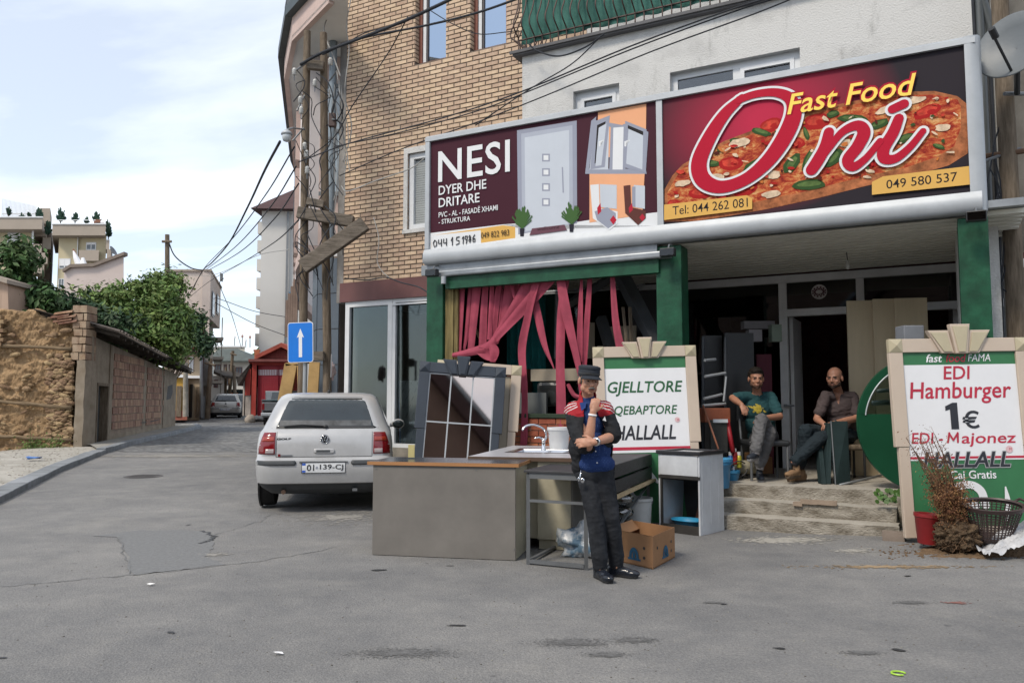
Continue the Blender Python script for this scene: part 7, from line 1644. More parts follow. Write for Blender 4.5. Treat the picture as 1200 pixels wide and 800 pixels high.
pbp('wall',h3,mat('grey_wall',(.24,.23,.215),.9,var=.2,scale=1),(234,432,247,492),Y_=45.5,th=5);mb=MB();q=[at(233,432,45.4),at(239,384,45.4),at(249,432,45.4)];mb.prism([(p.x,45.3,p.z)for p in q],(-2.5,6,0));part('gable',mb,mat('rust_gable',(.22,.09,.07),.9,var=.2),h3)
pbp('barge_board',h3,M_steel,(236.5,400,238,433),(243,404,244.5,434),Y_=45.2,th=.1);pbp('upper_storey',h3,mat('grey_panel',(.17,.17,.165),.8,var=.2),(238,405,250,452),Y_=45.1,th=.4);pbp('door',h3,mat('pale_blue_door',(.30,.36,.42),.7),(236,464,240,490),Y_=45.4,th=.12)
Yf=85
SK[0]=-.36
h4=thing('white_house','white two storey house with grey tiled roof closing the end of the lane','house',at(275,480,Yf));M_wht=mat('white_render',(.55,.53,.49),.9,var=.05,scale=.3)
pbp('wall',h4,M_wht,(246,424,300,480),Y_=Yf,th=8);mb=MB();q=[at(242,424,Yf-.6),at(252,411,Yf+2),at(268,411,Yf+2),at(297,424,Yf-.6)];mb.prism([(q[0].x,Yf-.8,q[0].z),(q[3].x,Yf-.8,q[3].z),(q[3].x,Yf+9,q[3].z),(q[0].x,Yf+9,q[0].z)],(0,0,.15));a_=at(252,408,Yf+3);b_=at(275,408,Yf+3)
mb.add([(q[0].x,Yf-.8,q[0].z+.15),(q[3].x,Yf-.8,q[3].z+.15),(q[3].x,Yf+9,q[3].z+.15),(q[0].x,Yf+9,q[0].z+.15),(a_.x,Yf+4,a_.z),(b_.x,Yf+4,a_.z)],[(0,1,5,4),(1,2,5),(2,3,4,5),(3,0,4)]);part('roof',mb,mat('dark_grey_tiles',(.09,.105,.10),.8,var=.2,scale=2,bump=.4,bscale=6),h4)
for(x0_,x1_,y0_,y1_)in((252,259,427,437),(262,266,427,437),(268,273,427,437),(276,284,430,438),(261,268,443,451),(284,290,444,452),(258,264,456,462),(270,282,456,462)):pwin(h4,x0_,y0_,x1_,y1_,Yf-.01,mat('dark_red_frame',(.12,.04,.035),.7),M_shadeglass)
pbp('balcony',h4,M_wht,(249,437.5,275,442),(262,452,297,456),Y_=Yf-1,th=1);pbp('ground_floor_band',h4,M_dkgreen,(256,457,298,463),Y_=Yf-.3,th=.2)
h5=thing('pale_warehouse','long pale flat roofed building behind the grey tiled roof','building',at(270,440,110));pbp('wall',h5,mat('pale_flat_wall',(.52,.49,.42),.9),(244,406,287,440),Y_=110,th=8);pbp('coping',h5,M_white_print,(243,405,288,406.5),Y_=109.8,th=.5)
for i,(px,py)in enumerate(((255,398),(260,396),(275,393),(284,392),(288,397),(293,393))):
 t=thing('roof_aerial',['white dish at the left end of the flat pale roof','rusty aerial second from the left on the flat pale roof','white dish left of the middle of the flat pale roof','rusty aerial right of the middle of the flat pale roof','white dish near the right end of the flat pale roof','rusty aerial at the far right end of the flat pale roof'][i],'aerial',at(px,406,110.5),group='aerials on the pale roof');part('mast',MB().tube([at(px,407,110.5),at(px,py,110.5)],.06,5),M_steel,t);part('dish',MB().ell(at(px,py+2,110.4),(.16,.06,.2)),mat('rust_dish',(.35,.2,.17),.8)if i%2 else M_white_print,t)
h6=thing('small_white_house','small white house with dark lean-to roof behind the parked silver car','house',at(253,488,62));pbp('wall',h6,M_wht,(247,440,263,484),Y_=62,th=5);mb=MB();q=[at(246,436,61.5),at(264,443,61.5)];mb.prism([(q[0].x,61.3,q[0].z),(q[1].x,61.3,q[1].z),(q[1].x,61.3,q[1].z+.2),(q[0].x,61.3,q[0].z+.25)],(0,6,0));part('roof',mb,M_rafter,h6);pwin(h6,250.5,445,255.5,454,61.99,MATS['dark_red_frame'],M_shadeglass)
pbp('terrace_wall',h6,mat('orange_wall',(.40,.14,.07),.9),(270,460,279,484),Y_=60,th=3)
mb=MB()
for i in range(61):
 for j in range(9):
  px=150+i*6;y=210+j*25;p=at(px,400,y);hz_=22*math.exp(-((px-325)/45)**2)*math.sin(math.pi*j/8)**.7+3*noise.noise(Vector((i*.5,j*.7,0)));mb.v.append((p.x,y,hz_-1+j*.5))
for i in range(60):
 for j in range(8):a=i*9+j;mb.f.append((a,a+9,a+10,a+1));mb.m.append(0)
part('hill',mb,mat('wooded_hill',(.045,.08,.03),.95,scale=.25,bump=1,bscale=.6,bdist=1.5,col2=(.09,.13,.055)),kind='structure',smooth_=True)
mb=MB()
for k in range(2600):
 px=random.gauss(318,35);y=random.uniform(225,320);p=at(px,400,y);b_=22*math.exp(-((px-325)/45)**2)*math.sin(math.pi*(y-210)/200)**.7;q=Vector((p.x,y,b_+random.uniform(-1,2.5)));s=random.uniform(.7,1.6);mb.ell(q,(s,s,s*1.1),seg=6,rings=4)
part('hill_woods',mb,mat('hill_tree_tops',(.04,.075,.028),.95,rnd=.35,bump=.8,bscale=1,bdist=.4),kind='stuff')
Yt=58;tw=thing('white_tower_block','tall white apartment tower with brown hipped roof behind the street','building',at(325,480,Yt));M_tw=mat('white_tower_render',(.50,.49,.47),.9,var=.05,scale=.2,bump=.04)
T0,T1=at(307,250,Yt),at(338,250,Yt+.5);wallq(T0,T1+Vector((6,0,0)),0,at(307,247,Yt).z,0,at(307,247,Yt).z,10,M_tw,'wall',tw)
pz_=at(307,247,Yt).z;mb=MB();a_=T0+Vector((-.6,-.8,0));b_=T1+Vector((7,-.8,0));q=[(a_.x,a_.y,pz_),(b_.x,b_.y,pz_),(b_.x,b_.y+12,pz_),(a_.x,a_.y+12,pz_)];r1_=at(320,222,Yt+3).z;mb.add(q+[(T0.x+2.0,Yt+5.5,r1_+1.2),(b_.x-2,Yt+5.5,r1_+1.2)],[(0,1,5,4),(1,2,5),(2,3,4,5),(3,0,4),(0,3,2,1)]);part('roof',mb,mat('brown_roof',(.075,.045,.045),.85,var=.15,scale=1,bump=.3,bscale=4),tw)
for k in range(8):p=at(307,258+k*22,Yt);part('balcony_step',MB().box((T0.x-.45,Yt+.5,p.z-.9),(T0.x+.0,Yt+2.5,p.z)),M_tw,tw)
pbp('downpipe',tw,M_steel,(335.4,248,336.4,420),Y_=Yt-.15,th=.1)
pbp('window',tw,mat('blue_net',(.04,.16,.28),.6),(338,342,342,358),Y_=Yt-.05,th=.1)
SK[0]=-.30;Yr=41;gg=thing('red_garage','red painted garage with wide red metal door behind the pickup','garage',at(312,488,Yr));M_red=mat('red_wall_paint',(.30,.045,.035),.85,var=.18,scale=1.2,bump=.2);M_red2=mat('red_metal_door',(.30,.018,.03),.5,var=.08,bump=.05)
pbp('wall',gg,M_red,(294,423,301,487),(301,423,345,427.5),(287,432,294.001,463),Y_=Yr,th=6,zb=None);pbp('wall',gg,M_red,(340,427.5,352,487),Y_=Yr,th=6);pbp('eaves',gg,mat('red_tile_edge',(.17,.06,.055),.9,var=.2),(291,420.5,350,423.5),Y_=Yr-.3,th=6.5)
mb=MB();q=[at(302,420,Yr+1),at(330,408,Yr+1),at(356,420,Yr+1)];mb.prism([(p.x,Yr+.8,p.z)for p in q],(0,6,0));part('gable',mb,mat('dark_red_boards',(.15,.04,.035),.9,stretch=(6,1,.5),var=.3),gg)
mb=MB()
for a_,b_ in(((300,421),(330,406.5)),((330,406.5),(357,421))):p,q=at(*a_,Yr+.6),at(*b_,Yr+.6);mb.prism([(p.x,Yr+.5,p.z),(q.x,Yr+.5,q.z),(q.x,Yr+.5,q.z+.22),(p.x,Yr+.5,p.z+.22)],(0,6.5,0))
part('roof',mb,mat('red_roof_edge',(.28,.07,.05),.9,var=.2),gg);pbp('side_wall',gg,mat('stained_plaster',(.34,.30,.27),.95,var=.25,scale=1.5),(284,440,287,487),(287,463.2,294,487),Y_=Yr+.05,th=5)
mb=MB();q=[at(277,445,Yr-.6),at(293,426,Yr),at(293,430,Yr),at(279,452,Yr-.6)];mb.prism([(p.x,p.y,p.z)for p in q],(0,6,0));part('side_roof',mb,M_rafter,gg)
dg_=part('door',MB().box(at(301.5,487,Yr+.25),at(340,427.8,Yr+.35)),M_red2,gg)
for(x0_,x1_)in((303,325),(326.5,340)):
 mb=MB();pb(mb,x0_,433,x1_,439.5,Yr+.22,.02);part('grille_pane',mb,M_white_print,dg_);mb=MB()
 for k in range(int((x1_-x0_)/2)):pb(mb,x0_+k*2+.6,433,x0_+k*2+1.3,439.5,Yr+.19,.02)
 part('grille_bar',mb,M_red2,dg_,kind='stuff')
mb=MB()
for i in range(17):
 for j in range(18):p=at(304+i*2.1,443+j*2.4,Yr+.24);mb.box((p.x-.03,Yr+.22,p.z-.03),(p.x+.03,Yr+.25,p.z+.03))
part('door_studs',mb,M_red2,dg_,kind='stuff');pbp('door_mullion',dg_,M_red2,(325,429,326.4,487),Y_=Yr+.15,th=.1)
p=at(293,486,Yr-.6);lump('pale_boulder','pale rounded boulder at the corner of the red garage','boulder',(p.x,Yr-.6,gh(p.x,Yr)+.15),(.27,.25,.27),mat('boulder',(.30,.26,.22),.95,var=.2,bump=.4),2,.2,0,14,10)
ch=pbp('chimney',gg,mat('orange_chimney',(.38,.13,.07),.9),(298,411,304,420),(297,409.5,305,411),Y_=Yr+3,th=.8)
def pole(label,a,b,Y_,r_,cross=(),name='utility_pole',m_=None):
 t=thing(name,label,'pole',at(a[0],a[1],Y_));m_=m_ or M_wood_old
 A_,B_=at(a[0],a[1],Y_),at(b[0],b[1],Y_);part('shaft',MB().tube([A_,A_.lerp(B_,.5),B_],[r_*1.15,r_*1.05,r_*.85],10),m_,t,autos=50)
 for(x0_,y0_,x1_,y1_)in cross:part('crossarm',MB().tube([at(x0_,y0_,Y_-.2),at(x1_,y1_,Y_-.2)],r_*.5,6),m_,t)
 return t
pole('tall thin dark pole rising behind the green trees',(196,480),(196,275),40,.13,((190,283,201,283),));pole('leaning pole beside the grey gable house',(243,490),(247,420),44.5,.12,((240,425,252,428),))
pole('thin grey pole in front of the white house',(263,484),(265,430),65,.12);pole('dark pole with transformer before the white house',(267,484),(273,411),66,.14,((270,414,277,416),));pole('dark pole just behind the far silver car',(276,486),(274,428),56,.12)
pole('pale concrete post at the right of the yellow house',(217.5,488),(217.5,425),39,.12,m_=M_concrete);pole('slim dark pole between beige and grey houses',(236,489),(236,415),42,.09,m_=M_steel)
# ================================================================== CURVED CORNER BUILDING (left of the brick)
cbd=thing('corner_building','rounded pinkish building with dark tiled ground floor beyond the brick facade','building',(-4,16,0))
Cc=F(uL-.16,D_BR,0);zsf=8.5
def o85(px,py):d=ray(px,py);t=(zsf-CAMH)/d.z;return Vector((d.x*t,d.y*t,0))
E=[o85(408,-24),o85(385,0),o85(342,45),o85(333,90),o85(340,155)]
E.append(E[-1]+(E[-1]-E[-2]).normalized()*4);E.append(E[-1]+Vector((-.8,5,0)))
Wl=[Vector((Cc.x-.02,Cc.y+.5,0)),Vector((Cc.x-.55,Cc.y+.62,0))]
W2l=[Wl[1],o85(352,100)+Vector((.2,.3,0)),o85(349,135)+Vector((.1,1.0,0)),E[4]+Vector((.35,.4,0)),E[5]+Vector((.4,0,0)),E[6]+Vector((.5,0,0))]
M_cpk=mat('dusty_pink_render',(.50,.39,.355),.9,var=.12,scale=1.5,bump=.15);M_cpale=mat('pale_lilac_render',(.62,.57,.56),.9,var=.1,scale=1,bump=.15);M_soff=mat('pale_soffit',(.62,.63,.62),.85,var=.08,scale=1,bump=.1)
inner=[W2l[0],W2l[1],W2l[2],W2l[3],W2l[4],W2l[5]]
def strip(nm,P,z0,z1,m_,th=.12,par=cbd,off=0.0):
 for a,b in zip(P[:-1],P[1:]):
  d=(b-a).normalized();n_=Vector((d.y,-d.x,0));part(nm,MB().prism([(a.x-n_.x*off,a.y-n_.y*off,z0),(b.x-n_.x*off,b.y-n_.y*off,z0),(b.x-n_.x*off,b.y-n_.y*off,z1),(a.x-n_.x*off,a.y-n_.y*off,z1)],n_*th),m_,par)
sl=[Vector((p.x,p.y,zsf+.0))for p in E]+[Vector((W2l[5].x+4,W2l[5].y,zsf)),Vector((Cc.x+.0,Cc.y+8,zsf)),Vector((Cc.x+.05,Cc.y+.3,zsf)),Vector((o85(407,30).x,o85(407,30).y,zsf))]
part('overhang_soffit',MB().prism([tuple(p)for p in sl],(0,0,.05)),M_soff,cbd)
strip('overhang_fascia',E[1:],zsf-.06,zsf+.42,M_cpk,.10);strip('overhang_gutter',E[1:],zsf+.421,zsf+.62,mat('dark_gutter',(.05,.065,.07),.5,.3,bump=.05),.16,off=.14)
for a,b in zip(E[1:4],E[2:5]):
 n_=9
 for k in range(n_):p=a.lerp(b,k/n_);part('baluster',MB().tube([(p.x,p.y,zsf+.6),(p.x,p.y,zsf+1.55)],.012,5),M_steel,cbd)
 part('balcony_rail',MB().tube([(a.x,a.y,zsf+1.55),(b.x,b.y,zsf+1.55)],.025,6).tube([(a.x,a.y,zsf+.8),(b.x,b.y,zsf+.8)],.018,6),M_steel,cbd)
z1c=4.55
strip('upper_wall',W2l,z1c,zsf-.01,M_cpale,-.25);strip('upper_wall',Wl[::-1][::-1],z1c-1.0,zsf-.01,M_cpk,-.15)if False else None
part('upper_wall',MB().box((Wl[1].x,Wl[1].y,z1c),(Wl[0].x+.3,Wl[1].y+.2,zsf-.012)),M_cpk,cbd)
for k in range(5):
 a=W2l[1].lerp(W2l[4],.02+.2*k);b=W2l[1].lerp(W2l[4],.12+.2*k);
 for lev,(zz0,zz1)in enumerate(((5.0,6.5),(6.9,8.1))):
  d=(b-a).normalized();n_=Vector((-d.y,d.x,0));mb=MB().prism([(a.x,a.y,zz0),(b.x,b.y,zz0),(b.x,b.y,zz1),(a.x,a.y,zz1)],n_*.35);f=part('bay_window',mb,M_cpk,cbd);part('bay_pane',MB().prism([tuple(a.lerp(b,.15)+n_*.36+Vector((0,0,zz0+.2))),tuple(a.lerp(b,.85)+n_*.36+Vector((0,0,zz0+.2))),tuple(a.lerp(b,.85)+n_*.36+Vector((0,0,zz1-.2))),tuple(a.lerp(b,.15)+n_*.36+Vector((0,0,zz1-.2)))],n_*.01),M_shadeglass,f)
strip('storey_band',[W2l[0]]+W2l[1:],z1c-.25,z1c-.003,M_cpk,-.30)
M_navyt=mat('blue_grey_tile',(.075,.095,.12),.45,var=.15,scale=1.5,bump=.08)
gf=part('ground_floor_wall',MB().box((0,0,0),(.01,.01,.01)),M_black,cbd)
gw=[Vector((Cc.x-.02,Cc.y+.35,0)),Vector((Cc.x-.5,Cc.y+.55,0)),Vector((Cc.x-.78,Cc.y+1.3,0)),W2l[3]+Vector((.9,0,0)),W2l[4]+Vector((.9,0,0))]
strip('ground_floor_core',gw,-.1,z1c-.26,MATS['dark_taupe'],.3)
for a,b in zip(gw[:-1],gw[1:]):
 L_=(b-a).length;n_=max(1,round(L_/.85));d=(b-a).normalized();nn_=Vector((-d.y,d.x,0))
 for i in range(n_):
  for j in range(6):
   if b is gw[-1]and j<4:continue
   p,q=a+d*(L_*i/n_+.008),a+d*(L_*(i+1)/n_-.008);z0_=j*.71;z1_=z0_+.695;part('wall_tile',MB().prism([(p.x,p.y,z0_),(q.x,q.y,z0_),(q.x,q.y,min(z1_,z1c-.27)),(p.x,p.y,min(z1_,z1c-.27))],nn_*.03),M_navyt,cbd)
bpy.data.objects.remove(gf)
gz=F(uL-.45,D_BR+.55,0);part('stair_window',MB().box((Wl[1].x+.05,Wl[1].y-.06,5.6),(Wl[0].x-.03,Wl[1].y-.01,7.9)),mat('pale_sky_glass',(.30,.36,.40),.08,var=.05,bump=0,spec=.9),cbd)
for z_ in(5.6,6.9,7.85):part('window_frame',MB().box((Wl[1].x+.02,Wl[1].y-.09,z_-.04),(Wl[0].x-.01,Wl[1].y-.061,z_+.04)),M_steel,cbd)
for k in range(5):
 p=at(336+k*3,352-k*8,19.5);q=at(337+k*3,395,19.5);part('facade_board',MB().box((p.x,19.4,q.z),(p.x+.055,19.45,p.z)),mat('brown_pink_board',(.22,.16,.13),.85,var=.2),cbd)
dpx=F(uL-.26,D_BR-.12,0);t=thing('drain_pipe','blue grey metal downpipe running up the joint beside the brick facade','pipe',(dpx.x,dpx.y,zF));part('pipe',MB().tube([(dpx.x,dpx.y,3.7),(dpx.x,dpx.y,12)],.075,12),mat('blue_grey_pipe',(.20,.24,.27),.5,.3,var=.15),t,autos=50)
for z_ in(4.5,6.5,8.5):part('pipe_clip',MB().tube([(dpx.x,dpx.y,z_),(dpx.x,dpx.y,z_+.05)],.085,12),M_steel,t)
# ================================================================== DOUBLE WOODEN POLE with insulators
YP=14.0
wp=thing('double_pole','two weathered timber utility poles braced together, hung with cables and insulators','utility pole',gp(365,560))
for(a_,b_,r0)in(((353,560),(360,37),.070),((385,560),(379,39),.070)):
 A_,B_=at(a_[0],470,YP),at(b_[0],b_[1],YP);A_.z=0;part('shaft',MB().tube([A_,A_.lerp(B_,.3)+Vector((.02,0,0)),A_.lerp(B_,.7),B_],[r0*1.15,r0*1.05,r0,r0*.9],10),M_wood_old,wp,autos=50)
def plank(a,b,w_,th,nm='brace',Ya=YP-.15,Yb_=None):
 A_,B_=at(*a,Ya),at(*b,Yb_ or Ya);d=(B_-A_).normalized();s_=Vector((0,1,0));up=s_.cross(d).normalized()
 M_=Matrix((d,s_,up)).transposed().to_4x4();M_.translation=A_;return part(nm,MB().box((0,-th/2,-w_/2),((B_-A_).length,th/2,w_/2),M=M_),M_wood_old_h,wp,bevel=.012)
plank((349,249),(414,260),.20,.14);plank((355,313),(428,262),.25,.16,Ya=YP-.32,Yb_=YP-.25);plank((361,76),(380,78),.16,.12,'spacer_block');plank((360,236),(380,240),.13,.12,'spacer_block');plank((358,418),(380,417),.16,.14,'spacer_block')
M_porc=mat('porcelain',(.55,.55,.53),.2,bump=0)
def insul(px,py,Y_=YP-.25,dxp=0):
 p=at(px,py,Y_);k=part('insulator',MB().lathe([(.02,-.05),(.045,-.045),(.03,-.01),(.045,0),(.03,.03),(.042,.04),(.025,.075),(.005,.08)],p,12),M_porc,wp,smooth_=True);part('pin',MB().tube([p+Vector((0,0,-.15)),p+Vector((0,0,-.03))],.01,5),M_steel,k)
for q in((387,73),(369,98),(357,172),(359,181),(360,200),(345,85),(352,118),(353,130)):insul(*q)
for q in(((359,74),(345,84)),((357,112),(348,130)),((386,95),(394,84)),((386,140),(392,140)),((386,106),(386,115)),((356,150),(343,165))):part('iron_bracket',MB().tube([at(*q[0],YP-.12),at(*q[1],YP-.25)],.016,6),M_steel,wp)
p=at(388,140,YP-.2);part('fuse_box',MB().box((p.x-.05,p.y,p.z-.12),(p.x+.07,p.y+.1,p.z+.12)),mat('brown_box',(.06,.035,.03),.6),wp,bevel=.01)
lp=at(336,160,YP-.5);t=thing('street_lamp','glass street lamp on a thin bracket at the left of the double pole','street lamp',lp);part('globe',MB().lathe([(.01,-.10),(.06,-.08),(.085,-.01),(.075,.05),(.04,.075)],lp,16),mat('lamp_glass',(.45,.48,.50),.08,bump=0,spec=.9),t,smooth_=True);part('hood',MB().lathe([(.10,.03),(.09,.07),(.03,.12),(.01,.13)],lp,16),M_alu,t,smooth_=True);part('arm',MB().tube([lp+Vector((0,0,.12)),at(343,150,YP-.4),at(357,152,YP-.1)],.016,6),M_alu_d,t)
ps=gp(358,560);Ysn=12.9;t=thing('one_way_sign','square blue one-way sign with white arrow on a grey steel post','traffic sign',(at(358,470,Ysn).x,Ysn,0))
S9=Matrix.Translation(at(352,401,Ysn-.06))@Matrix.Rotation(R(-8),4,'Z')@Matrix.Rotation(R(-1.5),4,'Y');hw_,hh_=.215,.325
def rrect(hw,hh,r_,y,th):return[(sx*(hw-r_)+r_*math.cos(R(a)),y,sz*(hh-r_)+r_*math.sin(R(a)))for sx,sz,a0 in((1,1,0),(-1,1,90),(-1,-1,180),(1,-1,270))for a in(a0,a0+30,a0+60,a0+90)]
part('plate',MB().prism(rrect(hw_,hh_,.04,0,0),(0,.02,0)),M_white_print,t,S9);part('blue_face',MB().prism(rrect(hw_-.010,hh_-.010,.035,-.003,0),(0,.003,0)),mat('sign_blue',(.01,.17,.62),.35,var=.04,bump=0),t,S9)
part('arrow',MB().prism([(-.026,-.005,-.24),(.030,-.005,-.24),(.030,-.005,.09),(.062,-.005,.075),(.002,-.005,.225),(-.058,-.005,.075),(-.026,-.005,.09)],(0,.002,0)),M_white_print,t,S9)
pp_=at(357.5,440,Ysn);part('post',MB().tube([(pp_.x,Ysn,0),(pp_.x,Ysn,2.3)],.035,12),mat('galvanised',(.33,.35,.36),.5,.4,var=.1),t,autos=50)
t=thing('timber_crate','yellow timber framed crate leaning behind the one-way sign','crate',at(347,470,15.5));YC=15.5
for a_,b_,w_ in(((333,470),(341,427),.20),((352,470),(351,428),.07),((335,427),(363,422),.05),((366,470),(369,424),.17)):
 A_,B_=at(*a_,YC),at(*b_,YC);d=(B_-A_).normalized();s_=Vector((0,1,0));up=s_.cross(d).normalized();M_=Matrix((d,s_,up)).transposed().to_4x4();M_.translation=A_;part('crate_board',MB().box((0,-.03,-w_/2*1.2),((B_-A_).length,.03,w_/2*1.2),M=M_),mat('yellow_plywood',(.40,.26,.11),.7,var=.2,bump=.1),t)
part('glass_sheet',MB().prism([at(338,466,YC+.05),at(352,466,YC+.05),at(353,426,YC+.05),at(342,428,YC+.05)],(0,.03,0)),MATS['pale_sky_glass']if 0 else M_gl_dark,t)
p=at(396,436,15.0);lump('plastic_bag','small white and pink plastic bag hanging beside the right timber pole','bag',(p.x-.02,14.5,p.z),(.08,.07,.15),mat('white_pink_film',(.55,.42,.40),.5,var=.3),7,.5,0)
tag(part('white_tube_lamp',MB().box(at(387.5,442,YP-.2),at(389,415,YP-.15)),M_white_print),'thin white plastic strip fixed on the right timber pole','strip')
# ================================================================== CABLES (each a hanging tube between two real points)
def cable(name,label,pts,r_,m_=M_wire,group='overhead cables'):
 C=crom([at(*p)for p in pts],10);return tag(part(name,MB().tube(C,r_,5),m_,smooth_=True),label,'cable',group)
K='overhead_cable'
CB=[('thick black cable bundle running from the double pole to the top of the brick facade',[(352,76,13.8),(378,62,13.6),(420,46,13.0),(478,23,12.3),(540,-6,11.6)],.035),
      ('black cable from the double pole crossing below the two red framed windows',[(378,64,13.6),(420,46,13.2),(500,30,12.4),(560,15,11.8),(620,-6,11.2)],.024),
      ('thin twisted cable beside the thick bundle over the brick facade',[(404,52,13.3),(430,38,12.9),(470,28,12.4),(500,12,12.1)],.012),
      ('long black cable rising from the double pole over the plaster wall to the balcony',[(350,190,13.8),(410,168,13.2),(520,138,12),(610,108,11.2),(735,56,10),(855,12,9.2),(920,-8,8.8)],.014),
      ('second long cable just below the first over the plaster wall',[(392,172,13.6),(470,155,12.6),(560,130,11.6),(625,105,11),(740,58,10),(860,14,9.2),(925,-6,8.8)],.012),
      ('lowest of the three long cables crossing the grey plaster wall',[(398,206,13.6),(470,175,12.6),(560,143,11.6),(640,112,10.9),(760,62,9.9),(880,18,9.1),(940,-6,8.7)],.012),
      ('thin cable running down from the red window to the double pole',[(478,20,12.3),(455,62,12.8),(413,124,13.3),(392,160,13.7),(360,186,13.9)],.012),
      ('black loop of cable hanging under the balcony corner',[(620,52,11.8),(630,60,11.7),(655,66,11.4),(685,56,11),(708,40,10.8)],.016),
      ('thin cable slanting from the balcony loop down to the sign top',[(705,42,10.9),(670,75,11.2),(620,105,11.6),(557,147,11.4)],.012),
      ('thin cable from the double pole to the pale window beside the sign',[(400,218,13.4),(408,224,13.3),(440,212,12.9),(480,198,12.6),(497,186,12.4)],.012),
      ('thin cable curving over the upper red framed windows',[(500,10,12.5),(530,28,12.4),(560,40,12.3),(592,38,12.2),(608,36,12.2)],.010),
      ('thick twisted cable drooping from the street lamp into the far lane',[(328,166,13.4),(310,200,16),(290,243,21),(268,285,28),(248,308,35),(237,318,42),(222,345,50)],.032),
      ('black cable sagging from the thin far pole to the drooping bundle',[(197,282,40),(205,300,40),(222,313,41),(237,317,42)],.04),
      ('fine cable over the lane, uppermost of the parallel set',[(345,172,13.8),(310,230,18),(272,280,27),(238,316,41),(225,342,50)],.018),
      ('fine cable over the lane, second of the parallel set',[(347,195,13.8),(315,245,18),(275,290,27),(240,317,41)],.018),
      ('fine cable over the lane, third of the parallel set',[(350,215,13.8),(320,258,18),(280,296,27),(240,319,41)],.018),
      ('fine cable crossing the sky from the pole towards the white tower',[(350,258,14),(320,285,22),(280,310,35),(245,330,46),(220,350,52)],.018),
      ('fine pale cable across the lane in front of the white tower',[(340,292,30),(300,300,38),(250,322,48),(205,322,52)],.02),
      ('fine cable from the pink block to the white tower',[(340,372,58),(300,365,57),(262,352,56),(228,340,53)],.03),
      ('lower fine cable between the pink block and the tower',[(340,395,58),(300,380,57),(262,360,56),(210,330,53)],.03),
      ('thin wire rising from the far lane to the left sky',[(283,408,70),(272,370,62),(258,335,55),(262,326,52)],.03),
      ('cable hanging down the joint between brick and pink building',[(392,0,14.2),(384,20,14.4),(380,38,14.3),(392,70,14.1),(399,90,14.0)],.018),
      ('pale cable strung down beside the drain pipe',[(412,-5,14.1),(406,30,14.1),(409,60,14.1),(404,110,14),(412,150,14),(402,190,14)],.012),
      ('black cable along the maroon fascia to the green pillar',[(404,326,14.3),(430,328,13.9),(452,325,13.6),(470,331,13.3),(490,336,12.8),(502,343,12.1)],.014),
      ('thin pale wire hanging down the brick to the fascia',[(438,255,13.9),(444,280,13.8),(442,305,13.8),(448,318,13.7),(456,325,13.6)],.010)]
for i,(lb,pts,r_)in enumerate(CB):cable(K,lb,pts,r_*.8,M_wire_l if 'pale' in lb or 'fine pale' in lb or 'joint' in lb else M_wire)
mbw=MB();rr_=random.Random(4)
for k in range(34):
 x,y=rr_.uniform(345,398),rr_.uniform(70,300);pts=[]
 for q in range(4):pts.append(at(x,y,YP-rr_.uniform(.1,.35)));x+=rr_.uniform(-16,18);y+=rr_.uniform(6,26);x=min(402,max(341,x))
 mbw.tube(crom(pts,5),rr_.uniform(.007,.013),4)
part('cable_tangle',mbw,M_wire,wp,kind='stuff');mbw=MB()
for k in range(9):
 x,y=rr_.uniform(392,404),rr_.uniform(80,200);pts=[]
 for q in range(4):pts.append(at(x,y,YP-rr_.uniform(.0,.15)));x+=rr_.uniform(-5,6);y+=rr_.uniform(15,36)
 mbw.tube(crom(pts,5),.010,4)
part('cable_tangle',mbw,M_wire_l,wp,kind='stuff')
# ================================================================== RIGHT EDGE: neighbour, pole, dish
t=thing('neighbour_building','grey brown neighbouring house wall at the right edge behind the pole','building',at(1190,600,11.5));part('wall',MB().box((at(1150,400,12).x+.6,11.4,0),(14,16,9)),mat('neighbour_render',(.20,.19,.175),.95,scale=1.2,bump=.4,col2=(.33,.32,.30)),t)
part('window',frame_box(7.55,8.1,3.6,5.0,11.33,.06,.06),M_white_pvc,t);part('window_pane',MB().box((7.61,11.36,3.66),(8.04,11.37,4.94)),M_glasscar,t)
part('corrugated_sheet',MB().add([(6.7+i*.05,10.9+(.02 if i%2 else 0),z)for i in range(30)for z in(1.2,3.0)],[(2*i,2*i+2,2*i+3,2*i+1)for i in range(29)]),M_alu_d,t)
YQ=8.6;t=thing('timber_pole','thick timber utility pole at the right edge of the photo behind the menu board','utility pole',(at(1192,600,YQ).x,YQ,0));px_=at(1192,400,YQ).x;part('shaft',MB().tube([(px_,YQ,-.1),(px_,YQ,3),(px_-.02,YQ,7.2)],[.10,.095,.085],12),M_wood_old,t,autos=50)
t2=thing('cable_conduit','dark vertical conduit bundle between the sign and the right timber pole','conduit',(at(1166,600,8.9).x,8.9,0));xa=at(1165,400,8.9).x
for k,(dx_,r_)in enumerate(((0,.05),(.09,.02),(-.07,.018),(.14,.012))):part('pipe',MB().tube([(xa+dx_,8.9,.2),(xa+dx_+.02*math.sin(k),8.9,3.4),(xa+dx_,8.9,6.4)],r_,8),[mat('slate_pipe',(.07,.08,.085),.5),M_wire,M_wire,M_wire_l][k],t2,autos=50)
mb=MB()
for k in range(10):
 x,y=rr_.uniform(1158,1180),rr_.uniform(100,330);pts=[]
 for q in range(4):pts.append(at(x,y,8.6));x+=rr_.uniform(-10,12);y+=rr_.uniform(10,40);x=min(1190,max(1152,x))
 mb.tube(crom(pts,5),.008,4)
part('cable_tangle',mb,M_wire,t2,kind='stuff')
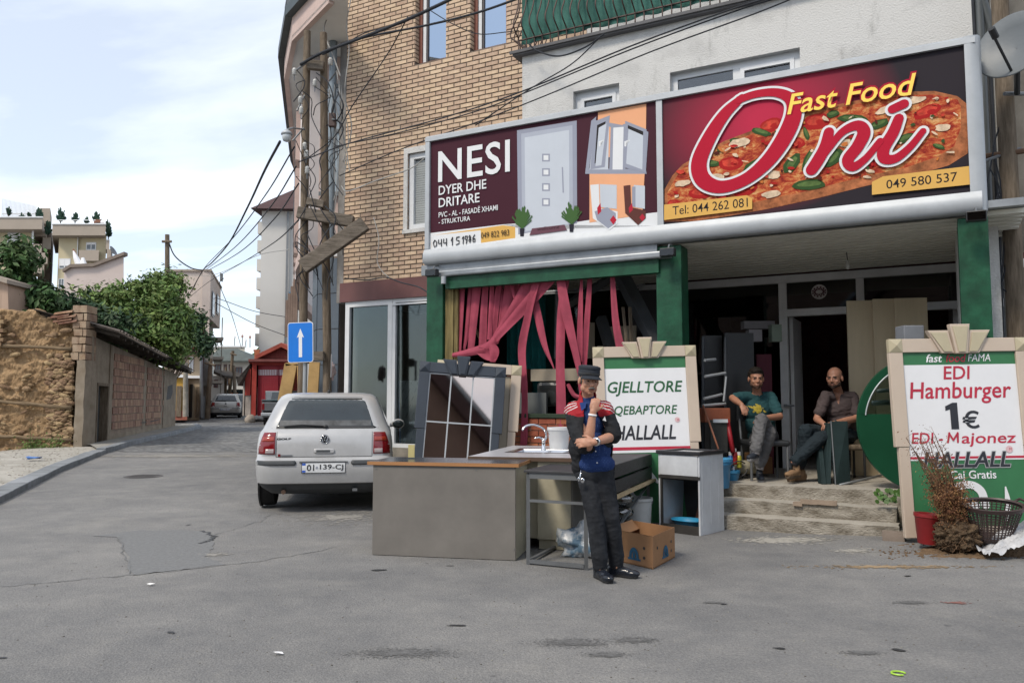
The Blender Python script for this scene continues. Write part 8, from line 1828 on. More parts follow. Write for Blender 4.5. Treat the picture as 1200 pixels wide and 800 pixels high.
t=thing('old_door_post','narrow weathered board and iron bars fixed behind the right end of the sign','post',at(1152,400,9.4));part('post',MB().box((at(1149,400,9.4).x,9.4,.0),(at(1157,400,9.4).x,9.5,6.2)),M_wood_old,t);part('iron_bar',MB().tube([at(1148,184,8.7),at(1200,177,8.5)],.03,6),mat('rusty_bar',(.15,.09,.06),.8),t);part('iron_bar',MB().tube([at(1150,190,8.6),at(1196,174,8.6)],.018,6),M_steel,t);part('iron_bar',MB().tube([at(1148,270,8.7),at(1166,318,8.6)],.03,6),M_alu_d,t)
t=thing('gutter_pipe','dark sloping drain pipe above the satellite dish','pipe',at(1152,20,8.9));part('pipe',MB().tube([at(1146,-12,8.9),at(1160,28,8.9),at(1163,60,8.9)],.055,10),MATS['slate_pipe'],t,autos=50)
t=thing('satellite_dish','large grey satellite dish with arm at the top right corner','satellite dish',at(1190,60,8.0));c=at(1192,58,8.0);Md=Matrix.Rotation(R(-62),4,'Y')@Matrix.Rotation(R(20),4,'X')
Md=Vector((-.80,-.55,.22)).normalized().to_track_quat('Z','Y').to_matrix().to_4x4()
part('dish',MB().lathe([(.005,0),(.12,.012),(.25,.05),(.36,.11),(.365,.115),(.35,.12),(.24,.065),(.1,.025),(.005,.015)],c,36,M=Md,cap=False),mat('dish_grey',(.13,.145,.155),.5,var=.06),t,smooth_=True);part('arm',MB().tube([c+Md.to_3x3()@Vector((0,-.3,.08)),c+Md.to_3x3()@Vector((0,-.1,.5))],.015,6).tube([c,at(1192,110,8.4)],.03,8),M_black,t);part('receiver',MB().tube([c+Md.to_3x3()@Vector((0,-.1,.45)),c+Md.to_3x3()@Vector((0,-.05,.55))],.035,10),M_black,t)
part('wall_bracket',MB().tube([at(1177,110,8.4),at(1200,110,8.5)],.022,6),M_steel,t)
# ================================================================== house across the street, behind the photographer (seen only in the mirror)
t=thing('opposite_house','brown rendered gabled house across the street behind the camera, seen in the mirror','building',(0,-10,0));part('wall',MB().prism([(-9,-10,0),(4,-10,0),(4,-10,3.6),(-1.6,-10,10.4),(-9,-10,4.5)],(0,-8,0)).box((-40,-12,0),(-9.2,-18,7)).box((4.2,-12,0),(45,-18,3.2)),mat('brown_render',(.16,.115,.095),.9,var=.15,scale=1,bump=.2),t)
for a_,b_,nm in(((-1.6,10.4),(4.6,2.9),'barge_board'),((-9.6,4.0),(-1.6,10.4),'barge_board')):part(nm,MB().prism([(a_[0],-9.6,a_[1]-.1),(b_[0],-9.6,b_[1]-.1),(b_[0],-9.6,b_[1]+.7),(a_[0],-9.6,a_[1]+.7)],(0,-.4,0)),mat('maroon_barge',(.05,.03,.03),.7),t);part('gutter',MB().prism([(a_[0],-9.5,a_[1]+.72),(b_[0],-9.5,b_[1]+.72),(b_[0],-9.5,b_[1]+.92),(a_[0],-9.5,a_[1]+.92)],(0,-.6,0)),MATS['blue_grey_pipe'],t)
part('roof',MB().prism([(4.9,-9.8,3.45),(-1.6,-9.8,11.35),(-1.6,-9.8,11.5),(4.9,-9.8,3.6)],(0,-9,0)).prism([(-9.9,-9.8,4.6),(-1.6,-9.8,11.35),(-1.6,-9.8,11.5),(-9.9,-9.8,4.75)],(0,-9,0)),M_tile,t)
# ================================================================== PEOPLE
def skin_mat(n,c):
 m=mat(n,c,.55,var=.12,scale=9,bump=.08,bscale=120,bdist=.002);m.node_tree.nodes['Principled BSDF'].inputs['Subsurface Weight'].default_value=.05;return m
def remesh(name,mb,voxel,smooth_n=2,fac=.5,disp=None):
 me=mb.mesh('tmp',M_black);o=bpy.data.objects.new('tmp',me);COL.objects.link(o);m=o.modifiers.new('r','REMESH');m.mode='VOXEL';m.voxel_size=voxel;m.adaptivity=0
 dg=bpy.context.evaluated_depsgraph_get();dg.update();r_=bpy.data.meshes.new_from_object(o.evaluated_get(dg));bpy.data.objects.remove(o);bpy.data.meshes.remove(me)
 n=len(r_.vertices);co=np.empty(n*3);r_.vertices.foreach_get('co',co);co=co.reshape(-1,3);ed=np.empty(len(r_.edges)*2,dtype=np.int64);r_.edges.foreach_get('vertices',ed);ed=ed.reshape(-1,2)
 deg=np.bincount(ed.ravel(),minlength=n).astype(float)[:,None]
 for k in range(smooth_n):
  s=np.zeros_like(co);np.add.at(s,ed[:,0],co[ed[:,1]]);np.add.at(s,ed[:,1],co[ed[:,0]]);co=co+fac*(s/np.maximum(deg,1)-co)
 if disp:
  r_.vertices.foreach_set('co',co.ravel());r_.update();nr_=np.empty(n*3);r_.vertices.foreach_get('normal',nr_);nr_=nr_.reshape(-1,3)
  dv=np.array([disp(Vector(c))for c in co]);co=co+nr_*dv[:,None]
 r_.vertices.foreach_set('co',co.ravel());r_.name=name;r_.polygons.foreach_set('use_smooth',[True]*len(r_.polygons));r_.update();return r_
def mpart(name,me,mats,par,region=None,S=None,label=None):
 me.materials.clear()
 for m_ in(mats if isinstance(mats,list)else[mats]):me.materials.append(m_)
 if region:
  idx=[region(p.center)for p in me.polygons];me.polygons.foreach_set('material_index',idx)
 else:me.polygons.foreach_set('material_index',[0]*len(me.polygons))
 o=part(name,me,None,par,S or I4,label=label);return o
def cap(mb,a,ra,b,rb,n=12):
 a,b=Vector(a),Vector(b);mb.ell(a,(ra,)*3,seg=n,rings=8);mb.ell(b,(rb,)*3,seg=n,rings=8);mb.tube([a,b],[ra,rb],n);return mb
def chain(mb,pts):
 for(p,r_),(q,s_)in zip(pts[:-1],pts[1:]):cap(mb,p,r_,q,s_)
def head_prims(mb,H,g=0.0):
 e=lambda c,r_:mb.ell(H@Vector(c),tuple(x+g for x in r_),M=H,seg=20,rings=14)
 e((0,.012,.035),(.074,.092,.082));e((0,-.02,-.025),(.060,.066,.076));e((0,-.036,-.072),(.044,.044,.034));e((0,-.062,-.094),(.021,.018,.016))
 for s in(-1,1):
  e((s*.037,-.055,-.030),(.022,.020,.020));e((s*.078,.008,-.008),(.010,.018,.031));e((s*.010,-.094,-.034),(.010,.010,.009));e((s*.046,-.015,-.06),(.022,.04,.03))
 cap(mb,H@Vector((-.036,-.077,.020)),.0105+g,H@Vector((.036,-.077,.020)),.0105+g);cap(mb,H@Vector((0,-.084,.014)),.009+g,H@Vector((0,-.104,-.028)),.0125+g)
 e((0,-.083,-.060),(.024,.011,.0055));e((0,-.080,-.071),(.020,.011,.006))
def head_parts(par,H,skin,iris=(.05,.03,.02),brows=True,brow_c=(.03,.025,.02)):
 for s in(-1,1):
  c=H@Vector((s*.031,-.0735,.001));e=part('eye',MB().ell(c,(.0105,.0070,.0042),M=H,seg=12,rings=8),mat('eye_white',(.20,.17,.16),.3,bump=0),par,smooth_=True);part('iris',MB().ell(H@Vector((s*.031,-.081,.0)),(.006,.0025,.005),M=H,seg=10,rings=6),mat('iris_dark',(.015,.01,.008),.2,bump=0),e,smooth_=True)
  if brows:part('eyebrow',MB().tube([H@Vector((s*.012,-.0885,.017)),H@Vector((s*.034,-.0875,.020)),H@Vector((s*.052,-.073,.016))],[.004,.0055,.003],6),mat('brow_hair',brow_c,.8),par,smooth_=True)
 part('lips',MB().tube([H@Vector((-.024,-.086,-.066)),H@Vector((0,-.0965,-.065)),H@Vector((.024,-.086,-.066))],[.002,.004,.002],6),mat('lips_brown',(.20,.075,.06),.5,bump=0),par,smooth_=True)
def frame_to(d,up):
 z=Vector(d).normalized();x=Vector(up).cross(z).normalized();y=z.cross(x);return Matrix((x,y,z)).transposed()
def hand(mb,wrist,direc,palm_n,side,curl=.6,spread=.10,fist=0.0,sc=1.0):
 """wrist pos, direction of fingers, palm normal, side=+1 thumb on +x side of local frame; unequal bent fingers"""
 z=Vector(direc).normalized();y=Vector(palm_n);y=(y-z*y.dot(z)).normalized();x=y.cross(z);M_=Matrix((x,y,z)).transposed();w=Vector(wrist)
 P=lambda v:w+M_@(Vector(v)*sc)
 mb.ell(P((0,0,.045)),(.040*sc,.017*sc,.052*sc),M=M_,seg=14,rings=10);cap(mb,P((0,0,-.01)),.024*sc,P((0,0,.03)),.022*sc)
 for k,(fx_,L_)in enumerate(((.029,.070),(.010,.079),(-.010,.073),(-.028,.056))):
  fx_*=side;base=Vector((fx_,0,.082-abs(k-1.2)*.004));a=(curl+.05*k)*.6;sp=(fx_/.03)*spread
  d1=Vector((math.sin(sp),math.sin(a),math.cos(a)));p1=base+d1*L_*.45;a+=curl*.9+.3*fist;d2=Vector((math.sin(sp)*.8,math.sin(a),math.cos(a)));p2=p1+d2*L_*.33;a+=curl*.7+.3*fist;d3=Vector((math.sin(sp)*.6,math.sin(a),math.cos(a)));p3=p2+d3*L_*.26
  cap(mb,P(base-Vector((0,0,.02))),.0098*sc,P(p1),.0088*sc,10);cap(mb,P(p1),.0088*sc,P(p2),.0080*sc,10);cap(mb,P(p2),.0080*sc,P(p3),.0068*sc,10)
 t0=Vector((side*.028,.006,.020));t1=t0+Vector((side*.028,.012,.028));t2=t1+Vector((side*.008,.012+.01*curl,.030));cap(mb,P(t0),.014*sc,P(t1),.0115*sc,10);cap(mb,P(t1),.0115*sc,P(t2),.0088*sc,10)
def wr(seed,a=.010,s=9,st=(1,1,1)):
 def f(c):return a*noise.noise(Vector((c.x*s*st[0]+seed,c.y*s*st[1],c.z*s*st[2])))+a*.5*noise.noise(Vector((c.x*s*2.3*st[0]+seed,c.y*s*2.3,c.z*s*2.3*st[2])))
 return f
def fold(seed,a=.012):
 """creases: sharp ridged noise, stretched across the limb"""
 def f(c):
  w0=noise.noise(Vector((c.x*3,c.y*3,c.z*2+seed)))*1.5;n1=noise.noise(Vector((c.x*9+seed+w0,c.y*9,c.z*10+w0*2+c.x*6)));n2=noise.noise(Vector((c.x*15,c.y*15+seed,c.z*26)));return a*(1-2*abs(n1))*.7+a*.45*(1-2*abs(n2))-a*.4
 return f
def shoe(par,ankle,toe,m_,sole,z0,sc=1.0,name='shoe',lab=None,high=False):
 a,t=Vector(ankle),Vector(toe);a.z=t.z=z0;d=(t-a).normalized();M_=Matrix((Vector((-d.y,d.x,0)),-d,Vector((0,0,1)))).transposed()
 P=lambda v:a+Vector((d.x*-v[1],d.y*-v[1],0))*0+M_@(Vector(v)*sc)
 mb=MB();mb.ell(P((0,.035,.05)),(.038*sc,.05*sc,.05*sc),M=M_,seg=14,rings=10);mb.ell(P((0,-.06,.04)),(.044*sc,.10*sc,.038*sc),M=M_,seg=14,rings=10);mb.ell(P((0,-.13,.034)),(.045*sc,.075*sc,.030*sc),M=M_,seg=14,rings=10);cap(mb,P((0,.02,.06)),.040*sc,P((0,.02,.10+(.03 if high else 0))),.040*sc)
 mb.tube([P((0,.06,.012)),P((0,-.03,.012)),P((0,-.13,.012)),P((0,-.18,.014))],[.036*sc,.034*sc,.044*sc,.03*sc],10)
 me=remesh(name,mb,.006,3);zs=z0+.016*sc;o=mpart(name,me,[m_,sole],par,lambda c:1 if c.z<zs else 0,label=lab)
 part('laces',MB().tube([P((-.02,-.03,.088)),P((.02,-.04,.084))],.004,5).tube([P((.02,-.055,.078)),P((-.02,-.065,.073))],.004,5),M_black,o)
 return o
M_denim_b=mat('black_jeans',(.014,.0155,.019),.9,var=.35,scale=7,bump=.35,bscale=60,col2=(.032,.035,.041))
PX=lambda px,py,Y_:at(px,py,Y_)
sk1=skin_mat('skin_tanned',(.42,.215,.14))
ft=gp(708,677);man=thing('person','standing man in red and black tracksuit top and dark cap with hand on chin','person',(ft.x+.08,ft.y+.1,0))
Hc=PX(690,446,6.42);H1=Matrix.Translation(Hc)@Matrix.Rotation(R(14),4,'Z')@Matrix.Rotation(R(4),4,'Y')@Matrix.Rotation(R(6),4,'X')
nk=PX(689,468,6.48);sA,sB=PX(672,481,6.50),PX(708,480,6.44);chest=PX(690,494,6.48);belly=PX(694,525,6.46);pel=PX(697,552,6.47)
eA,hA=PX(689,523,6.27),PX(695,482,6.26);eB,hB_=PX(719,511,6.36),PX(696,518,6.17)
hipA,hipB=PX(689,556,6.48),PX(706,556,6.46);kA,kB=PX(698,608,6.40),PX(716,606,6.44);aA,aB=PX(703,657,6.42),PX(722,655,6.52)
def limbs(mb,g=0.0,legs=True,arms=True,torso=True):
 if torso:
  mb.ell(chest,(.148+g,.10+g,.16+g),seg=18,rings=12);mb.ell(belly,(.135+g,.095+g,.15+g),seg=18,rings=12);mb.ell(pel,(.142+g,.10+g,.12+g),seg=18,rings=12)
  cap(mb,sA,.050+g,sB,.050+g);cap(mb,(chest+nk)/2,.07+g*.5,nk,.052)
mb=MB();head_prims(mb,H1);limbs(mb);cap(mb,nk,.050,H1@Vector((0,.015,-.06)),.047)
chain(mb,[(sA,.052),(sA.lerp(eA,.5),.046),(eA,.038),(eA.lerp(hA,.35),.040),(hA,.027)]);chain(mb,[(sB,.052),(sB.lerp(eB,.5),.046),(eB,.038),(eB.lerp(hB_,.35),.040),(hB_,.027)])
chain(mb,[(hipA,.085),(kA,.056),(kA.lerp(aA,.35),.055),(aA,.036)]);chain(mb,[(hipB,.085),(kB,.056),(kB.lerp(aB,.35),.055),(aB,.036)])
hand(mb,hA,PX(699,465,6.27)-hA,Vector((.15,.9,.1)),1,curl=.95,fist=.5,sc=.98);hand(mb,hB_,Vector((-1,-.02,-.02)),Vector((0,.8,-.3)),1,curl=.5,sc=1.0)
for a_ in(aA,aB):cap(mb,a_,.034,a_+Vector((0,-.02,-.05)),.028)
mpart('body',remesh('body',mb,.0062,2,disp=lambda c:.0012*noise.noise(c*60)),sk1,man)
head_parts(man,H1,sk1,brow_c=(.06,.055,.05))
part('moustache',MB().tube([H1@Vector((-.030,-.088,-.062)),H1@Vector((-.012,-.1005,-.050)),H1@Vector((0,-.103,-.049)),H1@Vector((.012,-.1005,-.050)),H1@Vector((.030,-.088,-.062))],[.003,.0075,.007,.0075,.003],8),mat('grey_moustache',(.17,.155,.14),.9,bump=.3),man,smooth_=True)
mb=MB();mb.ell(H1@Vector((0,.022,.015)),(.079,.092,.07),M=H1,seg=20,rings=14)
def clipf(mb,f):return mb
me=remesh('hair',mb,.006,1);bm=bmesh.new();bm.from_mesh(me);Hi=H1.inverted();bmesh.ops.delete(bm,geom=[v for v in bm.verts if(Hi@v.co).y<-.02 or(Hi@v.co).z<-.05],context='VERTS');bm.to_mesh(me);bm.free();mpart('hair',me,mat('grey_hair',(.12,.115,.11),.9,bump=.5,bscale=90),man)
capm=MB();
for(r_,z_)in():pass
capm.lathe([(.088,.035),(.092,.05),(.093,.085),(.090,.088),(.096,.100),(.091,.115),(.066,.123),(.002,.126)],(0,0,0),30,M=H1@Matrix.Translation((0,.012,0))@Matrix.Diagonal((.93,1.10,1,1)),cap=False)
cp_=part('cap',capm,mat('dark_navy_cap',(.028,.033,.042),.85,var=.2,bump=.2,bscale=80),man,autos=50);mb=MB()
for layer in(0,.006):
 for j in range(4):
  for i in range(13):a=R(-150+i*10);rr2=.085+j*.016*max(.15,math.sin(-a)**1.2);mb.v.append(tuple(H1@Vector((math.cos(a)*rr2*.96,.005+math.sin(a)*rr2*1.12,.040-j*.007+layer-.010*math.cos(a)**2))))
for L_ in(0,1):
 for j in range(3):
  for i in range(12):a=L_*52+j*13+i;mb.f.append((a,a+1,a+14,a+13)if L_ else(a,a+13,a+14,a+1));mb.m.append(0)
for i in range(12):a=39+i;mb.f.append((a,a+52,a+53,a+1));mb.m.append(0)
part('peak',mb,MATS['dark_navy_cap'],cp_,smooth_=True);part('cap_band',MB().lathe([(.0925,.048),(.0945,.05),(.0945,.064),(.0925,.066)],(0,0,0),30,M=H1@Matrix.Translation((0,.012,0))@Matrix.Diagonal((.935,1.105,1,1)),cap=False),M_black,cp_)
mb=MB();g=.012
mb.ell(chest,(.15+g,.105+g,.15+g),seg=18,rings=12);mb.ell(belly,(.142+g,.108+g,.15+g),seg=18,rings=12);mb.ell(pel+Vector((0,-.005,.06)),(.150+g,.118+g,.085+g),seg=18,rings=12);cap(mb,(chest+nk)/2,.085,nk+Vector((0,.0,-.015)),.066)
def shirt_mat(n,c,c2,sc_):
 m=mat(n,c,.85,var=.1,scale=5,bump=.15,bscale=40);nd=m.node_tree.nodes;L=m.node_tree.links;p=nd['Principled BSDF'];tcn=nd.new('ShaderNodeTexCoord');vo=nd.new('ShaderNodeTexVoronoi');vo.inputs['Scale'].default_value=sc_;vo.inputs['Randomness'].default_value=.1;L.new(tcn.outputs['Object'],vo.inputs['Vector']);r_=nd.new('ShaderNodeValToRGB');r_.color_ramp.elements[0].position=.16;r_.color_ramp.elements[1].position=.2;r_.color_ramp.elements[0].color=(1,1,1,1);r_.color_ramp.elements[1].color=(0,0,0,1);L.new(vo.outputs['Distance'],r_.inputs[0]);mm=nd.new('ShaderNodeMixRGB');L.new(r_.outputs[0],mm.inputs[0]);L.new(p.inputs['Base Color'].links[0].from_socket,mm.inputs[1]);mm.inputs[2].default_value=c2+(1,);L.new(mm.outputs[0],p.inputs['Base Color']);return m
sh=mpart('shirt',remesh('shirt',mb,.007,2,disp=fold(3,.006)),shirt_mat('blue_dotted_shirt',(.016,.038,.13),(.10,.16,.34),75),man)
for k in range(5):p=belly.lerp(chest,-.5+k*.42)+Vector((.012,-.125+.0*k,0));part('button',MB().ell(p,(.006,.004,.006),seg=8,rings=6),M_white_pvc,sh)
for s,q in((-1,(PX(683,476,6.38))),(1,PX(697,479,6.36))):part('collar',MB().prism([q+Vector((-.03*s,.01,.035)),q+Vector((.025*s,.0,.03)),q+Vector((.012*s,-.02,-.035)),q+Vector((-.02*s,-.01,-.01))],(0,.012,0)),mat('shirt_collar_blue',(.025,.055,.19),.85),sh)
mb=MB();g=.030
mb.ell(chest,(.150+g,.108+g,.16+g),seg=20,rings=14);mb.ell(belly+Vector((-.01,.015,0)),(.148+g,.105+g,.16+g),seg=20,rings=14);mb.ell(pel+Vector((-.01,.02,.045)),(.150+g,.105+g,.09+g),seg=20,rings=14);cap(mb,sA,.045+g,sB,.045+g);cap(mb,(chest+nk)/2,.095,nk+Vector((0,.012,.0)),.074);cap(mb,nk+Vector((0,.012,.0)),.074,nk+Vector((0,.012,.035)),.070)
chain(mb,[(sA,.045+g),(sA.lerp(eA,.5)+Vector((-.02,.0,-.02)),.044+g),(eA.lerp(sA,.06)+Vector((-.02,.02,-.01)),.040+g)]);chain(mb,[(sB,.045+g),(sB.lerp(eB,.5)+Vector((.005,0,-.01)),.042+g),(eB+Vector((.0,0,.01)),.034+g)])
me=remesh('jacket',mb,.007,2,disp=fold(9,.011));bm=bmesh.new();bm.from_mesh(me);
def inopen(v):
 x,y,z=v;zc=(z-pel.z)/(nk.z-pel.z);cxm=pel.x+.030+(nk.x-pel.x-.03)*max(0,min(1,zc));wl=.015+.115*max(0,min(1,1-zc*1.1))+.03;wr_=.05+.13*max(0,min(1,1-zc*1.15))
 armA=(v-eA).length<.10 or(v-sA).length<.11;armB=(v-eB).length<.10 or(v-sB).length<.11
 if y<nk.y-.01 and z>nk.z-.03 and abs(x-nk.x-.01)<.045+.6*(z-nk.z):return True
 return y<belly.y-.02 and cxm-wl<x<cxm+wr_ and not armA and not armB
bmesh.ops.delete(bm,geom=[v for v in bm.verts if inopen(v.co)or v.co.z<pel.z-.02-.05*(v.co.x<pel.x-.05)or((v.co-nk).length<.2 and v.co.z>nk.z+.075+.2*(v.co.y-nk.y))],context='VERTS');bm.to_mesh(me);bm.free()
zs_=sA.z
def jreg(c):
 x,y,z=c;dA,dB=(c-sA).length,(c-sB).length;nx=nk.x
 if z>zs_-.045+.25*max(0,abs(x-nx)-.10):
  u=abs(x-nx)
  if u>.095:
   s0=sA if x<nx else sB;k=(z-s0.z)+.45*(y-s0.y)+.3*(u-.1)
   if-.02<k<.075 and((k+.02)%.030)<.011:return 2
  return 1
 return 0
mj=mpart('jacket',me,[mat('black_tracksuit',(.016,.017,.020),.75,var=.25,bump=.2),mat('red_tracksuit',(.29,.012,.02),.7,var=.12,bump=.15),mat('white_stripes',(.5,.48,.48),.7,bump=.1)],man,jreg);so=mj.modifiers.new('cloth','SOLIDIFY');so.thickness=.006
p=PX(706,492,6.30);part('chest_badge',MB().prism([p,p+Vector((.03,0,-.01)),p+Vector((.02,0,.03))],(0,.01,0)),M_white_print,mj)
mb=MB();g=.022
mb.ell(pel+Vector((0,.01,-.01)),(.150+.014,.11+.012,.105),seg=18,rings=12)
chain(mb,[(hipA,.092),(hipA.lerp(kA,.5),.082),(kA,.072),(kA.lerp(aA,.5),.070),(aA+Vector((0,0,.03)),.066),(aA+Vector((0,.01,-.035)),.060)]);chain(mb,[(hipB,.092),(hipB.lerp(kB,.5),.082),(kB,.072),(kB.lerp(aB,.5),.070),(aB+Vector((0,0,.03)),.066),(aB+Vector((0,.01,-.035)),.060)])
tr1=mpart('trousers',remesh('trousers',mb,.0075,2,disp=fold(21,.006)),M_denim_b,man)
part('belt',MB().lathe([(.150,-.015),(.153,0),(.150,.015)],pel+Vector((0,.005,.03)),28,sy=.74,cap=False),mat('black_leather',(.015,.014,.014),.35,bump=.1),tr1,smooth_=True)
kp=pel+Vector((-.12,-.12,.02));part('key_bunch',MB().tube([kp,kp+Vector((-.01,-.01,-.05)),kp+Vector((0,-.015,-.09))],.006,6).ell(kp+Vector((.01,-.015,-.08)),(.015,.006,.02)).ell(kp+Vector((-.02,-.015,-.07)),(.01,.006,.018)),M_chrome,tr1,smooth_=True)
M_blk_sh=mat('black_polished_leather',(.012,.015,.022),.22,var=.2,bump=.1)
shoe(man,(aA.x,aA.y,0),PX(715,672,6.25),M_blk_sh,M_black,.004,1.02);shoe(man,(aB.x,aB.y,0),PX(741,668,6.45),M_blk_sh,M_black,.004,1.0)
w_=hB_.lerp(eB,.12);wt_=(eB-hB_).normalized();Mw=wt_.to_track_quat('Z','Y').to_matrix().to_4x4();wa=part('wrist_watch',MB().lathe([(.034,-.012),(.036,0),(.034,.012)],w_,18,M=Mw),M_chrome,man,smooth_=True);part('watch_face',MB().ell(w_+Vector((0,-.033,.004)),(.017,.006,.017),seg=12,rings=6),M_black,wa)
w2=hA.lerp(eA,.10);Mw=(eA-hA).normalized().to_track_quat('Z','Y').to_matrix().to_4x4();part('wristband',MB().lathe([(.033,-.008),(.035,0),(.033,.008)],w2,18,M=Mw),M_white_print,man,smooth_=True)
def seated(label,sk,Hm,J,shirt_m,shirt_region,trouser_m,shoe_specs,hair,arms_bare=.5,beard=None,neckline=None,sock=None,rH=1.0):
 base=(J['pel'].x,J['pel'].y,PZ);t=thing('person',label,'person',base)
 mb=MB();head_prims(mb,Hm);nkp=J['nk'];cap(mb,nkp,.056,Hm@Vector((0,.015,-.06)),.052)
 ch,pe=J['chest'],J['pel'];ab=ch.lerp(pe,.5)
 mb.ell(ch,(.165,.11,.16),seg=18,rings=12);mb.ell(ab,(.155,.115,.14),seg=18,rings=12);mb.ell(pe,(.165,.12,.12),seg=18,rings=12);cap(mb,J['sA'],.050,J['sB'],.050);cap(mb,(ch+nkp)/2,.08,nkp,.055)
 for s,e,h in(('sA','eA','hA'),('sB','eB','hB')):chain(mb,[(J[s],.056),(J[s].lerp(J[e],.5),.050),(J[e],.041),(J[e].lerp(J[h],.35),.043),(J[h],.029)])
 for h_,k_,a_ in(('hipA','kA','aA'),('hipB','kB','aB')):chain(mb,[(J[h_],.09),(J[k_],.058),(J[k_].lerp(J[a_],.35),.057),(J[a_],.037)])
 for hs in J['hands']:hand(mb,*hs)
 mpart('body',remesh('body',mb,.007,2),sk,t);head_parts(t,Hm,sk)
 if hair:
  mb=MB();hm,spec,front,low=hair
  for c,r_ in spec:mb.ell(Hm@Vector(c),r_,M=Hm,seg=22,rings=16)
  me=remesh('hair',mb,.006,1,disp=wr(4,.008,45));bm=bmesh.new();bm.from_mesh(me);Hi=Hm.inverted()
  def cut(v):q=Hi@v;return(q.y<front and q.z<.052)or q.z<low or(q.y<front+.035 and q.z<.012)
  bmesh.ops.delete(bm,geom=[v for v in bm.verts if cut(v.co)],context='VERTS');bm.to_mesh(me);bm.free();mpart('hair',me,hm,t)
 if beard:
  mb=MB()
  for c,r_ in(((0,-.037,-.0735),(.0450,.0450,.0345)),((0,-.062,-.0945),(.0215,.0185,.0165)),((-.046,-.0155,-.06),(.0225,.0405,.0305)),((.046,-.0155,-.06),(.0225,.0405,.0305))):mb.ell(Hm@Vector(c),r_,M=Hm,seg=16,rings=12)
  me=remesh('beard',mb,.006,1);bm=bmesh.new();bm.from_mesh(me);Hi=Hm.inverted();bmesh.ops.delete(bm,geom=[v for v in bm.verts if(Hi@v.co).z>-.045+.4*abs((Hi@v.co).x)-.01 or(Hi@v.co).y>.01],context='VERTS');bm.to_mesh(me);bm.free();mpart('beard',me,beard,t)
  if 'balding' in label:part('moustache',MB().tube([Hm@Vector((-.028,-.085,-.060)),Hm@Vector((0,-.095,-.050)),Hm@Vector((.028,-.085,-.060))],[.002,.0045,.002],6),beard,t,smooth_=True)
 mb=MB();g=.017;mb.ell(ch,(.165+g,.114+g,.16+g),seg=18,rings=12);mb.ell(ab+Vector((0,-.008,-.01)),(.168+g,.125+g,.15+g),seg=18,rings=12);mb.ell(pe+Vector((0,0,.02)),(.165+g,.125+g,.10),seg=18,rings=12);cap(mb,J['sA'],.050+g,J['sB'],.050+g);cap(mb,(ch+nkp)/2,.092,nkp+Vector((0,.005,-.035)),.074)
 for s,e in(('sA','eA'),('sB','eB')):chain(mb,[(J[s],.052+g),(J[s].lerp(J[e],.45),.050+g),(J[s].lerp(J[e],.70),.050+g)])
 me=remesh('t_shirt',mb,.0075,2,disp=fold(J['pel'].x*10,.010));
 if neckline:
  bm=bmesh.new();bm.from_mesh(me);bmesh.ops.delete(bm,geom=[v for v in bm.verts if neckline(v.co)],context='VERTS');bm.to_mesh(me);bm.free()
 o=mpart('t_shirt',me,shirt_m,t,shirt_region);o.modifiers.new('cloth','SOLIDIFY').thickness=.004
 mb=MB();mb.ell(pe+Vector((0,-.02,-.03)),(.172,.135,.10),seg=18,rings=12)
 for h_,k_,a_ in(('hipA','kA','aA'),('hipB','kB','aB')):chain(mb,[(J[h_],.10),(J[h_].lerp(J[k_],.5),.092),(J[k_],.080),(J[k_].lerp(J[a_],.5),.070),(J[k_].lerp(J[a_],.93),.064)])
 mpart('trousers',remesh('trousers',mb,.0075,2,disp=fold(33,.013)),trouser_m,t)
 sock=sock or mat('dark_sock',(.03,.03,.035),.9)
 if sock:
  for a_ in('aA','aB'):part('sock',MB().tube([J[a_]+Vector((0,0,-.04)),J['k'+a_[1]].lerp(J[a_],.88)],[.046,.048],12),sock,t,smooth_=True)
 for s_ in shoe_specs:
  shoe_o=shoe(t,*s_)
 return t
Y1=9.95
def q1(px,py,dy=0.0):return at(px,py,Y1+dy)
H2=Matrix.Translation(q1(886,443.5,-.08))@Matrix.Rotation(R(-5),4,'Z')@Matrix.Rotation(R(4),4,'X')@Matrix.Scale(1.14,4)
J1=dict(nk=q1(887,459,.0),chest=q1(888,478,.05),pel=q1(893,512,.12),sA=q1(873,465,.03),sB=q1(903,465,.05),eA=q1(856,468,-.12),hA=q1(866,478,-.38),eB=q1(914,488,-.10),hB=q1(893,490,-.35),
          hipA=q1(887,513,.05),kA=q1(900,497,-.42),aA=q1(894,541,-.30),hipB=q1(902,514,.05),kB=q1(884,505,-.30),aB=q1(893,541,-.12),hands=[])
J1['kA']=q1(888,499,-.44);J1['aA']=q1(896,538,-.42);J1['hA']=q1(861,474,-.34)
J1['hipB']=q1(903,512,.05);J1['kB']=q1(892,492,-.42);J1['aB']=q1(885,528,-.55)
J1['hipA']=q1(888,513,.05);J1['kA']=q1(902,507,-.32);J1['aA']=q1(890,546,-.30)
J1['eA']=q1(858,466,-.05);J1['hA']=q1(869,474,-.33)
J1['hands']=[(J1['hA'],q1(873,482,-.40)-J1['hA'],Vector((0,.6,-.6)),-1,.5),(J1['hB'],q1(884,494,-.45)-J1['hB'],Vector((0,.3,-1)),1,.45)]
M_tee1=mat('teal_tee',(.020,.065,.072),.88,var=.12,scale=5,bump=.12);M_gold=mat('gold_print',(.42,.33,.05),.7,var=.3,scale=30,bump=0)
gpnt=q1(888,479,-.1)
def reg1(c):
 if c.y>J1['chest'].y:return 0
 dx_,dz_=(c.x-gpnt.x),(c.z-gpnt.z);n_=noise.noise(Vector((c.x*40,0,c.z*40)));r_=math.hypot(dx_-.01,dz_*1.0);return 1 if(r_<.055+.03*n_)or(abs(dz_-.0+.3*dx_)<.012 and abs(dx_)<.12 and n_>-.1)else 0
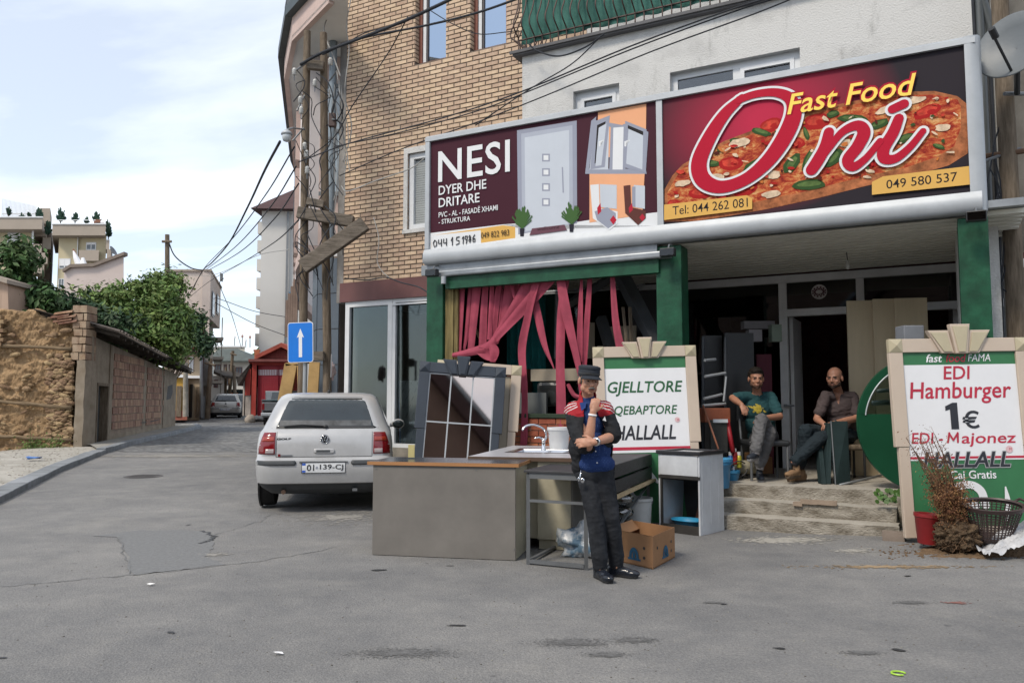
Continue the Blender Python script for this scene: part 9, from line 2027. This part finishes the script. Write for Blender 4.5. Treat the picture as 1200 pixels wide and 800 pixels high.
dkhair=mat('dark_brown_hair',(.012,.009,.007),.75,var=.3,bump=.6,bscale=80,bdist=.004)
hairspec=[((0,.018,.045),(.083,.097,.086)),((0,-.045,.085),(.055,.035,.025))]
seated('seated man in teal T-shirt and grey jeans with crossed legs',skin_mat('skin_tan2',(.36,.175,.11)),H2,J1,[M_tee1,M_gold],reg1,mat('grey_jeans',(.085,.085,.088),.9,var=.25,scale=6,bump=.2,col2=(.14,.14,.145)),
       [((J1['aB'].x-.00,J1['aB'].y+.02,0),(J1['aB'].x-.14,J1['aB'].y-.16,0),mat('navy_shoe',(.02,.026,.038),.6,bump=.1),mat('pale_sole',(.25,.25,.26),.6),J1['aB'].z-.10),((J1['aA'].x,J1['aA'].y,0),(J1['aA'].x-.04,J1['aA'].y-.2,0),mat('navy_shoe',()),mat('pale_sole',()),PZs)],
       (dkhair,hairspec,-.035,-.035),beard=mat('stubble',(.10,.055,.04),.8,bump=.3,bscale=150),neckline=lambda v:(v-(J1['nk']+Vector((0,-.03,.03)))).length<.082,sock=mat('grey_sock',(.35,.34,.36),.9),rH=1)
Y2=9.85
def q2(px,py,dy=0.0):return at(px,py,Y2+dy)
H3=Matrix.Translation(q2(978,443,-.08))@Matrix.Rotation(R(-40),4,'Z')@Matrix.Rotation(R(3),4,'X')@Matrix.Scale(1.16,4)
J2=dict(nk=q2(982,458,.02),chest=q2(984,477,.05),pel=q2(990,506,.12),sA=q2(968,464,-.02),sB=q2(999,465,.05),eA=q2(957,491,-.08),hA=q2(966,497,-.30),eB=q2(1004,490,-.08),hB=q2(975,496,-.33),hipA=q2(980,511,.02),kA=q2(944,504,-.35),aA=q2(938,545,-.28),hipB=q2(993,511,.0),kB=q2(962,513,-.42),aB=q2(930,541,-.46),hands=[])
J2['hands']=[(J2['hA'],q2(970,506,-.38)-J2['hA'],Vector((.4,.7,-.2)),1,.75),(J2['hB'],q2(966,503,-.40)-J2['hB'],Vector((-.1,.8,-.3)),-1,.75)]
vn=J2['nk']
def vneck(v):
 d=v-(vn+Vector((-.01,-.03,.03)));
 if d.length<.084:return True
 return v.y<vn.y-.02 and-.16<v.z-vn.z<.06 and abs(v.x-(vn.x-.035))<.045*(1+(v.z-vn.z+.02)/.14)
seated('seated balding man in brown-grey V-neck T-shirt with clasped hands and tan shoes',skin_mat('skin_tan3',(.38,.185,.12)),H3,J2,mat('brown_grey_tee',(.075,.058,.058),.88,var=.12,scale=5,bump=.12),None,mat('dark_slate_trousers',(.016,.024,.030),.85,var=.25,scale=6,bump=.2),
       [((J2['aA'].x,J2['aA'].y,0),(J2['aA'].x-.17,J2['aA'].y-.08,0),mat('tan_suede_shoe',(.24,.15,.085),.85,bump=.2),mat('tan_sole',(.12,.09,.065),.8),PZs,1.06),((J2['aB'].x+.02,J2['aB'].y,0),(J2['aB'].x-.14,J2['aB'].y-.14,0),mat('tan_suede_shoe',()),mat('tan_sole',()),PZs+.07,1.06)],
       (mat('cropped_hair',(.05,.035,.028),.85,bump=.4,bscale=140),[((0,.02,.02),(.0795,.094,.078))],.0,-.045),beard=mat('dark_stubble',(.055,.035,.028),.85,bump=.3,bscale=150),neckline=vneck)
w2=J2['hB'].lerp(J2['eB'],.1);Mw=(J2['eB']-J2['hB']).normalized().to_track_quat('Z','Y').to_matrix().to_4x4();wb=tag(part('wrist_watch',MB().lathe([(.036,-.014),(.039,0),(.036,.014)],w2,16,M=Mw),M_black,[o for o in bpy.data.objects if o.name.startswith('person')][-1],smooth_=True))
def chair(label,cx,cy,w,d,seat_z,legs_m,seat_m,name='chair',back=True):
 t=thing(name,label,name if name=='chair' else 'stool',(cx,cy,PZ));part('seat',MB().box((cx-w/2,cy-d/2,seat_z-.07),(cx+w/2,cy+d/2,seat_z)),seat_m,t,bevel=.025)
 for sx in(-1,1):
  for sy in(-1,1):part('leg',MB().tube([(cx+sx*(w/2-.03),cy+sy*(d/2-.03),PZs-.005),(cx+sx*(w/2-.03),cy+sy*(d/2-.03),seat_z-.07)],.016,8),legs_m,t)
 if back:
  for sx in(-1,1):part('back_post',MB().tube([(cx+sx*(w/2-.03),cy+d/2-.01,seat_z),(cx+sx*(w/2-.03),cy+d/2+.08,seat_z+.42)],.015,8),legs_m,t)
  part('backrest',MB().box((cx-w/2,cy+d/2+.03,seat_z+.22),(cx+w/2,cy+d/2+.08,seat_z+.44)),seat_m,t,bevel=.015)
 return t
c1=q1(894,525,-.05);chair('black padded chair with grey steel legs under the man in teal',c1.x,c1.y-.05,.50,.45,at(894,516,Y1-.3).z,M_steel,mat('black_vinyl',(.025,.027,.030),.45,bump=.1))
c2=q2(990,525,.0);chair('low wooden stool under the balding seated man',c2.x,c2.y+.02,.42,.36,at(985,520,Y2).z,M_black,M_wood_old,'stool',False)
